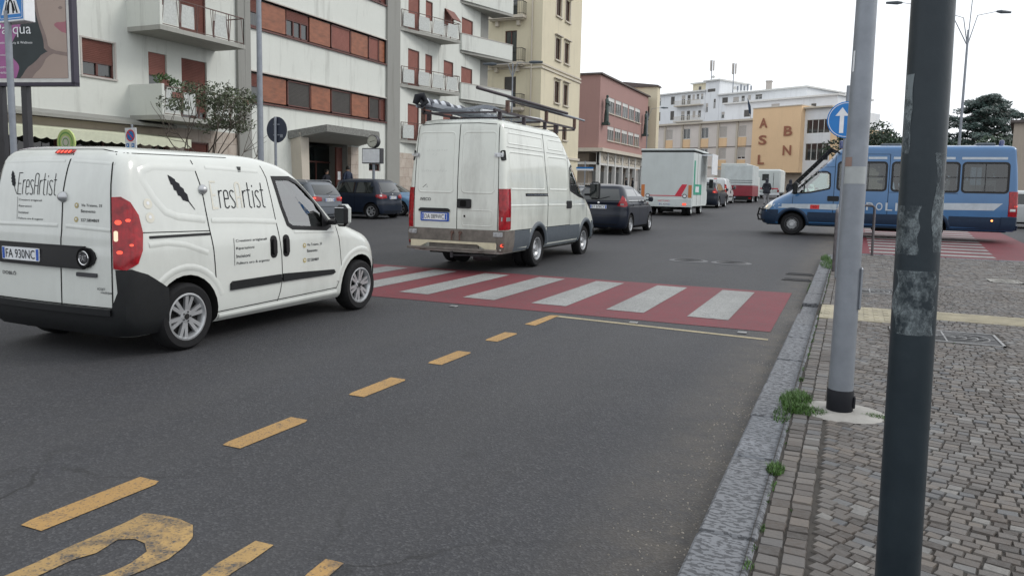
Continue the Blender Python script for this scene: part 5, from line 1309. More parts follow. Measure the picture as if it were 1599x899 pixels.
# ---------------------------------------------------------------- large high-roof vans
M['van_paint'] = pm('large_van_white_paint', (.61, .635, .58), .27, var=.05, scale=1.6, coat=.7, dirt=.42)
M['police_blue'] = pm('van_blue_paint', (.036, .135, .30), .32, var=.06, scale=2, coat=.6)
M['step_brown'] = pm('dirty_grey_metal', (.13, .115, .10), .55, var=.35, scale=7)
M['cream_bar'] = pm('cream_bar', (.55, .5, .36), .5, var=.15)
M['white_stripe'] = pm('white_stripe', (.44, .49, .53), .45, var=.12)
M['rack_steel'] = pm('rack_steel', (.045, .035, .04), .5, .3, var=.3, scale=20)
M['rust'] = pm('rusty_steel', (.12, .07, .055), .7, .2, var=.4, scale=20)
def daily_levels(RO, FA, H):
    o = FA
    return [(.34, -RO + .05, o + .92, .90, .1, .3, .01, .12, .05, .8), (.40, -RO + .01, o + .98, .96, .1, .34, .012, .14, .05, .8),
            (.55, -RO, o + 1.03, .985, .1, .36, .015, .16, .06, .8), (.78, -RO, o + 1.0, .995, .1, .36, .015, .18, .07, .8),
            (.95, -RO, o + .88, .998, .1, .36, .015, .2, .08, .8), (1.10, -RO + .003, o + .68, .998, .1, .34, .015, .2, .08, .7),
            (1.22, -RO + .006, o + .48, .995, .1, .32, .015, .2, .07, .6), (1.36, -RO + .01, o + .22, .988, .1, .3, .015, .2, .06, .5),
            (1.46, -RO + .013, o + .08, .98, .1, .28, .015, .2, .06, .5), (1.8, -RO + .03, o - .30, .955, .1, .26, .015, .18, .05, .5),
            (2.2, -RO + .06, o - .75, .915, .1, .25, .015, .16, .05, .5), (2.45, -RO + .085, o - 1.03, .885, .1, .25, .015, .14, .05, .5),
            (H - .16, -RO + .11, o - 1.25, .855, .11, .25, .015, .12, .05, .5), (H - .09, -RO + .15, o - 1.42, .81, .12, .25, .01, .1, .04, .5),
            (H - .045, -RO + .25, o - 1.62, .70, .12, .25, .01, .08, .03, .5), (H - .015, -RO + .45, o - 1.85, .45, .1, .2, .01, .05, 0, .4), (H, -RO + .8, o - 2.2, .1, .05, .05, .01, .01, 0, .2)]
def daily(name, label, loc, rz, RO, FA, H, kind, group=None):
    t = thing(name, label, 'van', loc, rz, group)
    LV = daily_levels(RO, FA, H); B = Body(LV, step=.07, ns=34)
    pol = kind == 'police'; paint = 'police_blue' if pol else 'van_paint'; low = 'navy_plastic' if pol else 'grey_plastic'
    for y in (0, FA):
        B.arch(y, .36, .43, .5, 1.3); B.arch(y, .36, .43, -.5, -1.3)
    f = FA
    DW = [(f - .98, 2.02), (f - .52, 2.06), (f - .42, 2.0), (f - .16, 1.70), (f + .05, 1.42), (f + .06, 1.33), (f - .1, 1.33), (f - .5, 1.37), (f - .95, 1.47), (f - 1.06, 1.5), (f - 1.08, 1.58), (f - 1.06, 1.96)]
    wins = []
    if pol: wins = [(f - 2.66, f - 1.66), (f - 4.60, f - 2.82), (f - 5.86, f - 4.70)]; wins = [(f - 1.55, f - 1.29)] + wins
    B.cavity(.6); B.cutpoly(DW, 'S', -1.5, 1.5)
    for a, b in wins: B.cutpoly(rrect(a, b, 1.47, 2.33, .09), 'S', -1.5, 1.5)
    WSP = [(-.78, 1.5), (.78, 1.5), (.70, 2.25), (-.70, 2.25)]
    B.cutpoly(WSP, 'F', f - 1.3, f + 1.5)
    B.finish('body', [paint], t)
    # lower cladding in three runs a side, and wheel-arch flares
    for s in ('R', 'L'):
        for a, b in ((-RO + .06, -.44), (.44, f - .44), (f + .43, f + .8)):
            m = MB(); top = .75
            if a > f: P = [(a, .42), (a, .8), (b, .8), (b, .42)]
            elif b < 0: P = [(a, .37), (a, top), (b - .02, top), (b, .36)]
            else: P = [(a, .36), (a + .02, top), (b - .02, top), (b, .36)]
            B.patch(m, P, s, .014, 0, thick=.02, grid=.1); m.build('lower_cladding', low, t, 30)
        for y in (0, f):
            m = MB(); B.bead(m, [(y + .475 * math.cos(R(a)), .36 + .475 * math.sin(R(a))) for a in range(178, -1, -9)], s, .1, .06); m.build('arch_flare', low, t, 50)
    W = ('W', 0, -RO + .9)
    q = lambda u0, u1, v0, v1, e, mi: B.patch(m, [(u0, v0), (u1, v0), (u1, v1), (u0, v1)], W, e, mi, thick=.03, grid=.08)
    for s in (1, -1): m = MB(); q(*((.76, 1.12) if s > 0 else (-1.12, -.76)), .37, .76, .03, 0); m.build('rear_bumper_corner', low if pol else 'step_brown', t, 30)
    m = MB(); B.patch(m, [(-.86, .53), (.86, .53), (.86, .765), (-.86, .765)], 'B', .012, 0, thick=.02); m.build('door_lower_panel', low if pol else 'step_brown', t)
    if not pol:
        m = MB()
        y = -RO - .06; P = [(-.84, .44), (.84, .44), (.84, .54), (-.84, .54)]
        P = [(-.86, .42), (-.66, .43), (-.5, .505), (.5, .505), (.66, .43), (.86, .42), (.86, .545), (-.86, .545)]
        m.prism(P, lambda u, v, d: (u, d, v), y, y - .03); m.build('bumper_bar', 'cream_bar', t)
        m = MB(); m.box(-.90, .90, y - .12, y - .02, .385, .43, 0, .008); m.box(-.5, .5, y + .02, y + .1, .42, .5)
        for sx in (-.6, .6): m.box(sx - .04, sx + .04, y - .08, -RO + .3, .37, .42)
        m.build('step', 'step_brown', t, 30)
        m = MB(); m.tube([(-.12, -RO + .1, .30), (-.05, -RO - .05, .29), (.35, -RO - .02, .30), (.8, -RO + .1, .31)], .018, 6); m.cyl((.3, -RO + .2, .28), (.6, -RO + .3, .28), .09); m.cyl((-.02, -RO - .06, .25), (-.02, -RO - .06, .36), .03)
        m.build('tow_bracket', 'darkmetal', t)
        for sx in (-1, 1):
            m = MB(); x = sx * .87; B.patch(m, rrect(x - .085, x + .085, .655, .735, .01), 'B', .03, 0, thick=.02)
            for dx in (-.05, .05): m.cyl((x + dx, -RO - .035, .695), (x + dx, -RO - .05, .695), .015, n=8)
            m.build('door_hinge', 'silver', t)
            m = MB(); B.patch(m, rrect(x * .965 - .08, x * .965 + .07, 2.06, 2.13, .01), 'B', .03, 0, thick=.02)
            for dx in (-.05, .05): m.cyl((x * .965 + dx, -RO + .0, 2.095), (x * .965 + dx, -RO + .02, 2.095), .018, n=8)
            m.build('door_hinge', 'silver', t)
            m = MB(); B.patch(m, rrect(-RO + .0, -RO + .13, 2.0, 2.18, .02), 'R' if sx > 0 else 'L', .02, 0, thick=.02, grid=.05); m.build('hinge_stop', 'black_plastic', t)
            m = MB(); B.patch(m, circle(sx * .955, .50, .028, 10), 'B', .05, 0, thick=.02); m.build('reflector', 'red_lit' if sx > 0 else 'red_lens', t)  # right reflector glows by emission though it is no lamp
        for sx in (-.03, .13):
            m = MB(); m.tube([(sx, -RO - .02, .70), (sx, -RO - .05, .67), (sx, -RO - .05, .56)], .014, 6); m.cyl((sx, -RO - .01, .70), (sx, -RO - .05, .70), .03); m.build('door_latch', 'rust', t)
    else:
        m = MB(); B.patch(m, [(-.95, .38), (.95, .38), (.95, .52), (-.95, .52)], 'B', .06, 0, thick=.05); m.build('step', low, t)
    for s in (1, -1):
        m = MB(); B.patch(m, [(s * .775, .77), (s * .775, 1.50), (s * .99, 1.505), (s * .99, .78)], W, .02, 0, thick=.03, grid=.05)
        o = m.build('taillight', 'red_lens', t, 40)
        m = MB(); B.patch(m, [(s * .80, .93), (s * .97, .93), (s * .97, 1.0), (s * .80, 1.0)], W, .024, 0)
        if pol: B.patch(m, [(s * .83, 1.06), (s * .90, 1.06), (s * .90, 1.10), (s * .83, 1.10)], W, .024, 1)
        m.build('lens_band', ['clear_lens', 'red_lit'], o)
    # seams
    m = MB()
    B.line(m, [(.045, .57), (.045, H - .14)], 'B', .014)
    for s in (1, -1): B.line(m, [(s * .855, .57), (s * .855, 1.4), (s * .84, 1.9), (s * .81, H - .16)], 'B', .012)
    B.line(m, [(-.80, H - .15), (-.4, H - .12), (.4, H - .12), (.80, H - .15)], 'B', .012)
    for s in ('R', 'L'):
        if not pol:
            B.line(m, [(f - 2.52, H - .17), (f - 2.50, 1.9), (f - 2.43, 1.41), (f - 2.45, .78), (f - 2.44, .37)], s, .018)
            B.line(m, [(f - 1.18, 2.3), (f - 1.12, 1.5), (f - 1.1, .8), (f - 1.08, .40)], s, .012)
            B.line(m, [(-RO + .2, 2.24), (f - 2.52, 2.235)], s, .007); B.line(m, [(f - 2.4, 2.235), (f - 1.25, 2.23)], s, .007)
            B.line(m, [(-RO + .1, H - .2), (f - 1.4, H - .2)], s, .007)
            B.line(m, [(-RO + .05, .755), (f - 1.1, .755)], s, .012)
            B.line(m, [(-RO + .05, 1.16), (-RO + .2, 1.16)], s, .05)
        else:
            for y in (f - 1.2, f - 2.74): B.line(m, [(y, 2.58), (y, .45)], s, .016)
            B.line(m, [(f - 2.74, 2.58), (f - 1.2, 2.58)], s, .012); B.line(m, [(f - 2.74, 1.42), (f - 4.6, 1.42)], s, .01)
        B.line(m, [(f + .0, 1.30), (f + .02, .82)], s, .012)
        B.line(m, [(f - 1.2, 2.18), (f - .5, 2.16), (f - .35, 2.05), (f + .1, 1.5), (f + .08, 1.3)], s, .01)
    m.build('door_seams', 'seam', t)
    # pressings
    m = MB()
    if not pol:
        for s in ('R', 'L'):
            B.bead(m, rrect(-RO + .28, f - 2.58, 1.50, 2.16, .06), s, .045, .012, closed=True)
            B.bead(m, rrect(f - 2.34, f - 1.26, 1.50, 2.16, .06), s, .045, .012, closed=True)
            B.bead(m, rrect(-RO + .28, f - 2.6, 2.31, 2.50, .05), s, .035, .01, closed=True)
            B.bead(m, rrect(f - 2.3, f - 1.4, 2.31, 2.50, .05), s, .035, .01, closed=True)
            B.bead(m, [(-RO + .2, 1.20), (f - 2.5, 1.19)], s, .06, .01); B.bead(m, [(f - 2.4, 1.19), (f - .1, 1.17)], s, .06, .01)
        for a, b in ((-.77, -.04), (.13, .77)):
            B.bead(m, rrect(a, b, 1.42, 2.5, .07), 'B', .04, .012, closed=True)
        B.bead(m, rrect(.15, .74, .83, 1.11, .04), 'B', .03, .008, closed=True)
        m.build('panel_pressings', paint, t, 60)
        for s in ('R', 'L'):
            m = MB(); B.patch(m, rrect(-.66, f - 2.44, 1.375, 1.425, .01), s, .008, 0, thick=.01); B.patch(m, rrect(-.62, f - 2.44, 1.39, 1.408, .005), s, .011, 1); m.build('door_rail', ['seam', 'chrome'], t)
    for s in ('R', 'L'):
        m = MB(); B.patch(m, rrect(f - 1.34 if not pol else f - 1.36, f - 1.02, 1.11, 1.27, .03), s, .012, 0, thick=.02); m.build('door_handle', 'black_plastic', t, 30)
        m = MB(); B.line(m, DW, s, .05, .004, 0, closed=True, thick=.004); B.line(m, [(f - .32, 1.36), (f - .30, 1.86)], s, .035, .004, 0)
        o = m.build('window', 'window_trim', t)
        m = MB(); B.patch(m, DW, s, -.006, 0, grid=.15); m.build('pane', 'glass_clear', o, 60)
        for a, b in wins:
            m = MB(); P = rrect(a, b, 1.47, 2.33, .09); B.line(m, P, s, .06, .005, 0, closed=True, thick=.004)
            if b - a > .5: B.line(m, [(a, 1.9), (b, 1.9)], s, .02, .002, 0); B.line(m, [((a + b) / 2, 1.47), ((a + b) / 2, 2.33)], s, .02, .002, 0)
            o = m.build('window', 'window_trim', t); m = MB(); B.patch(m, P, s, -.006, 0, grid=.15); m.build('pane', 'glass_tint', o, 60)
    m = MB(); B.patch(m, WSP, 'F', -.004, 0, grid=.15); m.build('windscreen', 'glass_clear', t, 60)
    m = MB()
    for p in (WSP,): B.line(m, p, 'F', .06, .004, 0, closed=True, thick=.004)
    m.build('windscreen_frame', 'window_trim', t)
    # front end
    WF = ('W', 0, f - .1)
    m = MB(); pi = math.pi
    B.patch(m, [(pi - 1.0, .36), (pi - 1.02, .60), (pi - .62, .80), (pi - .3, .74), (pi + .3, .74), (pi + .62, .80), (pi + 1.02, .60), (pi + 1.0, .36)], WF, .03, 0, thick=.04, grid=.08)
    m.build('front_bumper', low if pol else 'black_plastic', t, 30)
    m = MB(); B.patch(m, [(-.42, .78), (.42, .78), (.36, 1.0), (-.36, 1.0)], 'F', .02, 0, thick=.02); m.build('grille', 'black_plastic', t, 30)
    for s in (1, -1):
        m = MB(); B.patch(m, [(pi + s * .52, .78), (pi + s * .84, .80), (pi + s * .90, .92), (pi + s * .80, 1.12), (pi + s * .74, 1.14), (pi + s * .58, .98)], WF, .015, 0, thick=.03, grid=.05)
        if pol: B.patch(m, circle(pi + s * .70, .9, .045, 10), WF, .02, 1)
        m.build('headlight', ['clear_lens', 'white_lit'], t, 30)
        m = MB(); x = s * 1.0
        m.box(x - s * .02, x + s * .14, f - .12, f - .04, 1.38, 1.43, 0, .01); m.box(x - s * .02, x + s * .14, f - .12, f - .04, 1.58, 1.62, 0, .01)
        m.box(x + s * .10, x + s * .34, f - .14, f + .0, 1.30, 1.70, 0, .05); m.box(x + s * .12, x + s * .32, f - .145, f - .138, 1.34, 1.66, 1, .02)
        m.build('side_mirror', ['black_plastic', 'glass'], t, 40)
    for y in (0, f):
        for s in (1, -1): wheel(t, s * (.885 if y == 0 else .86), y, .35, .19, s, 'steel', rimr=.22, rimmat='silver' if not pol else 'darkmetal', dual=(y == 0))
    m = MB(); m.box(-.62, .62, -RO + .2, f + .8, .30, .42); m.box(-.88, .88, .5, f - .5, .30, .42); m.cyl((-.8, 0, .36), (.8, 0, .36), .07); m.cyl((-.14, 0, .34), (.14, 0, .34), .16); m.box(-.35, .05, .6, 1.6, .2, .35, 0, .04); m.cyl((.5, -RO + .1, .32), (.5, .2, .32), .05)  # near full-width floor box is there to darken the road beneath
    m.build('underbody', 'well', t)
    # cabin
    for sx in (-.5, .1, .55):
        m = MB(); y0 = f - 1.25; m.box(sx - .24, sx + .24, y0 + .1, y0 + .62, .8, 1.05, 0, .06); m.box(sx - .23, sx + .23, y0 - .05, y0 + .12, .95, 1.62, 0, .06); m.box(sx - .13, sx + .13, y0 - .03, y0 + .08, 1.62, 1.85, 0, .04); m.build('front_seat', 'interior', t, 40)
    m = MB(); m.box(-.86, .86, f - .35, f + .1, .9, 1.36, 0, .08); m.tube([(-.5 + .2 * math.cos(a), f - .45 + .1 * math.sin(a), 1.38 + .17 * math.sin(a)) for a in [2 * math.pi * i / 20 for i in range(20)]], .016, 6, closed=True)
    m.build('dashboard', 'interior', t, 40)
    if not pol:
        m = MB(); m.box(-.9, .9, f - 1.45, f - 1.42, .6, 2.3); m.build('bulkhead', 'interior', t)
        m = MB(); B.patch(m, [(-.74, 1.065), (-.74, 1.10), (-.70, 1.13), (-.14, 1.13), (-.10, 1.10), (-.10, 1.065)], 'B', .04, 0, thick=.04); m.build('plate_hood', 'window_trim', t, 30)
        m = MB(); B.patch(m, rrect(-.71, -.11, .89, 1.055, .02), 'B', .012, 0); m.build('plate_holder', 'plate_blue', t)
        plate(t, 'DA 089WC', -.41, -RO - .014, .975, .52, .12)
        m = MB(); B.patch(m, rrect(.06, .33, 1.14, 1.31, .03), 'B', .03, 0, thick=.03); B.patch(m, rrect(.12, .24, 1.17, 1.28, .02), 'B', .034, 1); m.build('door_handle', ['window_trim', 'seam'], t, 30)
        m = MB(); B.patch(m, circle(.2, 1.0, .02, 10), 'B', .006, 0); m.build('keyhole', 'seam', t)
        m = MB(); B.text(m, 'IVECO', 'B', -.72, -.5, 1.26, 1.315, .008, 0, .015); m.build('emblem', 'darkmetal', t)
        # fingertip writing in the dirt and a scratch
        m = MB()
        for (t_, u0, u1, v0, v1) in (('LAVAMI', -.55, -.2, 2.13, 2.17), ('VIVA', -.62, -.25, 1.76, 1.84)): pass
        B.line(m, [(-.68, 1.50), (-.60, 1.56)], 'B', .008); B.line(m, [(-.59, 1.52), (-.585, 1.51)], 'B', .014); m.build('scratch', 'seam', t)
        m = MB(); rr_ = random.Random(4)
        for u0, u1, v in ((-.62, -.22, 2.17), (-.5, -.42, 2.09), (-.70, -.2, 1.80)):
            u = u0
            while u < u1:
                B.line(m, [(u, v + rr_.uniform(-.02, .0)), (u + rr_.uniform(.01, .03), v + rr_.uniform(.0, .03))], 'B', .005); u += rr_.uniform(.03, .07)
        m.build('scribble', pm('faint_scribble', (.36, .38, .36), .5), t)
    return t
ly = 13.97; VZ = gz(15)
iveco = daily('delivery_van', 'tall white delivery van with grey lower panels, its rear doors facing us on the crossing', (-6.56, ly, VZ - .01), 0, 1.62, 2.92, 2.78, 'white')
# roof rack is bolted on: a part with its own rails
m = MB()
def L2(x, y, z): return (x, y - 0, z)
rk = bpy.data.objects.new('roof_rack', None); COL.objects.link(rk); rk.parent = iveco; rk.empty_display_size = .2
for sx in (-.74, .72):
    m = MB(); m.box(sx - .02, sx + .02, -1.55, 2.75, 2.86, 2.90, 0); 
    for y in (-1.3, -.2, .9, 1.6): m.box(sx - .03, sx + .03, y - .03, y + .03, 2.70, 2.87)
    m.build('side_rail', 'rack_steel', rk)
for y in (-1.5, -.45, .6, 1.65, 2.7):
    m = MB(); m.box(-.74, .74, y - .02, y + .02, 2.83, 2.86); m.build('cross_bar', 'rack_steel', rk)
for y in (-1.0, .95, 2.7):
    m = MB(); m.box(.70, .76, y - .03, y + .03, 2.88, 3.10); m.build('upright', 'rust', rk)
m = MB(); m.box(-.78, -.72, -1.52, -1.46, 2.66, 3.02); m.build('upright', 'rust', rk)
m = MB(); m.box(.715, .735, -.95, 2.74, 3.085, 3.11); m.build('top_rail', 'rack_steel', rk)
def onvan(nm, label, cat, mb, mats, smooth=None, group=None):
    o = mb.build(nm, mats, None, smooth, loc=(-6.56, ly, VZ - .01)); return tag(o, label, cat, group)
m = MB(); m.cyl((.78, -2.35, 3.16), (.80, 2.0, 3.15), .029, n=12); onvan('steel_pipe', 'longest steel pipe on the right side of the white van roof, cut end towards us', 'pipe', m, 'rack_steel', 40, 'pipes carried on the van roof')
m = MB(); m.cyl((.70, -.9, 3.15), (.71, 3.45, 3.12), .022, n=12); onvan('steel_pipe', 'thin grey pipe reaching furthest forward over the white van cab', 'pipe', m, 'galv', 40, 'pipes carried on the van roof')
m = MB(); m.cyl((.30, -1.2, 2.91), (.60, 1.0, 2.93), .03, n=10, mi=0); onvan('steel_pipe', 'pale tube lying low across the white van rack', 'pipe', m, 'white_sign', 40, 'pipes carried on the van roof')
# aluminium ladder on the left, wrapped in striped cloth
m = MB()
for sx in (-.74, -.40):
    m.box(sx - .013, sx + .013, -1.75, 1.35, 2.93, 3.0)
for k in range(11): m.cyl((-.74, -1.6 + .28 * k, 2.965), (-.40, -1.6 + .28 * k, 2.965), .016, n=8)
onvan('ladder', 'aluminium ladder lying flat on the left side of the white van roof rack', 'ladder', m, 'galv')
def striped(name):
    mm, nt, b = newmat(name); tc = N(nt, 'ShaderNodeTexCoord'); wv = N(nt, 'ShaderNodeTexWave', Scale=1.9, Distortion=1.5); wv.bands_direction = 'DIAGONAL'
    cr = N(nt, 'ShaderNodeValToRGB'); cr.color_ramp.elements[0].position = .45; cr.color_ramp.elements[0].color = (.03, .035, .05, 1); cr.color_ramp.elements[1].position = .55; cr.color_ramp.elements[1].color = (.45, .48, .52, 1)
    nt.links.new(tc.outputs['Object'], wv.inputs['Vector']); nt.links.new(wv.outputs['Fac'], cr.inputs['Fac']); nt.links.new(cr.outputs['Color'], b.inputs['Base Color']); return mm
M['stripe_cloth'] = striped('striped_cloth')
m = MB(); rr_ = random.Random(9); pth = []; rad = []
for k in range(24):
    pth.append((-.66 + .03 * rr_.uniform(-1, 1), -1.7 + k * .135, 3.06 + .015 * rr_.uniform(-1, 1))); rad.append(.075 - .0012 * k + .02 * rr_.uniform(-1, 1))
m.tube(pth, rad, 9); onvan('rolled_cloth', 'roll of dark and pale striped cloth tied along the ladder on the white van', 'cloth roll', m, 'stripe_cloth', 60)
m = MB(); m.tube([(-.70, -1.86, 2.98), (-.66, -1.84, 3.1), (-.60, -1.78, 3.13), (-.54, -1.74, 3.02), (-.6, -1.82, 2.94)], [.05, .075, .07, .05, .03], 9); onvan('dark_bag', 'dark bundle tied at the rear left end of the van roof rack', 'bundle', m, 'ink', 60)
# wire netting heaped in the middle
m = MB(); nx, ny = 15, 34
def hn(i, j):
    u, v = i / (nx - 1), j / (ny - 1); hgt = .17 * math.sin(math.pi * u) ** 1.2 * math.sin(math.pi * min(1, v * 1.15 + .06)) + .02 * math.sin(9 * u + 7 * v)
    return (-.62 + 1.22 * u, -1.35 + 2.5 * v, 2.90 + hgt)
for i in range(nx): m.tube([hn(i, j) for j in range(ny)], .007, 4)
for j in range(ny): m.tube([hn(i, j) for i in range(nx)], .007, 4)
onvan('wire_netting', 'sheet of grey wire netting bulging in the middle of the van roof rack', 'netting', m, 'galv', 60)
# ---------------------------------------------------------------- blue police van crossing from the right
PX, PY, PZ = 2.23, 27.3, .225
police = daily('police_van', 'long blue police van with a white stripe, crossing the street from the right', (PX, PY, PZ), R(90), 2.2, 3.95, 2.88, 'police')
_LV = daily_levels(2.2, 3.95, 2.88); PB = Body(_LV, step=.09, ns=34)
B = PB
for P in ([(4.62, .98), (2.64, 1.02), (2.64, .84), (4.5, .86), (4.56, .92)], [(2.62, 1.02), (1.86, 1.04), (1.86, .85), (2.62, .84)], [(-.16, 1.13), (-1.81, 1.16), (-1.60, .95), (-.16, .93)], rrect(1.30, 1.82, 2.43, 2.50, .01), rrect(-.53, 1.12, 2.43, 2.50, .01), rrect(-1.86, -.70, 2.43, 2.50, .01)):
    m = MB(); B.patch(m, P, 'L', .004, 0, grid=.12); m.build('white_stripe', 'white_stripe', police)
m = MB()
for i, c in enumerate('POLIZIA'):
    u1 = 1.80 - i * .27; B.text(m, c, 'L', u1 - (.19 if c != 'I' else .06), u1, .86, 1.10, .006, 0, .012, flip=True)
m.build('side_lettering', 'white_stripe', police)
m = MB(); B.patch(m, rrect(3.15, 3.42, .85, .98, .01), 'L', .007, 0); B.text(m, '40', 'L', 3.22, 3.36, .88, .95, .009, 1, flip=True); m.build('side_badge', ['red_sign', 'red_lens'], police)
m = MB(); B.patch(m, circle(-1.57, .65, .03, 8), 'L', .022, 0); m.build('side_marker', pm('marker_lit', (.9, .25, .05), .3, emit=3, ecol=(1, .35, .1)), police)
# raised wire screen frame in front of the windscreen
m = MB()
for x in (-.80, .80): m.tube([(x, 4.02, 1.58), (x, 2.90, 2.78)], .026, 6)
for k in range(9):
    f_ = k / 8; y = 4.02 - 1.12 * f_; z = 1.58 + 1.20 * f_; m.cyl((-.80, y, z), (.80, y, z), .012, n=6)
for k in range(7): x = -.6 + .2 * k; m.cyl((x, 4.02, 1.58), (x, 2.90, 2.78), .008, n=4)
for x in (-.8, .8): m.tube([(x, 3.85, 1.46), (x, 4.0, 1.6)], .03, 6); m.tube([(x, 2.65, 2.62), (x, 2.92, 2.76)], .03, 6)
m.build('windscreen_guard', 'black_plastic', police)
for x, y in ((-.5, 2.62), (.5, 2.62), (-.35, -1.75)):
    m = MB(); m.lathe([(.085, 0), (.085, .03), (.07, .04), (.07, .15), (.05, .19), (.001, .2)], (x, y, 2.83), 'z', 16); m.build('beacon', pm('beacon_blue', (.01, .03, .14), .15, coat=1), police, 50)
m = MB(); m.box(-.4, .4, -1.6, -1.1, 2.84, 2.95, 0, .04); m.build('roof_vent', 'grey_plastic', police, 30)
m = MB(); m.box(-.4, .4, .9, 1.5, 2.84, 2.94, 0, .04); m.build('roof_vent', 'grey_plastic', police, 30)
m = MB()
for x in (-.5, .5): m.tube([(x, 5.02, .45), (x, 5.06, .6), (x, 5.0, .85)], .025, 6)
for z in (.45, .62, .8): m.tube([(-.85, 4.80, z), (-.5, 5.03, z), (.5, 5.03, z), (.85, 4.80, z)], .022, 6)
m.build('bull_bar', 'black_plastic', police)
for y in (-1.5, -.6, .3, 1.2, 1.9):
    for x in (-.5, .5):
        m = MB(); m.box(x - .22, x + .22, y, y + .45, .8, 1.02, 0, .06); m.box(x - .22, x + .22, y - .1, y + .05, .9, 1.7, 0, .06); m.build('passenger_seat', 'interior', police, 40)
# ---------------------------------------------------------------- cars
def paint(name, col, rough=.28): M[name] = pm(name, col, rough, var=.05, scale=3, coat=.2, dirt=.05, spec=.3)
paint('black_paint', (.007, .011, .022)); paint('navy_paint', (.01, .016, .03)); paint('silver_paint', (.13, .145, .165)); paint('light_blue_paint', (.11, .21, .33)); paint('grey_paint', (.12, .13, .14)); paint('white_car', (.6, .62, .62)); paint('pale_silver', (.42, .44, .44))
def car(name, label, loc, rz, pnt, L, W, H, wb, ro, belt=.95, hood=.95, gb=.72, gt=.42, rb=.06, rt=.5, roofw=None, style='alloy', r=.31, plate_txt=None, tail='high', rails=False, lit=False, group=None):
    """gb/gt: how far the glass base / roof front sit behind the front axle; rb/rt: rear glass base / top ahead of the rear end"""
    t = thing(name, label, 'car', loc, rz, group); h = W / 2; rw = roofw or h - .2; fa = wb; yr = -ro; yf = L - ro; bz = belt
    g0 = fa - gb + .55; g1 = fa - gt - .55
    LV = [(.17, yr + .12, yf - .14, h - .08, .22, .3, .05, .14, .06, .6), (.24, yr + .03, yf - .04, h - .03, .24, .36, .06, .2, .07, .6), (.40, yr, yf, h - .005, .24, .4, .07, .22, .08, .7), (.58, yr, yf, h, .24, .4, .07, .22, .08, .7),
          (.70, yr + .02, yf - .06, h, .24, .38, .07, .22, .08, .7), (hood - .14, yr + .03, yf - .22, h, .22, .36, .07, .22, .09, .6), (hood - .05, yr + .04, yf - .52, h - .01, .22, .34, .07, .22, .08, .6),
          (hood + .02, yr + rb, g0 + .12, h - .03, .2, .3, .07, .2, .06, .5), (bz + .10, yr + rb + .05, g0 - .08, h - .07, .2, .28, .07, .2, .05, .5),
          ((bz + H) / 2, yr + (rb + rt) / 2 + .02, (g0 + g1) / 2, (h + rw) / 2 - .03, .18, .26, .06, .18, .05, .5), (H - .14, yr + rt - .02, g1 + .12, rw + .02, .18, .25, .05, .16, .04, .5),
          (H - .07, yr + rt + .05, g1 - .1, rw - .05, .18, .25, .04, .14, .03, .5), (H - .03, yr + rt + .2, g1 - .35, rw - .16, .16, .2, .03, .1, .02, .4), (H - .008, yr + rt + .45, g1 - .7, rw - .36, .12, .15, .02, .05, 0, .3), (H, yr + rt + .8, g1 - .95, .08, .04, .04, .01, .01, 0, .2)]
    B = Body(LV, step=.075, nr=5, nc=5, ns=20, nf=6)
    for y in (0, wb): B.arch(y, r, r + .065, .45, 1.2, 22); B.arch(y, r, r + .065, -.45, -1.2, 22)
    B.finish('body', [pnt], t, 35)
    zb, zt = bz + .02, H - .15
    a0 = yr + rt + .06; c0 = yr + rb + .38; d1 = g0 - .22; b1 = g1 - .0
    def ux(z, rear): return (c0 + (a0 + .04 - c0) * (z - zb) / (zt - zb)) if rear else (d1 + (b1 - d1) * (z - zb) / (zt - zb))
    mid = fa - gb - .78 if wb > 2.3 else .9
    cuts = [c0, mid - (mid - c0) * .02, 99]
    for s in ('R', 'L'):
        segs = [(None, mid), (mid + .07, None)]
        if ro > .75 or L > 4.2: mid2 = mid - .9; segs = [(None, mid2), (mid2 + .07, mid), (mid + .07, None)]
        for a, b in segs:
            P = []
            lo = a if a is not None else ux(zb, True); lt = a if a is not None else ux(zt, True)
            hi = b if b is not None else ux(zb, False); ht = b if b is not None else ux(zt, False)
            if hi - lo < .15: continue
            P = [(lo, zb), (hi, zb), (ht, zt), (max(lt, lo if a is not None else lt), zt)]
            if ht <= lt: P = [(lo, zb), (hi, zb), (lt, zt)]
            m = MB(); B.patch(m, P, s, .004, 0, grid=.14); m.build('window', 'glass', t, 60)
        m = MB()
        B.line(m, [(mid + .03, zb - .03), (mid + .03, .34)], s, .01); B.line(m, [(fa - .48, zb - .03), (fa - .44, .55), (fa - .5, .3)], s, .01)
        B.line(m, [(ux(zb, True) - .03, zb - .012), (ux(zb, False) + .03, zb - .012)], s, .016)
        if L > 3.7: B.line(m, [(mid - .88, zb), (mid - .9, .6), (mid - .6, .33)], s, .01)
        B.line(m, [(.4, .22), (fa - .4, .22)], s, .06, .006)
        m.build('door_seams', 'seam', t)
        for yy in ([mid + .12] + ([mid - .75] if L > 3.7 else [])):
            m = MB(); B.patch(m, rrect(yy, yy + .17, zb - .14, zb - .105, .015), s, .018, 0, thick=.02); m.build('door_handle', pnt, t, 30)
    zs0, zs1 = bz + .04, H - .13
    m = MB(); P = [(-(h - .20), zs0), (h - .20, zs0), (rw - .10, zs1 - .02), (-(rw - .10), zs1 - .02)]; B.patch(m, P, 'B', .014, 0, grid=.1); m.build('rear_window', 'glass', t, 60)
    m = MB(); P = [(-(h - .18), hood + .08), (h - .18, hood + .08), (rw - .10, H - .14), (-(rw - .10), H - .14)]; B.patch(m, P, 'F', .014, 0, grid=.1); m.build('windscreen', 'glass', t, 60)
    m = MB(); B.line(m, [(-.1, zs0 + .03), (.05, zs0 + .05), (.32, zs0 + .12)], 'B', .02, .02, thick=.01); m.build('wiper', 'window_trim', t)
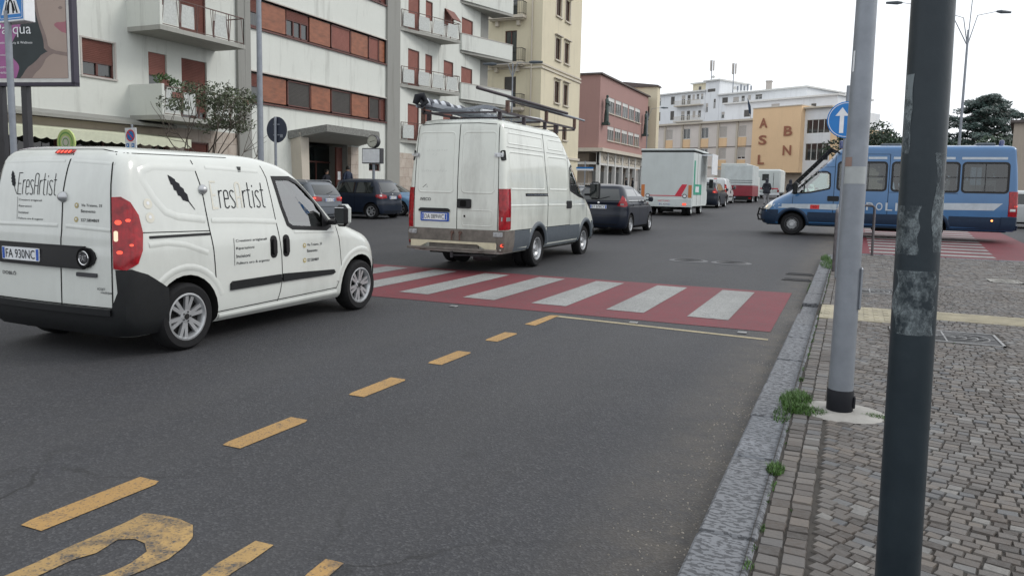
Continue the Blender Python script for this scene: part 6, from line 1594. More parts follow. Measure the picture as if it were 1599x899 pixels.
    W = ('W', 0, yr + .9)
    for s in (1, -1):
        m = MB()
        if tail == 'high': P = [(.60, bz - .12), (.66, bz + .02), (.76, bz + .17), (.80, bz + .19), (.86, bz + .04), (.90, bz - .12), (.80, bz - .16)]
        elif tail == 'pillar': P = [(.70, bz - .16), (.70, bz + .02), (.73, bz + .3), (.80, bz + .3), (.86, bz + .05), (.86, bz - .16)]
        else: P = [(.46, bz - .18), (.46, bz - .06), (.70, bz - .02), (.92, bz - .04), (.96, bz - .12), (.80, bz - .20)]
        B.patch(m, [(s * u, v) for u, v in P], W, .012, 0, thick=.02, grid=.06); o = m.build('taillight', 'red_lens', t, 40)
        m = MB(); u, v = P[0][0] * .35 + P[3][0] * .65, bz - .08; B.patch(m, [(s * a, b) for a, b in rrect(u - .05, u + .04, v - .025, v + .03, .015)], W, .015, 0); m.build('lamp_bulb', 'red_lit' if lit else 'clear_lens', o)
        WF = ('W', 0, yf - 1.0); pi = math.pi
        m = MB(); B.patch(m, [(pi + s * .45, .62), (pi + s * .8, .66), (pi + s * .86, .76), (pi + s * .7, .80), (pi + s * .5, .72)], WF, .01, 0, thick=.02, grid=.06); m.build('headlight', 'clear_lens', t, 40)
        m = MB(); y = g0 - .38; x = s * (h - .02); m.box(x - s * .03, x + s * .1, y, y + .07, bz + .03, bz + .07, 0, .01); m.box(x + s * .06, x + s * .22, y - .02, y + .08, bz + .0, bz + .16, 0, .035); m.build('side_mirror', pnt if pnt != 'white_car' else 'black_plastic', t, 40)
    m = MB(); B.patch(m, [(-.62, .2), (.62, .2), (.62, .32), (-.62, .32)], W, .012, 0, thick=.02, grid=.1); B.line(m, [(-.95, .56), (-.5, .58), (.5, .58), (.95, .56)], W, .012, .003); m.build('rear_bumper', 'black_plastic', t, 40)
    m = MB(); B.patch(m, [(-.4, .28), (.4, .28), (.45, .5), (-.45, .5)], 'F', .008, 0); B.patch(m, [(-.3, .58), (.3, .58), (.34, .68), (-.34, .68)], 'F', .008, 0); m.build('grille', 'black_plastic', t)
    pz = bz - .16 if tail != 'low' else bz - .15
    if plate_txt: yb = B.hit('B', 0, pz)[0].y; plate(t, plate_txt, 0, yb - .012, pz, .52, .11)
    m = MB(); p = B.hit('B', 0, bz - .04)[0]; m.lathe([(.035, p.y - .01), (.03, p.y - .014), (.001, p.y - .015)], (0, 0, bz - .04), 'y', 16); m.build('emblem', 'chrome', t)
    if rails:
        for s in (1, -1):
            m = MB(); m.tube([(s * (rw - .02), yr + rt + .1, H - .07), (s * (rw - .02), yr + rt + .2, H + .01), (s * (rw - .02), g1 - .4, H + .01), (s * (rw - .02), g1 - .3, H - .05)], .018, 6); m.build('roof_rail', 'silver', t, 40)
    for y in (0, wb):
        for s in (1, -1): wheel(t, s * (h - .11), y, r, .2, s, style)
    m = MB(); m.box(-h + .3, h - .3, yr + .3, yf - .4, .17, .25); m.cyl((-.6, 0, r), (.6, 0, r), .05); m.cyl((.35, yr + .02, .2), (.35, yr + .4, .2), .03); m.build('underbody', 'well', t)
    return t
car('hatchback', 'black hatchback driving ahead of the tall white van, behind the food truck', (-7.10, 23.35, gz(24.5)), 0, 'black_paint', 3.85, 1.78, 1.54, 2.45, .62, belt=1.0, hood=.96, rb=.02, rt=.40, roofw=.62, plate_txt='ET 878CY', tail='high', style='alloy7', r=.305, group='cars driving along the street')
car('estate_car', 'silver-blue estate car parked nose-in, partly hidden by the near van cab', (-18.05, 22.6, gz(22.6)), R(90), 'silver_paint', 4.7, 1.82, 1.50, 2.71, 1.03, belt=.97, hood=.95, rt=.36, plate_txt='DN 421ZB', tail='low', lit=True, rails=True, group='cars parked in front of the apartment block')
car('compact_car', 'dark navy compact car with tall roof, parked between the silver and the light blue car', (-17.2, 26.25, gz(26)), R(90), 'navy_paint', 3.62, 1.72, 1.58, 2.42, .5, belt=1.0, hood=.98, gb=.9, gt=.1, rt=.35, plate_txt='BV 610TX', tail='low', r=.3, style='alloy6', group='cars parked in front of the apartment block')
car('small_car', 'light blue small car parked tail-in, half hidden by the tall white van', (-20.05, 29.0, gz(29)), R(-90), 'light_blue_paint', 3.83, 1.66, 1.46, 2.46, .58, belt=.93, hood=.92, rt=.4, plate_txt='CF 118KL', r=.3, style='alloy6', group='cars parked in front of the apartment block')
car('dark_car', 'dark grey car of which only the roof shows behind the black hatchback', (-11.3, 33.6, gz(33)), R(8), 'grey_paint', 4.4, 1.8, 1.42, 2.65, .8, rt=.8, plate_txt=None, tail='low', group='cars driving along the street')
car('pale_car', 'pale silver car seen through the gap beside the tall white van mirror', (-13.6, 31.2, gz(31)), R(20), 'pale_silver', 4.0, 1.7, 1.43, 2.5, .7, rt=.5, plate_txt=None, tail='low', group='cars driving along the street')
car('suv', 'black suv with white roof line following the food truck', (-8.32, 48.3, gz(48)), 0, 'black_paint', 4.3, 1.86, 1.62, 2.67, .82, belt=1.05, hood=1.05, rt=.4, r=.34, tail='high', lit=True, plate_txt='EK 552LR', group='cars driving along the street')
car('silver_hatchback', 'silver car behind the tail of the police van at the right edge', (6.9, 36.6, gz(36)), R(92), 'pale_silver', 4.1, 1.74, 1.5, 2.55, .75, rt=.5, plate_txt=None, tail='low')
car('far_car', 'dark car far down the street between the camper and the police van', (-1.4, 66, gz(66)), R(180), 'grey_paint', 4.2, 1.75, 1.45, 2.6, .7, rt=.5)
car('white_far_car', 'white car far down the street beside the two walking people', (-3.8, 74, gz(74)), R(180), 'white_car', 4.2, 1.75, 1.45, 2.6, .7, rt=.5)
build_panel_van('small_van', 'small white van with roof bars behind the black suv', (-8.92, 56, gz(56)), 0, decals=False, paint='white_car')
# ---------------------------------------------------------------- foreground poles
def worn_pole():
    m, nt, b = newmat('dark_painted_pole'); tc = N(nt, 'ShaderNodeTexCoord'); vec = tc.outputs['Object']
    c = mixc(nt, noise_mix(nt, vec, 5, .3, .7), (.012, .020, .027), (.022, .033, .041))
    c = mixc(nt, mulf(nt, noise_mix(nt, vec, 40, .55, .8, 4), .4), c, (.02, .025, .03))
    nt.links.new(c, b.inputs['Base Color']); b.inputs['Roughness'].default_value = .38; b.inputs['Metallic'].default_value = .1; b.inputs['Specular IOR Level'].default_value = .35
    nb = N(nt, 'ShaderNodeTexNoise', Scale=35, Detail=4); nt.links.new(vec, nb.inputs['Vector']); bp = N(nt, 'ShaderNodeBump', Strength=.4, Distance=.002); nt.links.new(nb.outputs['Fac'], bp.inputs['Height']); nt.links.new(bp.outputs['Normal'], b.inputs['Normal']); return m
M['dark_pole'] = worn_pole()
def residue():
    m, nt, b = newmat('torn_sticker_residue'); tc = N(nt, 'ShaderNodeTexCoord'); vec = tc.outputs['Object']
    tr = N(nt, 'ShaderNodeBsdfTransparent'); mx = N(nt, 'ShaderNodeMixShader'); f = mulf(nt, noise_mix(nt, vec, 11, .43, .58, 10, .8, (1, 1, .8)), .85); nt.links.new(f, mx.inputs[0])
    b.inputs['Base Color'].default_value = (.20, .235, .25, 1); b.inputs['Roughness'].default_value = .7; nt.links.new(tr.outputs[0], mx.inputs[1]); nt.links.new(b.outputs[0], mx.inputs[2]); nt.links.new(mx.outputs[0], nt.nodes['Material Output'].inputs['Surface']); return m
M['residue'] = residue()
def patch_on_pole(mb, x, y, rf, a0, a1, z0, z1, eps=.0012, mi=0, shape=None, n=14, k=12):
    vs = []; fs = []
    for j in range(k + 1):
        for i in range(n + 1):
            u = i / n; v = j / k
            if shape: u0, u1 = shape(v); uu = u0 + (u1 - u0) * u
            else: uu = u
            a = R(a0 + (a1 - a0) * uu); z = z0 + (z1 - z0) * v; r = rf(z) + eps; vs.append((x + r * math.sin(a), y - r * math.cos(a), z))
    for j in range(k):
        for i in range(n): q = j * (n + 1) + i; fs.append((q, q + 1, q + n + 2, q + n + 1))
    mb.add(vs, fs, mi)
# dark pole: px centre 1465 at the top, 1404 at the bottom of the frame
dp = thing('sign_pole', 'thick dark green-grey pole with torn sticker marks, closest to the camera at the right', 'pole', (.216, 2.72, SH)); dp.rotation_euler = (0, R(-.7), 0)
rD = lambda z: .0675 - .003 * z
m = MB(); m.lathe([(.0675, 0), (.0537, 4.6), (.05, 4.62), (.001, 4.62)], (0, 0, 0), 'z', 40); m.build('pole', 'dark_pole', dp, 50)
m = MB()
sh = lambda amp, ph: (lambda v: (.10 * math.sin(9 * v + ph) * amp + .04, 1 - .1 * abs(math.sin(7 * v + ph)) * amp))
patch_on_pole(m, 0, 0, rD, -70, 60, 1.02, 1.22, shape=sh(1, .4)); m.build('torn_sticker', 'residue', dp)
m = MB(); patch_on_pole(m, 0, 0, rD, -75, 0, 1.27, 1.42, shape=sh(1, 2.4)); m.build('torn_sticker', 'residue', dp)
m = MB(); patch_on_pole(m, 0, 0, rD, 28, 80, 1.28, 1.58, shape=sh(1, 1.4)); m.build('torn_sticker', 'residue', dp)
m = MB(); patch_on_pole(m, 0, 0, rD, -80, -40, 1.58, 1.82, shape=sh(1, 5.4)); m.build('torn_sticker', 'residue', dp)
m = MB(); m.lathe([(.13, 0), (.125, .012), (.0676, .02)], (0, 0, -.005), 'z', 30); m.build('base_collar', 'concrete', dp)
# grey lamp pole
gp_ = thing('lamp_pole', 'light grey tapered pole with black foot band, standing in the setts behind the kerb', 'pole', (.012, 5.50, SH))
rG = lambda z: .079 - .0062 * z
m = MB(); m.lathe([(.079, 0), (.0623, 2.7), (.052, 6.5), (.045, 8.5), (.001, 8.5)], (0, 0, 0), 'z', 40); m.build('pole', 'galv', gp_, 50)
m = MB(); m.lathe([(.0795, -.005), (.0835, .0), (.0835, .155), (.080, .16)], (0, 0, 0), 'z', 36); m.box(.077, .095, -.03, .01, .04, .12, 0, .006); m.build('foot_band', 'ink', gp_, 40)
m = MB(); patch_on_pole(m, 0, 0, rG, -62, 62, 1.52, 1.63, .0015, shape=None); m.build('sticker', pm('pale_sticker', (.36, .38, .38), .5, var=.15), gp_)
m = MB(); patch_on_pole(m, 0, 0, rG, -62, -20, 1.63, 1.69, .0025); m.build('sticker', pm('brown_sticker', (.26, .17, .14), .6, var=.2), gp_)
m = MB(); patch_on_pole(m, 0, 0, rG, -58, -44, 2.23, 2.36, .0025); m.build('sticker', 'white_sign', gp_)
m = MB(); m.box(.068, .088, -.035, .035, .70, .98, 0, .015); m.build('inspection_hatch', 'galv', gp_, 30)
m = MB(); m.tube([(0, 0, 8.4), (-.3, 0, 9.0), (-1.4, 0, 9.3)], .04, 8); m.box(-2.0, -1.3, -.12, .12, 9.22, 9.36, 0, .05); m.build('lamp_arm', 'galv', gp_, 40)
m = MB(); m.lathe([(.24, 0), (.22, .014), (.12, .02), (.06, .022)], (.012, 5.50, SH - .003), 'z', 30); 
m.v = [(a * 1.0 if 0 else .01 + (a - .01) * 1.25, b, c) for a, b, c in m.v]; tag(m.build('pole_footing', 'concrete', None, 40), 'round pale concrete footing round the grey pole', 'footing')
# steel hoop barriers on the corner
M['barrier'] = pm('barrier_steel', (.10, .09, .095), .5, .5, var=.3, scale=10)
def hoop(x0, y0, x1, y1, lb):
    z0, z1 = gz(y0) + SH, gz(y1) + SH; h = 1.12; t = thing('hoop_barrier', lb, 'barrier', (0, 0, 0), group='steel hoop barriers on the pavement corner')
    P = [(x0, y0, z0), (x0, y0, z0 + h - .1)]; d = Vector((x1 - x0, y1 - y0)); L = d.length; d /= L
    P += [(x0 + d.x * .1 * (1 - math.cos(R(a))), y0 + d.y * .1 * (1 - math.cos(R(a))), z0 + h - .1 + .1 * math.sin(R(a))) for a in (30, 60, 90)]
    P += [(x1 - d.x * .1 * (1 - math.cos(R(a))), y1 - d.y * .1 * (1 - math.cos(R(a))), z1 + h - .1 + .1 * math.sin(R(a))) for a in (90, 60, 30)] + [(x1, y1, z1)]
    m = MB(); m.tube(P, .028, 10); m.build('hoop', 'barrier', t, 50); m = MB(); m.cyl((x0, y0, z0 + .5), (x1, y1, z1 + .5), .018, n=8); m.build('crossbar', 'barrier', t, 50)
hoop(-.225, 15.3, -.21, 17.4, 'steel hoop barrier seen end-on beside the kerb, left of the grey pole')
hoop(.10, 18.9, .50, 19.05, 'steel hoop barrier facing us just right of the grey pole')
# blue arrow sign on its own post behind the grey pole
bs = thing('direction_sign', 'round blue road sign with white arrows, half hidden behind the grey pole', 'road sign', (-.16, 14.3, gz(14.3) + SH)); 
m = MB(); m.cyl((0, 0.03, 0), (0, .03, 3.25), .03, n=12); m.build('post', 'galv', bs, 50)
m = MB(); zc = 2.68; m.lathe([(.001, -.012), (.3, -.012), (.305, -.006), (.3, 0), (.001, 0)], (0, -.01, zc), 'y', 40)
m.lathe([(.285, -.0135), (.275, -.0135)], (0, -.01, zc), 'y', 40, 1)
def arrow(ox, s):
    P = [(-.03, -.2), (.03, -.2), (.03, .06), (.095, .06), (0, .19), (-.095, .06), (-.03, .06)]; return [(ox + a * s, zc + b * s) for a, b in P]
for P in (arrow(-.07, 1.1), [(.02, zc - .2), (.08, zc - .2), (.08, zc - .02), (.14, zc + .05), (.10, zc + .08), (.02, zc + .02)]):
    p, f = tri_poly(P, 1); m.sheet(p, f, lambda u, v: (u, -.0245, v), 1)
m.build('disc', ['blue_sign', 'white_sign'], bs)
# ---------------------------------------------------------------- left side furniture
t = thing('street_lamp', 'slim grey lamp post rising in front of the first window band', 'street lamp', (-15.72, 17.62, gz(17.6))); m = MB(); m.lathe([(.10, 0), (.085, 3), (.06, 9), (.001, 9)], (0, 0, 0), 'z', 20); m.build('pole', 'galv', t, 50); m = MB(); m.tube([(0, 0, 8.9), (.4, 0, 9.5), (1.6, 0, 9.8)], .035, 8); m.build('arm', 'galv', t); m = MB(); m.box(1.5, 2.2, -.13, .13, 9.72, 9.86, 0, .05); m.build('lamp_head', 'grey_plastic', t)
t = thing('round_sign', 'round road sign seen from its dark back, beside the slim lamp post', 'road sign', (-13.82, 16.05, gz(16))); m = MB(); m.cyl((0, 0, 0), (0, 0, 3.2), .035, n=12); m.build('post', 'galv', t, 50); m = MB(); zc = 2.87; m.lathe([(.001, 0), (.33, 0), (.335, .01), (.33, .015), (.001, .015)], (0, .045, zc), 'y', 36); m.box(-.1, .1, .03, .05, zc - .15, zc - .12, 1); m.box(-.1, .1, .03, .05, zc + .12, zc + .15, 1); m.build('disc', [pm('sign_back', (.022, .03, .05), .5), 'galv'], t)
m = MB(); m.box(.12, .2, .035, .044, zc - .2, zc - .12); m.build('maker_sticker', 'galv', t)
t = thing('parking_sign', 'white no-parking panel with red and blue ring above the panel van roof', 'road sign', (-17.25, 14.52, gz(14.5))); m = MB(); m.cyl((0, .04, 0), (0, .04, 2.95), .03, n=10); m.build('post', 'galv', t, 50)
m = MB(); m.box(-.2, .2, -.01, .01, 2.2, 2.86); cz = 2.66
for r, mi, e in ((.155, 1, .012), (.12, 2, .014)): p, f = tri_poly(circle(0, cz, r, 26), 1); m.sheet(p, f, lambda u, v: (u, -e, v), mi)
p, f = ribbon2([(-.09, cz + .09), (.09, cz - .09)], .035); m.sheet(p, f, lambda u, v: (u, -.016, v), 1)
for x in (-.12, .07): m.quad((x - .04, -.012, 2.36), (x + .06, -.012, 2.36), (x + .06, -.012, 2.46), (x - .04, -.012, 2.46), 2); m.quad((x - .01, -.014, 2.385), (x + .025, -.014, 2.385), (x + .025, -.014, 2.435), (x - .01, -.014, 2.435), 0)
m.build('panel', ['white_sign', 'red_sign', 'blue_sign'], t)
t = thing('cafe_sign', 'round pale green shop sign above the panel van roof', 'sign', (-19.0, 14.0, gz(14))); m = MB(); m.cyl((0, .03, 0), (0, .03, 2.4), .03, n=8); m.build('post', 'darkmetal', t)
m = MB(); cz = 2.47; mts = [pm('sign_pale_green', (.50, .62, .22), .5), pm('sign_green', (.16, .38, .10), .5), 'ink_cream']
m.lathe([(.001, -.02), (.34, -.02), (.34, .02), (.001, .02)], (0, 0, cz), 'y', 36)
m.lathe([(.27, -.023), (.23, -.023)], (0, 0, cz), 'y', 36, 1); p, f = tri_poly(circle(0, cz, .17, 20), 1); m.sheet(p, f, lambda u, v: (u, -.024, v), 2); m.lathe([(.12, -.027), (.09, -.027)], (0, 0, cz), 'y', 20, 1); m.build('disc', mts, t)
# lit crossing sign box on a post
t = thing('crossing_sign', 'box-shaped blue pedestrian crossing sign on a grey post, top left corner', 'road sign', (-12.15, 8.05, 0)); m = MB(); m.cyl((0, 0, 0), (0, 0, 4.1), .05, n=14); m.build('post', 'galv', t, 50)
bx = MB(); bx.box(-.18, .42, -.02, .16, 3.93, 4.57, 0, .01); o = bx.build('sign_box', 'white_sign', t)
m = MB(); z0 = 3.96; S = .56; fn = lambda u, v: (-.16 + u * S, -.0225, z0 + v * S * 1.02); fn2 = lambda u, v: (-.16 + u * S, -.0245, z0 + v * S * 1.02); fn3 = lambda u, v: (-.16 + u * S, -.0265, z0 + v * S * 1.02)
p, f = tri_poly([(0, 0), (1, 0), (1, 1), (0, 1)], 9); m.sheet(p, f, fn, 0)
p, f = ribbon2(rrect(.04, .96, .04, .96, .05), .015, True); m.sheet(p, f, fn2, 1)
p, f = tri_poly([(.1, .14), (.9, .14), (.55, .92), (.45, .92)], 9); m.sheet(p, f, fn2, 1)
for a, b in ((.2, .27), (.36, .43), (.57, .64), (.73, .80)):
    p, f = tri_poly([(a, .16), (b, .16), (.5 + (b - .5) * .55, .48), (.5 + (a - .5) * .55, .48)], 9); m.sheet(p, f, fn3, 2)
for pth, w_ in (([(.5, .80), (.49, .52)], .09), ([(.49, .54), (.38, .36), (.33, .2)], .055), ([(.50, .54), (.6, .38), (.66, .22)], .055), ([(.5, .72), (.36, .6), (.33, .5)], .04), ([(.5, .72), (.62, .6)], .04)): p, f = ribbon2(pth, w_); m.sheet(p, f, fn3, 2)
p, f = tri_poly(circle(.5, .87, .055, 12), 9); m.sheet(p, f, fn3, 2)
m.build('pictogram', ['blue_sign', 'white_sign', 'ink'], o)
# billboard
ang = R(14); bb = thing('billboard', 'large pink and dark beauty poster on two dark posts, top left', 'billboard', (-15.98, 12.02, gz(12)), ang)
zb, zt = 3.62, 6.7; Wd = 4.3
m = MB(); m.box(-Wd, 0, 0, .12, zb, zt, 0); 
for q in ((-Wd - .03, .03, zb - .03, zb + .05), (-Wd - .03, .03, zt - .05, zt + .03)): m.box(q[0], q[1], -.03, .13, q[2], q[3], 1)
for x in (-Wd - .03, -.05): m.box(x, x + .08, -.03, .13, zb, zt, 1)
m.build('frame', ['frame_white', pm('billboard_frame', (.03, .025, .045), .45)], bb, 30)
PW0, PZ0 = -Wd + .12, zb + .14
def pf(k): return lambda u, v: (u, -.002 - .002 * k, v)
def shp(P, k, mi, g=9): p, f = tri_poly(P, g); m.sheet(p, f, pf(k), mi)
mt = [pm('poster_pink', (.33, .11, .27), .5, var=.2, scale=.8), pm('poster_hair', (.022, .032, .036), .5, var=.25, scale=1.2), pm('poster_skin', (.36, .28, .24), .5, var=.06, scale=1), pm('poster_lips', (.34, .13, .16), .5), 'white_sign', pm('poster_shade', (.22, .165, .15), .5)]
m = MB(); x1 = -.14
def sm(P, it=2):
    for _ in range(it): P = [q for i in range(len(P)) for q in ((P[i][0] * .75 + P[(i + 1) % len(P)][0] * .25, P[i][1] * .75 + P[(i + 1) % len(P)][1] * .25), (P[i][0] * .25 + P[(i + 1) % len(P)][0] * .75, P[i][1] * .25 + P[(i + 1) % len(P)][1] * .75))]
    return [(min(max(a, PW0), x1), min(max(b, PZ0), zt - .1)) for a, b in P]
shp([(PW0, PZ0), (x1, PZ0), (x1, zt - .1), (PW0, zt - .1)], 1, 0)
shp(sm([(-1.62, 3.4), (.5, 3.4), (.5, 7), (-1.2, 7), (-1.32, 5.9), (-1.25, 5.2), (-1.30, 4.85), (-1.55, 4.55), (-1.58, 4.25), (-1.35, 4.05), (-1.42, 3.85)]), 2, 1)
shp(sm([(-1.55, 3.3), (-1.25, 3.95), (-.95, 4.12), (-.72, 4.35), (.4, 4.6), (.4, 3.3)]), 3, 5)
shp(sm([(-1.35, 3.3), (-1.0, 3.86), (-.80, 3.98), (-.62, 4.3), (.4, 4.5), (.4, 3.3)]), 4, 2)
shp(sm([(-.72, 4.3), (.4, 4.2), (.4, 7.2), (-.95, 7.2), (-.98, 6.1), (-.93, 5.4), (-.84, 4.95), (-.72, 4.62)]), 5, 5)
shp(sm([(-.60, 4.35), (.4, 4.3), (.4, 7.2), (-.88, 7.2), (-.92, 6.1), (-.87, 5.45), (-.78, 5.0), (-.64, 4.68)]), 6, 2)
shp(sm([(-.46, 4.92), (-.36, 4.98), (-.26, 4.97), (.1, 5.02), (.1, 4.72), (-.22, 4.74), (-.34, 4.82)], 1), 7, 3); shp(sm([(-.34, 5.28), (-.26, 5.33), (-.2, 5.28), (-.26, 5.24)]), 7, 5)
shp(sm([(-.76, 5.74), (-.5, 5.84), (-.25, 5.82), (-.2, 5.74), (-.5, 5.69)]), 7, 1)
for s_, u0, u1, v0, v1 in (('Buona', -3.3, -2.15, 4.74, 4.98), ('Pasqua', -1.92, -1.02, 4.66, 4.96), ('Estetica Beauty & Wellness', -1.92, -1.0, 4.50, 4.57), ('Tel. e prenotazioni', -2.1, -1.62, 4.24, 4.30), ('via del centro', -2.1, -1.68, 3.98, 4.04), ('Benevento', -2.1, -1.66, 3.86, 3.92)):
    p, f = text_in(s_, u0, u1, v0, v1); m.sheet(p, f, pf(9), 4)
m.build('poster', mt, bb)
for x in (-2.02, -1.38, -3.6): m = MB(); m.box(x, x + .14, .02, .16, 0, zb - .01); m.build('post', 'darkmetal', bb)
# clock over an advertising box
t = thing('street_clock', 'round street clock above a blank white advertising box, in front of the entrance', 'clock', (-18.45, 27.45, gz(27) - .08)); m = MB(); m.cyl((0, 0, 0), (0, 0, 2.3), .06, n=12); m.build('post', 'galv', t, 50)
m = MB(); m.box(-.50, .42, -.14, .14, 2.28, 2.92, 0, .02); m.box(-.46, .38, -.145, -.138, 2.32, 2.88, 1); m.build('display_box', ['darkmetal', 'plate_white'], t)
m = MB(); m.lathe([(.001, -.12), (.26, -.12), (.27, -.1), (.27, .1), (.26, .12), (.001, .12)], (.0, 0, 3.2), 'y', 30); m.build('case', 'darkmetal', t, 40)
m = MB(); p, f = tri_poly(circle(0, 3.2, .235, 28), 9); m.sheet(p, f, lambda u, v: (u, -.123, v), 0)
for k in range(12): a = R(30 * k); p, f = ribbon2([(.18 * math.sin(a), 3.2 + .18 * math.cos(a)), (.215 * math.sin(a), 3.2 + .215 * math.cos(a))], .016); m.sheet(p, f, lambda u, v: (u, -.126, v), 1)
for a, l, w_ in ((R(255), .12, .022), (R(75), .17, .014)): p, f = ribbon2([(0, 3.2), (l * math.sin(a), 3.2 + l * math.cos(a))], w_); m.sheet(p, f, lambda u, v: (u, -.128, v), 1)
m.build('dial', [pm('dial', (.42, .42, .36), .5), 'ink'], t)
# small tree
def branchy(mb, p, d, L, r, depth, rng, spread=.5, nseg=4, tips=None):
    pts = [Vector(p)]; d = Vector(d).normalized(); rad = [r]
    for k in range(nseg): d = (d + Vector((rng.gauss(0, .12), rng.gauss(0, .12), rng.gauss(0, .06) + .04))).normalized(); pts.append(pts[-1] + d * L / nseg); rad.append(r * (1 - .5 * (k + 1) / nseg))
    mb.tube(pts, rad, 6)
    if depth:
        for _ in range(3 if depth > 1 else 4):
            a = d.copy(); a.rotate(Matrix.Rotation(rng.uniform(.3, spread + .3), 3, d.orthogonal().normalized())); a.rotate(Matrix.Rotation(rng.uniform(0, 6.28), 3, d)); branchy(mb, pts[-1 - rng.randint(0, 1)], a, L * .65, rad[-1], depth - 1, rng, spread, nseg, tips)
    elif tips is not None: tips.append(pts[-1])
rng = random.Random(8)
t = thing('small_tree', 'small sparse tree with several thin stems below the lower balcony', 'tree', (-18.1, 18.0, gz(18))); m = MB(); tips = []
for k, (dx, dy) in enumerate(((-.1, -.35), (.05, .1), (.15, .45), (.0, -.1))): branchy(m, (0, dy * .4, 0), (dx * .5, dy * 1.0, 1), 2.35, .04, 2, rng, .35, 5, tips)
m.build('trunk', 'bark', t, 60); m = MB(); tips = [p for p in tips if abs(p.y) < 1.5 and abs(p.x) < 1.0]; bl = [(tuple(p), (.28, .30, .22)) for p in tips] + [((rng.uniform(-.5, .5), rng.uniform(-1.15, 1.15), rng.uniform(3.1, 4.0)), (.32, .36, .24)) for _ in range(16)]
leaves(m, bl, 3700, .048, rng); m.build('crown', 'leaf_olive', t)
# cedar far right
def cedar(nm, lb, x, y, z, s, seed):
    rng = random.Random(seed); t = thing(nm, lb, 'tree', (x, y, z)); m = MB(); m.lathe([(.45 * s, 0), (.3 * s, 5 * s), (.06 * s, 9.2 * s)], (0, 0, 0), 'z', 10); bl = []
    for k in range(38):
        h = (2.4 + 6.9 * (k / 37) ** .8) * s; L = (4.6 - 3.2 * (k / 37) ** 1.8) * s * rng.uniform(.7, 1.1); a = k * 2.4 + rng.uniform(-.3, .3); e = Vector((math.cos(a) * L, math.sin(a) * L, h + .35 * s)); m.tube([(0, 0, h - .5 * s), tuple(e * .5 + Vector((0, 0, h * .5 + .1))), tuple(e)], [.1 * s, .06 * s, .02 * s], 5)
        for q in (.35, .6, .82, 1.0): bl.append(((e.x * q + rng.uniform(-.3, .3), e.y * q + rng.uniform(-.3, .3), h + .25 * s + rng.uniform(-.1, .15)), ((1.0 - .3 * q) * s, (1.0 - .3 * q) * s, .30 * s)))
    m.build('trunk', 'bark', t, 60); m = MB(); leaves(m, bl, 26000, .14 * s, rng, .45); m.build('crown', 'leaf_cedar', t)
cedar('cedar_tree', 'broad dark cedar with flat layered branches behind the police van', 10.7, 82.0, .9, 1.0, 4)
cedar('cedar_tree', 'lower cedar crown just left of the broad one, beside the street lamp', 5.4, 92, .9, .72, 14)
def bushy(nm, lb, x, y, z, h, w_, seed, mat='leaf_dark', n=3500, sz=.16):
    rng = random.Random(seed); t = thing(nm, lb, 'tree', (x, y, z)); m = MB(); tips = []
    for k in range(3): branchy(m, (0, 0, 0), (rng.gauss(0, .15), rng.gauss(0, .15), 1), h * .5, .16, 2, rng, .6, 4, tips)
    m.build('trunk', 'bark', t, 60); m = MB(); bl = [(tuple(p), (w_ * .28, w_ * .28, w_ * .22)) for p in tips] + [((rng.uniform(-.5, .5) * w_, rng.uniform(-.5, .5) * w_, h * rng.uniform(.5, .95)), (w_ * .25, w_ * .25, w_ * .2)) for _ in range(12)]
    leaves(m, bl, n, sz, rng); m.build('crown', mat, t)
bushy('roadside_tree', 'dark leafy tree just right of the grey pole above the police van', 1.0, 70, .9, 6.4, 3.4, 3)
bushy('roadside_tree', 'small tree top left of the dark pole above the police van', 3.6, 74, .9, 4.6, 2.6, 6)
bushy('roadside_tree', 'dark tree behind the garden wall under the cedar', 9.0, 66, .9, 4.4, 4.5, 9)
bushy('roadside_tree', 'dark tree behind the garden wall at the foot of the lamp', 6.0, 64, .9, 4.0, 3.6, 19)
# far lamps
def lamp(nm, lb, x, y, h, arms, r=.1, grp=None):
    t = thing(nm, lb, 'street lamp', (x, y, gz(y)), group=grp); m = MB(); m.lathe([(r, 0), (r * .6, h), (.001, h)], (0, 0, 0), 'z', 12); m.build('pole', 'galv', t, 50)
    for A in arms:
        m = MB(); e = Vector(A); m.tube([(0, 0, h - .8), tuple(Vector((0, 0, h)) + Vector((e.x, e.y, 0)) * .3 + Vector((0, 0, (e.z - h) * .75))), tuple(e)], [.028, .022, .016], 6); m.build('arm', 'galv', t)
        d = Vector((e.x, e.y, 0)).normalized() if Vector((e.x, e.y)).length > .1 else Vector((0, 0, 1)); m = MB(); m.tube([tuple(e), tuple(e + d * .25), tuple(e + d * .8)], [.05, .1, .06], 8); m.build('lamp_head', 'grey_plastic', t)
lamp('street_lamp', 'tall lamp post with four spreading arms against the sky at the far right', 5.0, 46.8, 9.6, [(-3.2, -.9, 11.0), (1.3, .8, 10.6), (.3, .4, 11.9), (-.9, -.3, 10.4)], .085)
lamp('street_lamp', 'thin lamp post with level arm in front of the cream building', -18.6, 42.0, 8.3, [(.95, .2, 8.35), (-.9, -.3, 8.25)], .06)
lamp('street_lamp', 'lamp post with one arm beside the far end of the dull red building', -21.2, 85.0, 9.0, [(1.3, .6, 9.5)], .08)
t = thing('direction_board', 'blue and white direction board on a post before the dull red building', 'road sign', (-19.1, 57.4, gz(57))); m = MB(); m.cyl((0, 0, 0), (0, 0, 3.0), .05, n=8); m.build('post', 'galv', t); m = MB(); m.box(-.7, .7, -.07, -.05, 2.42, 2.54); m.box(-.7, .7, -.07, -.05, 2.28, 2.41, 1); m.build('panel', ['blue_sign', 'white_sign'], t)
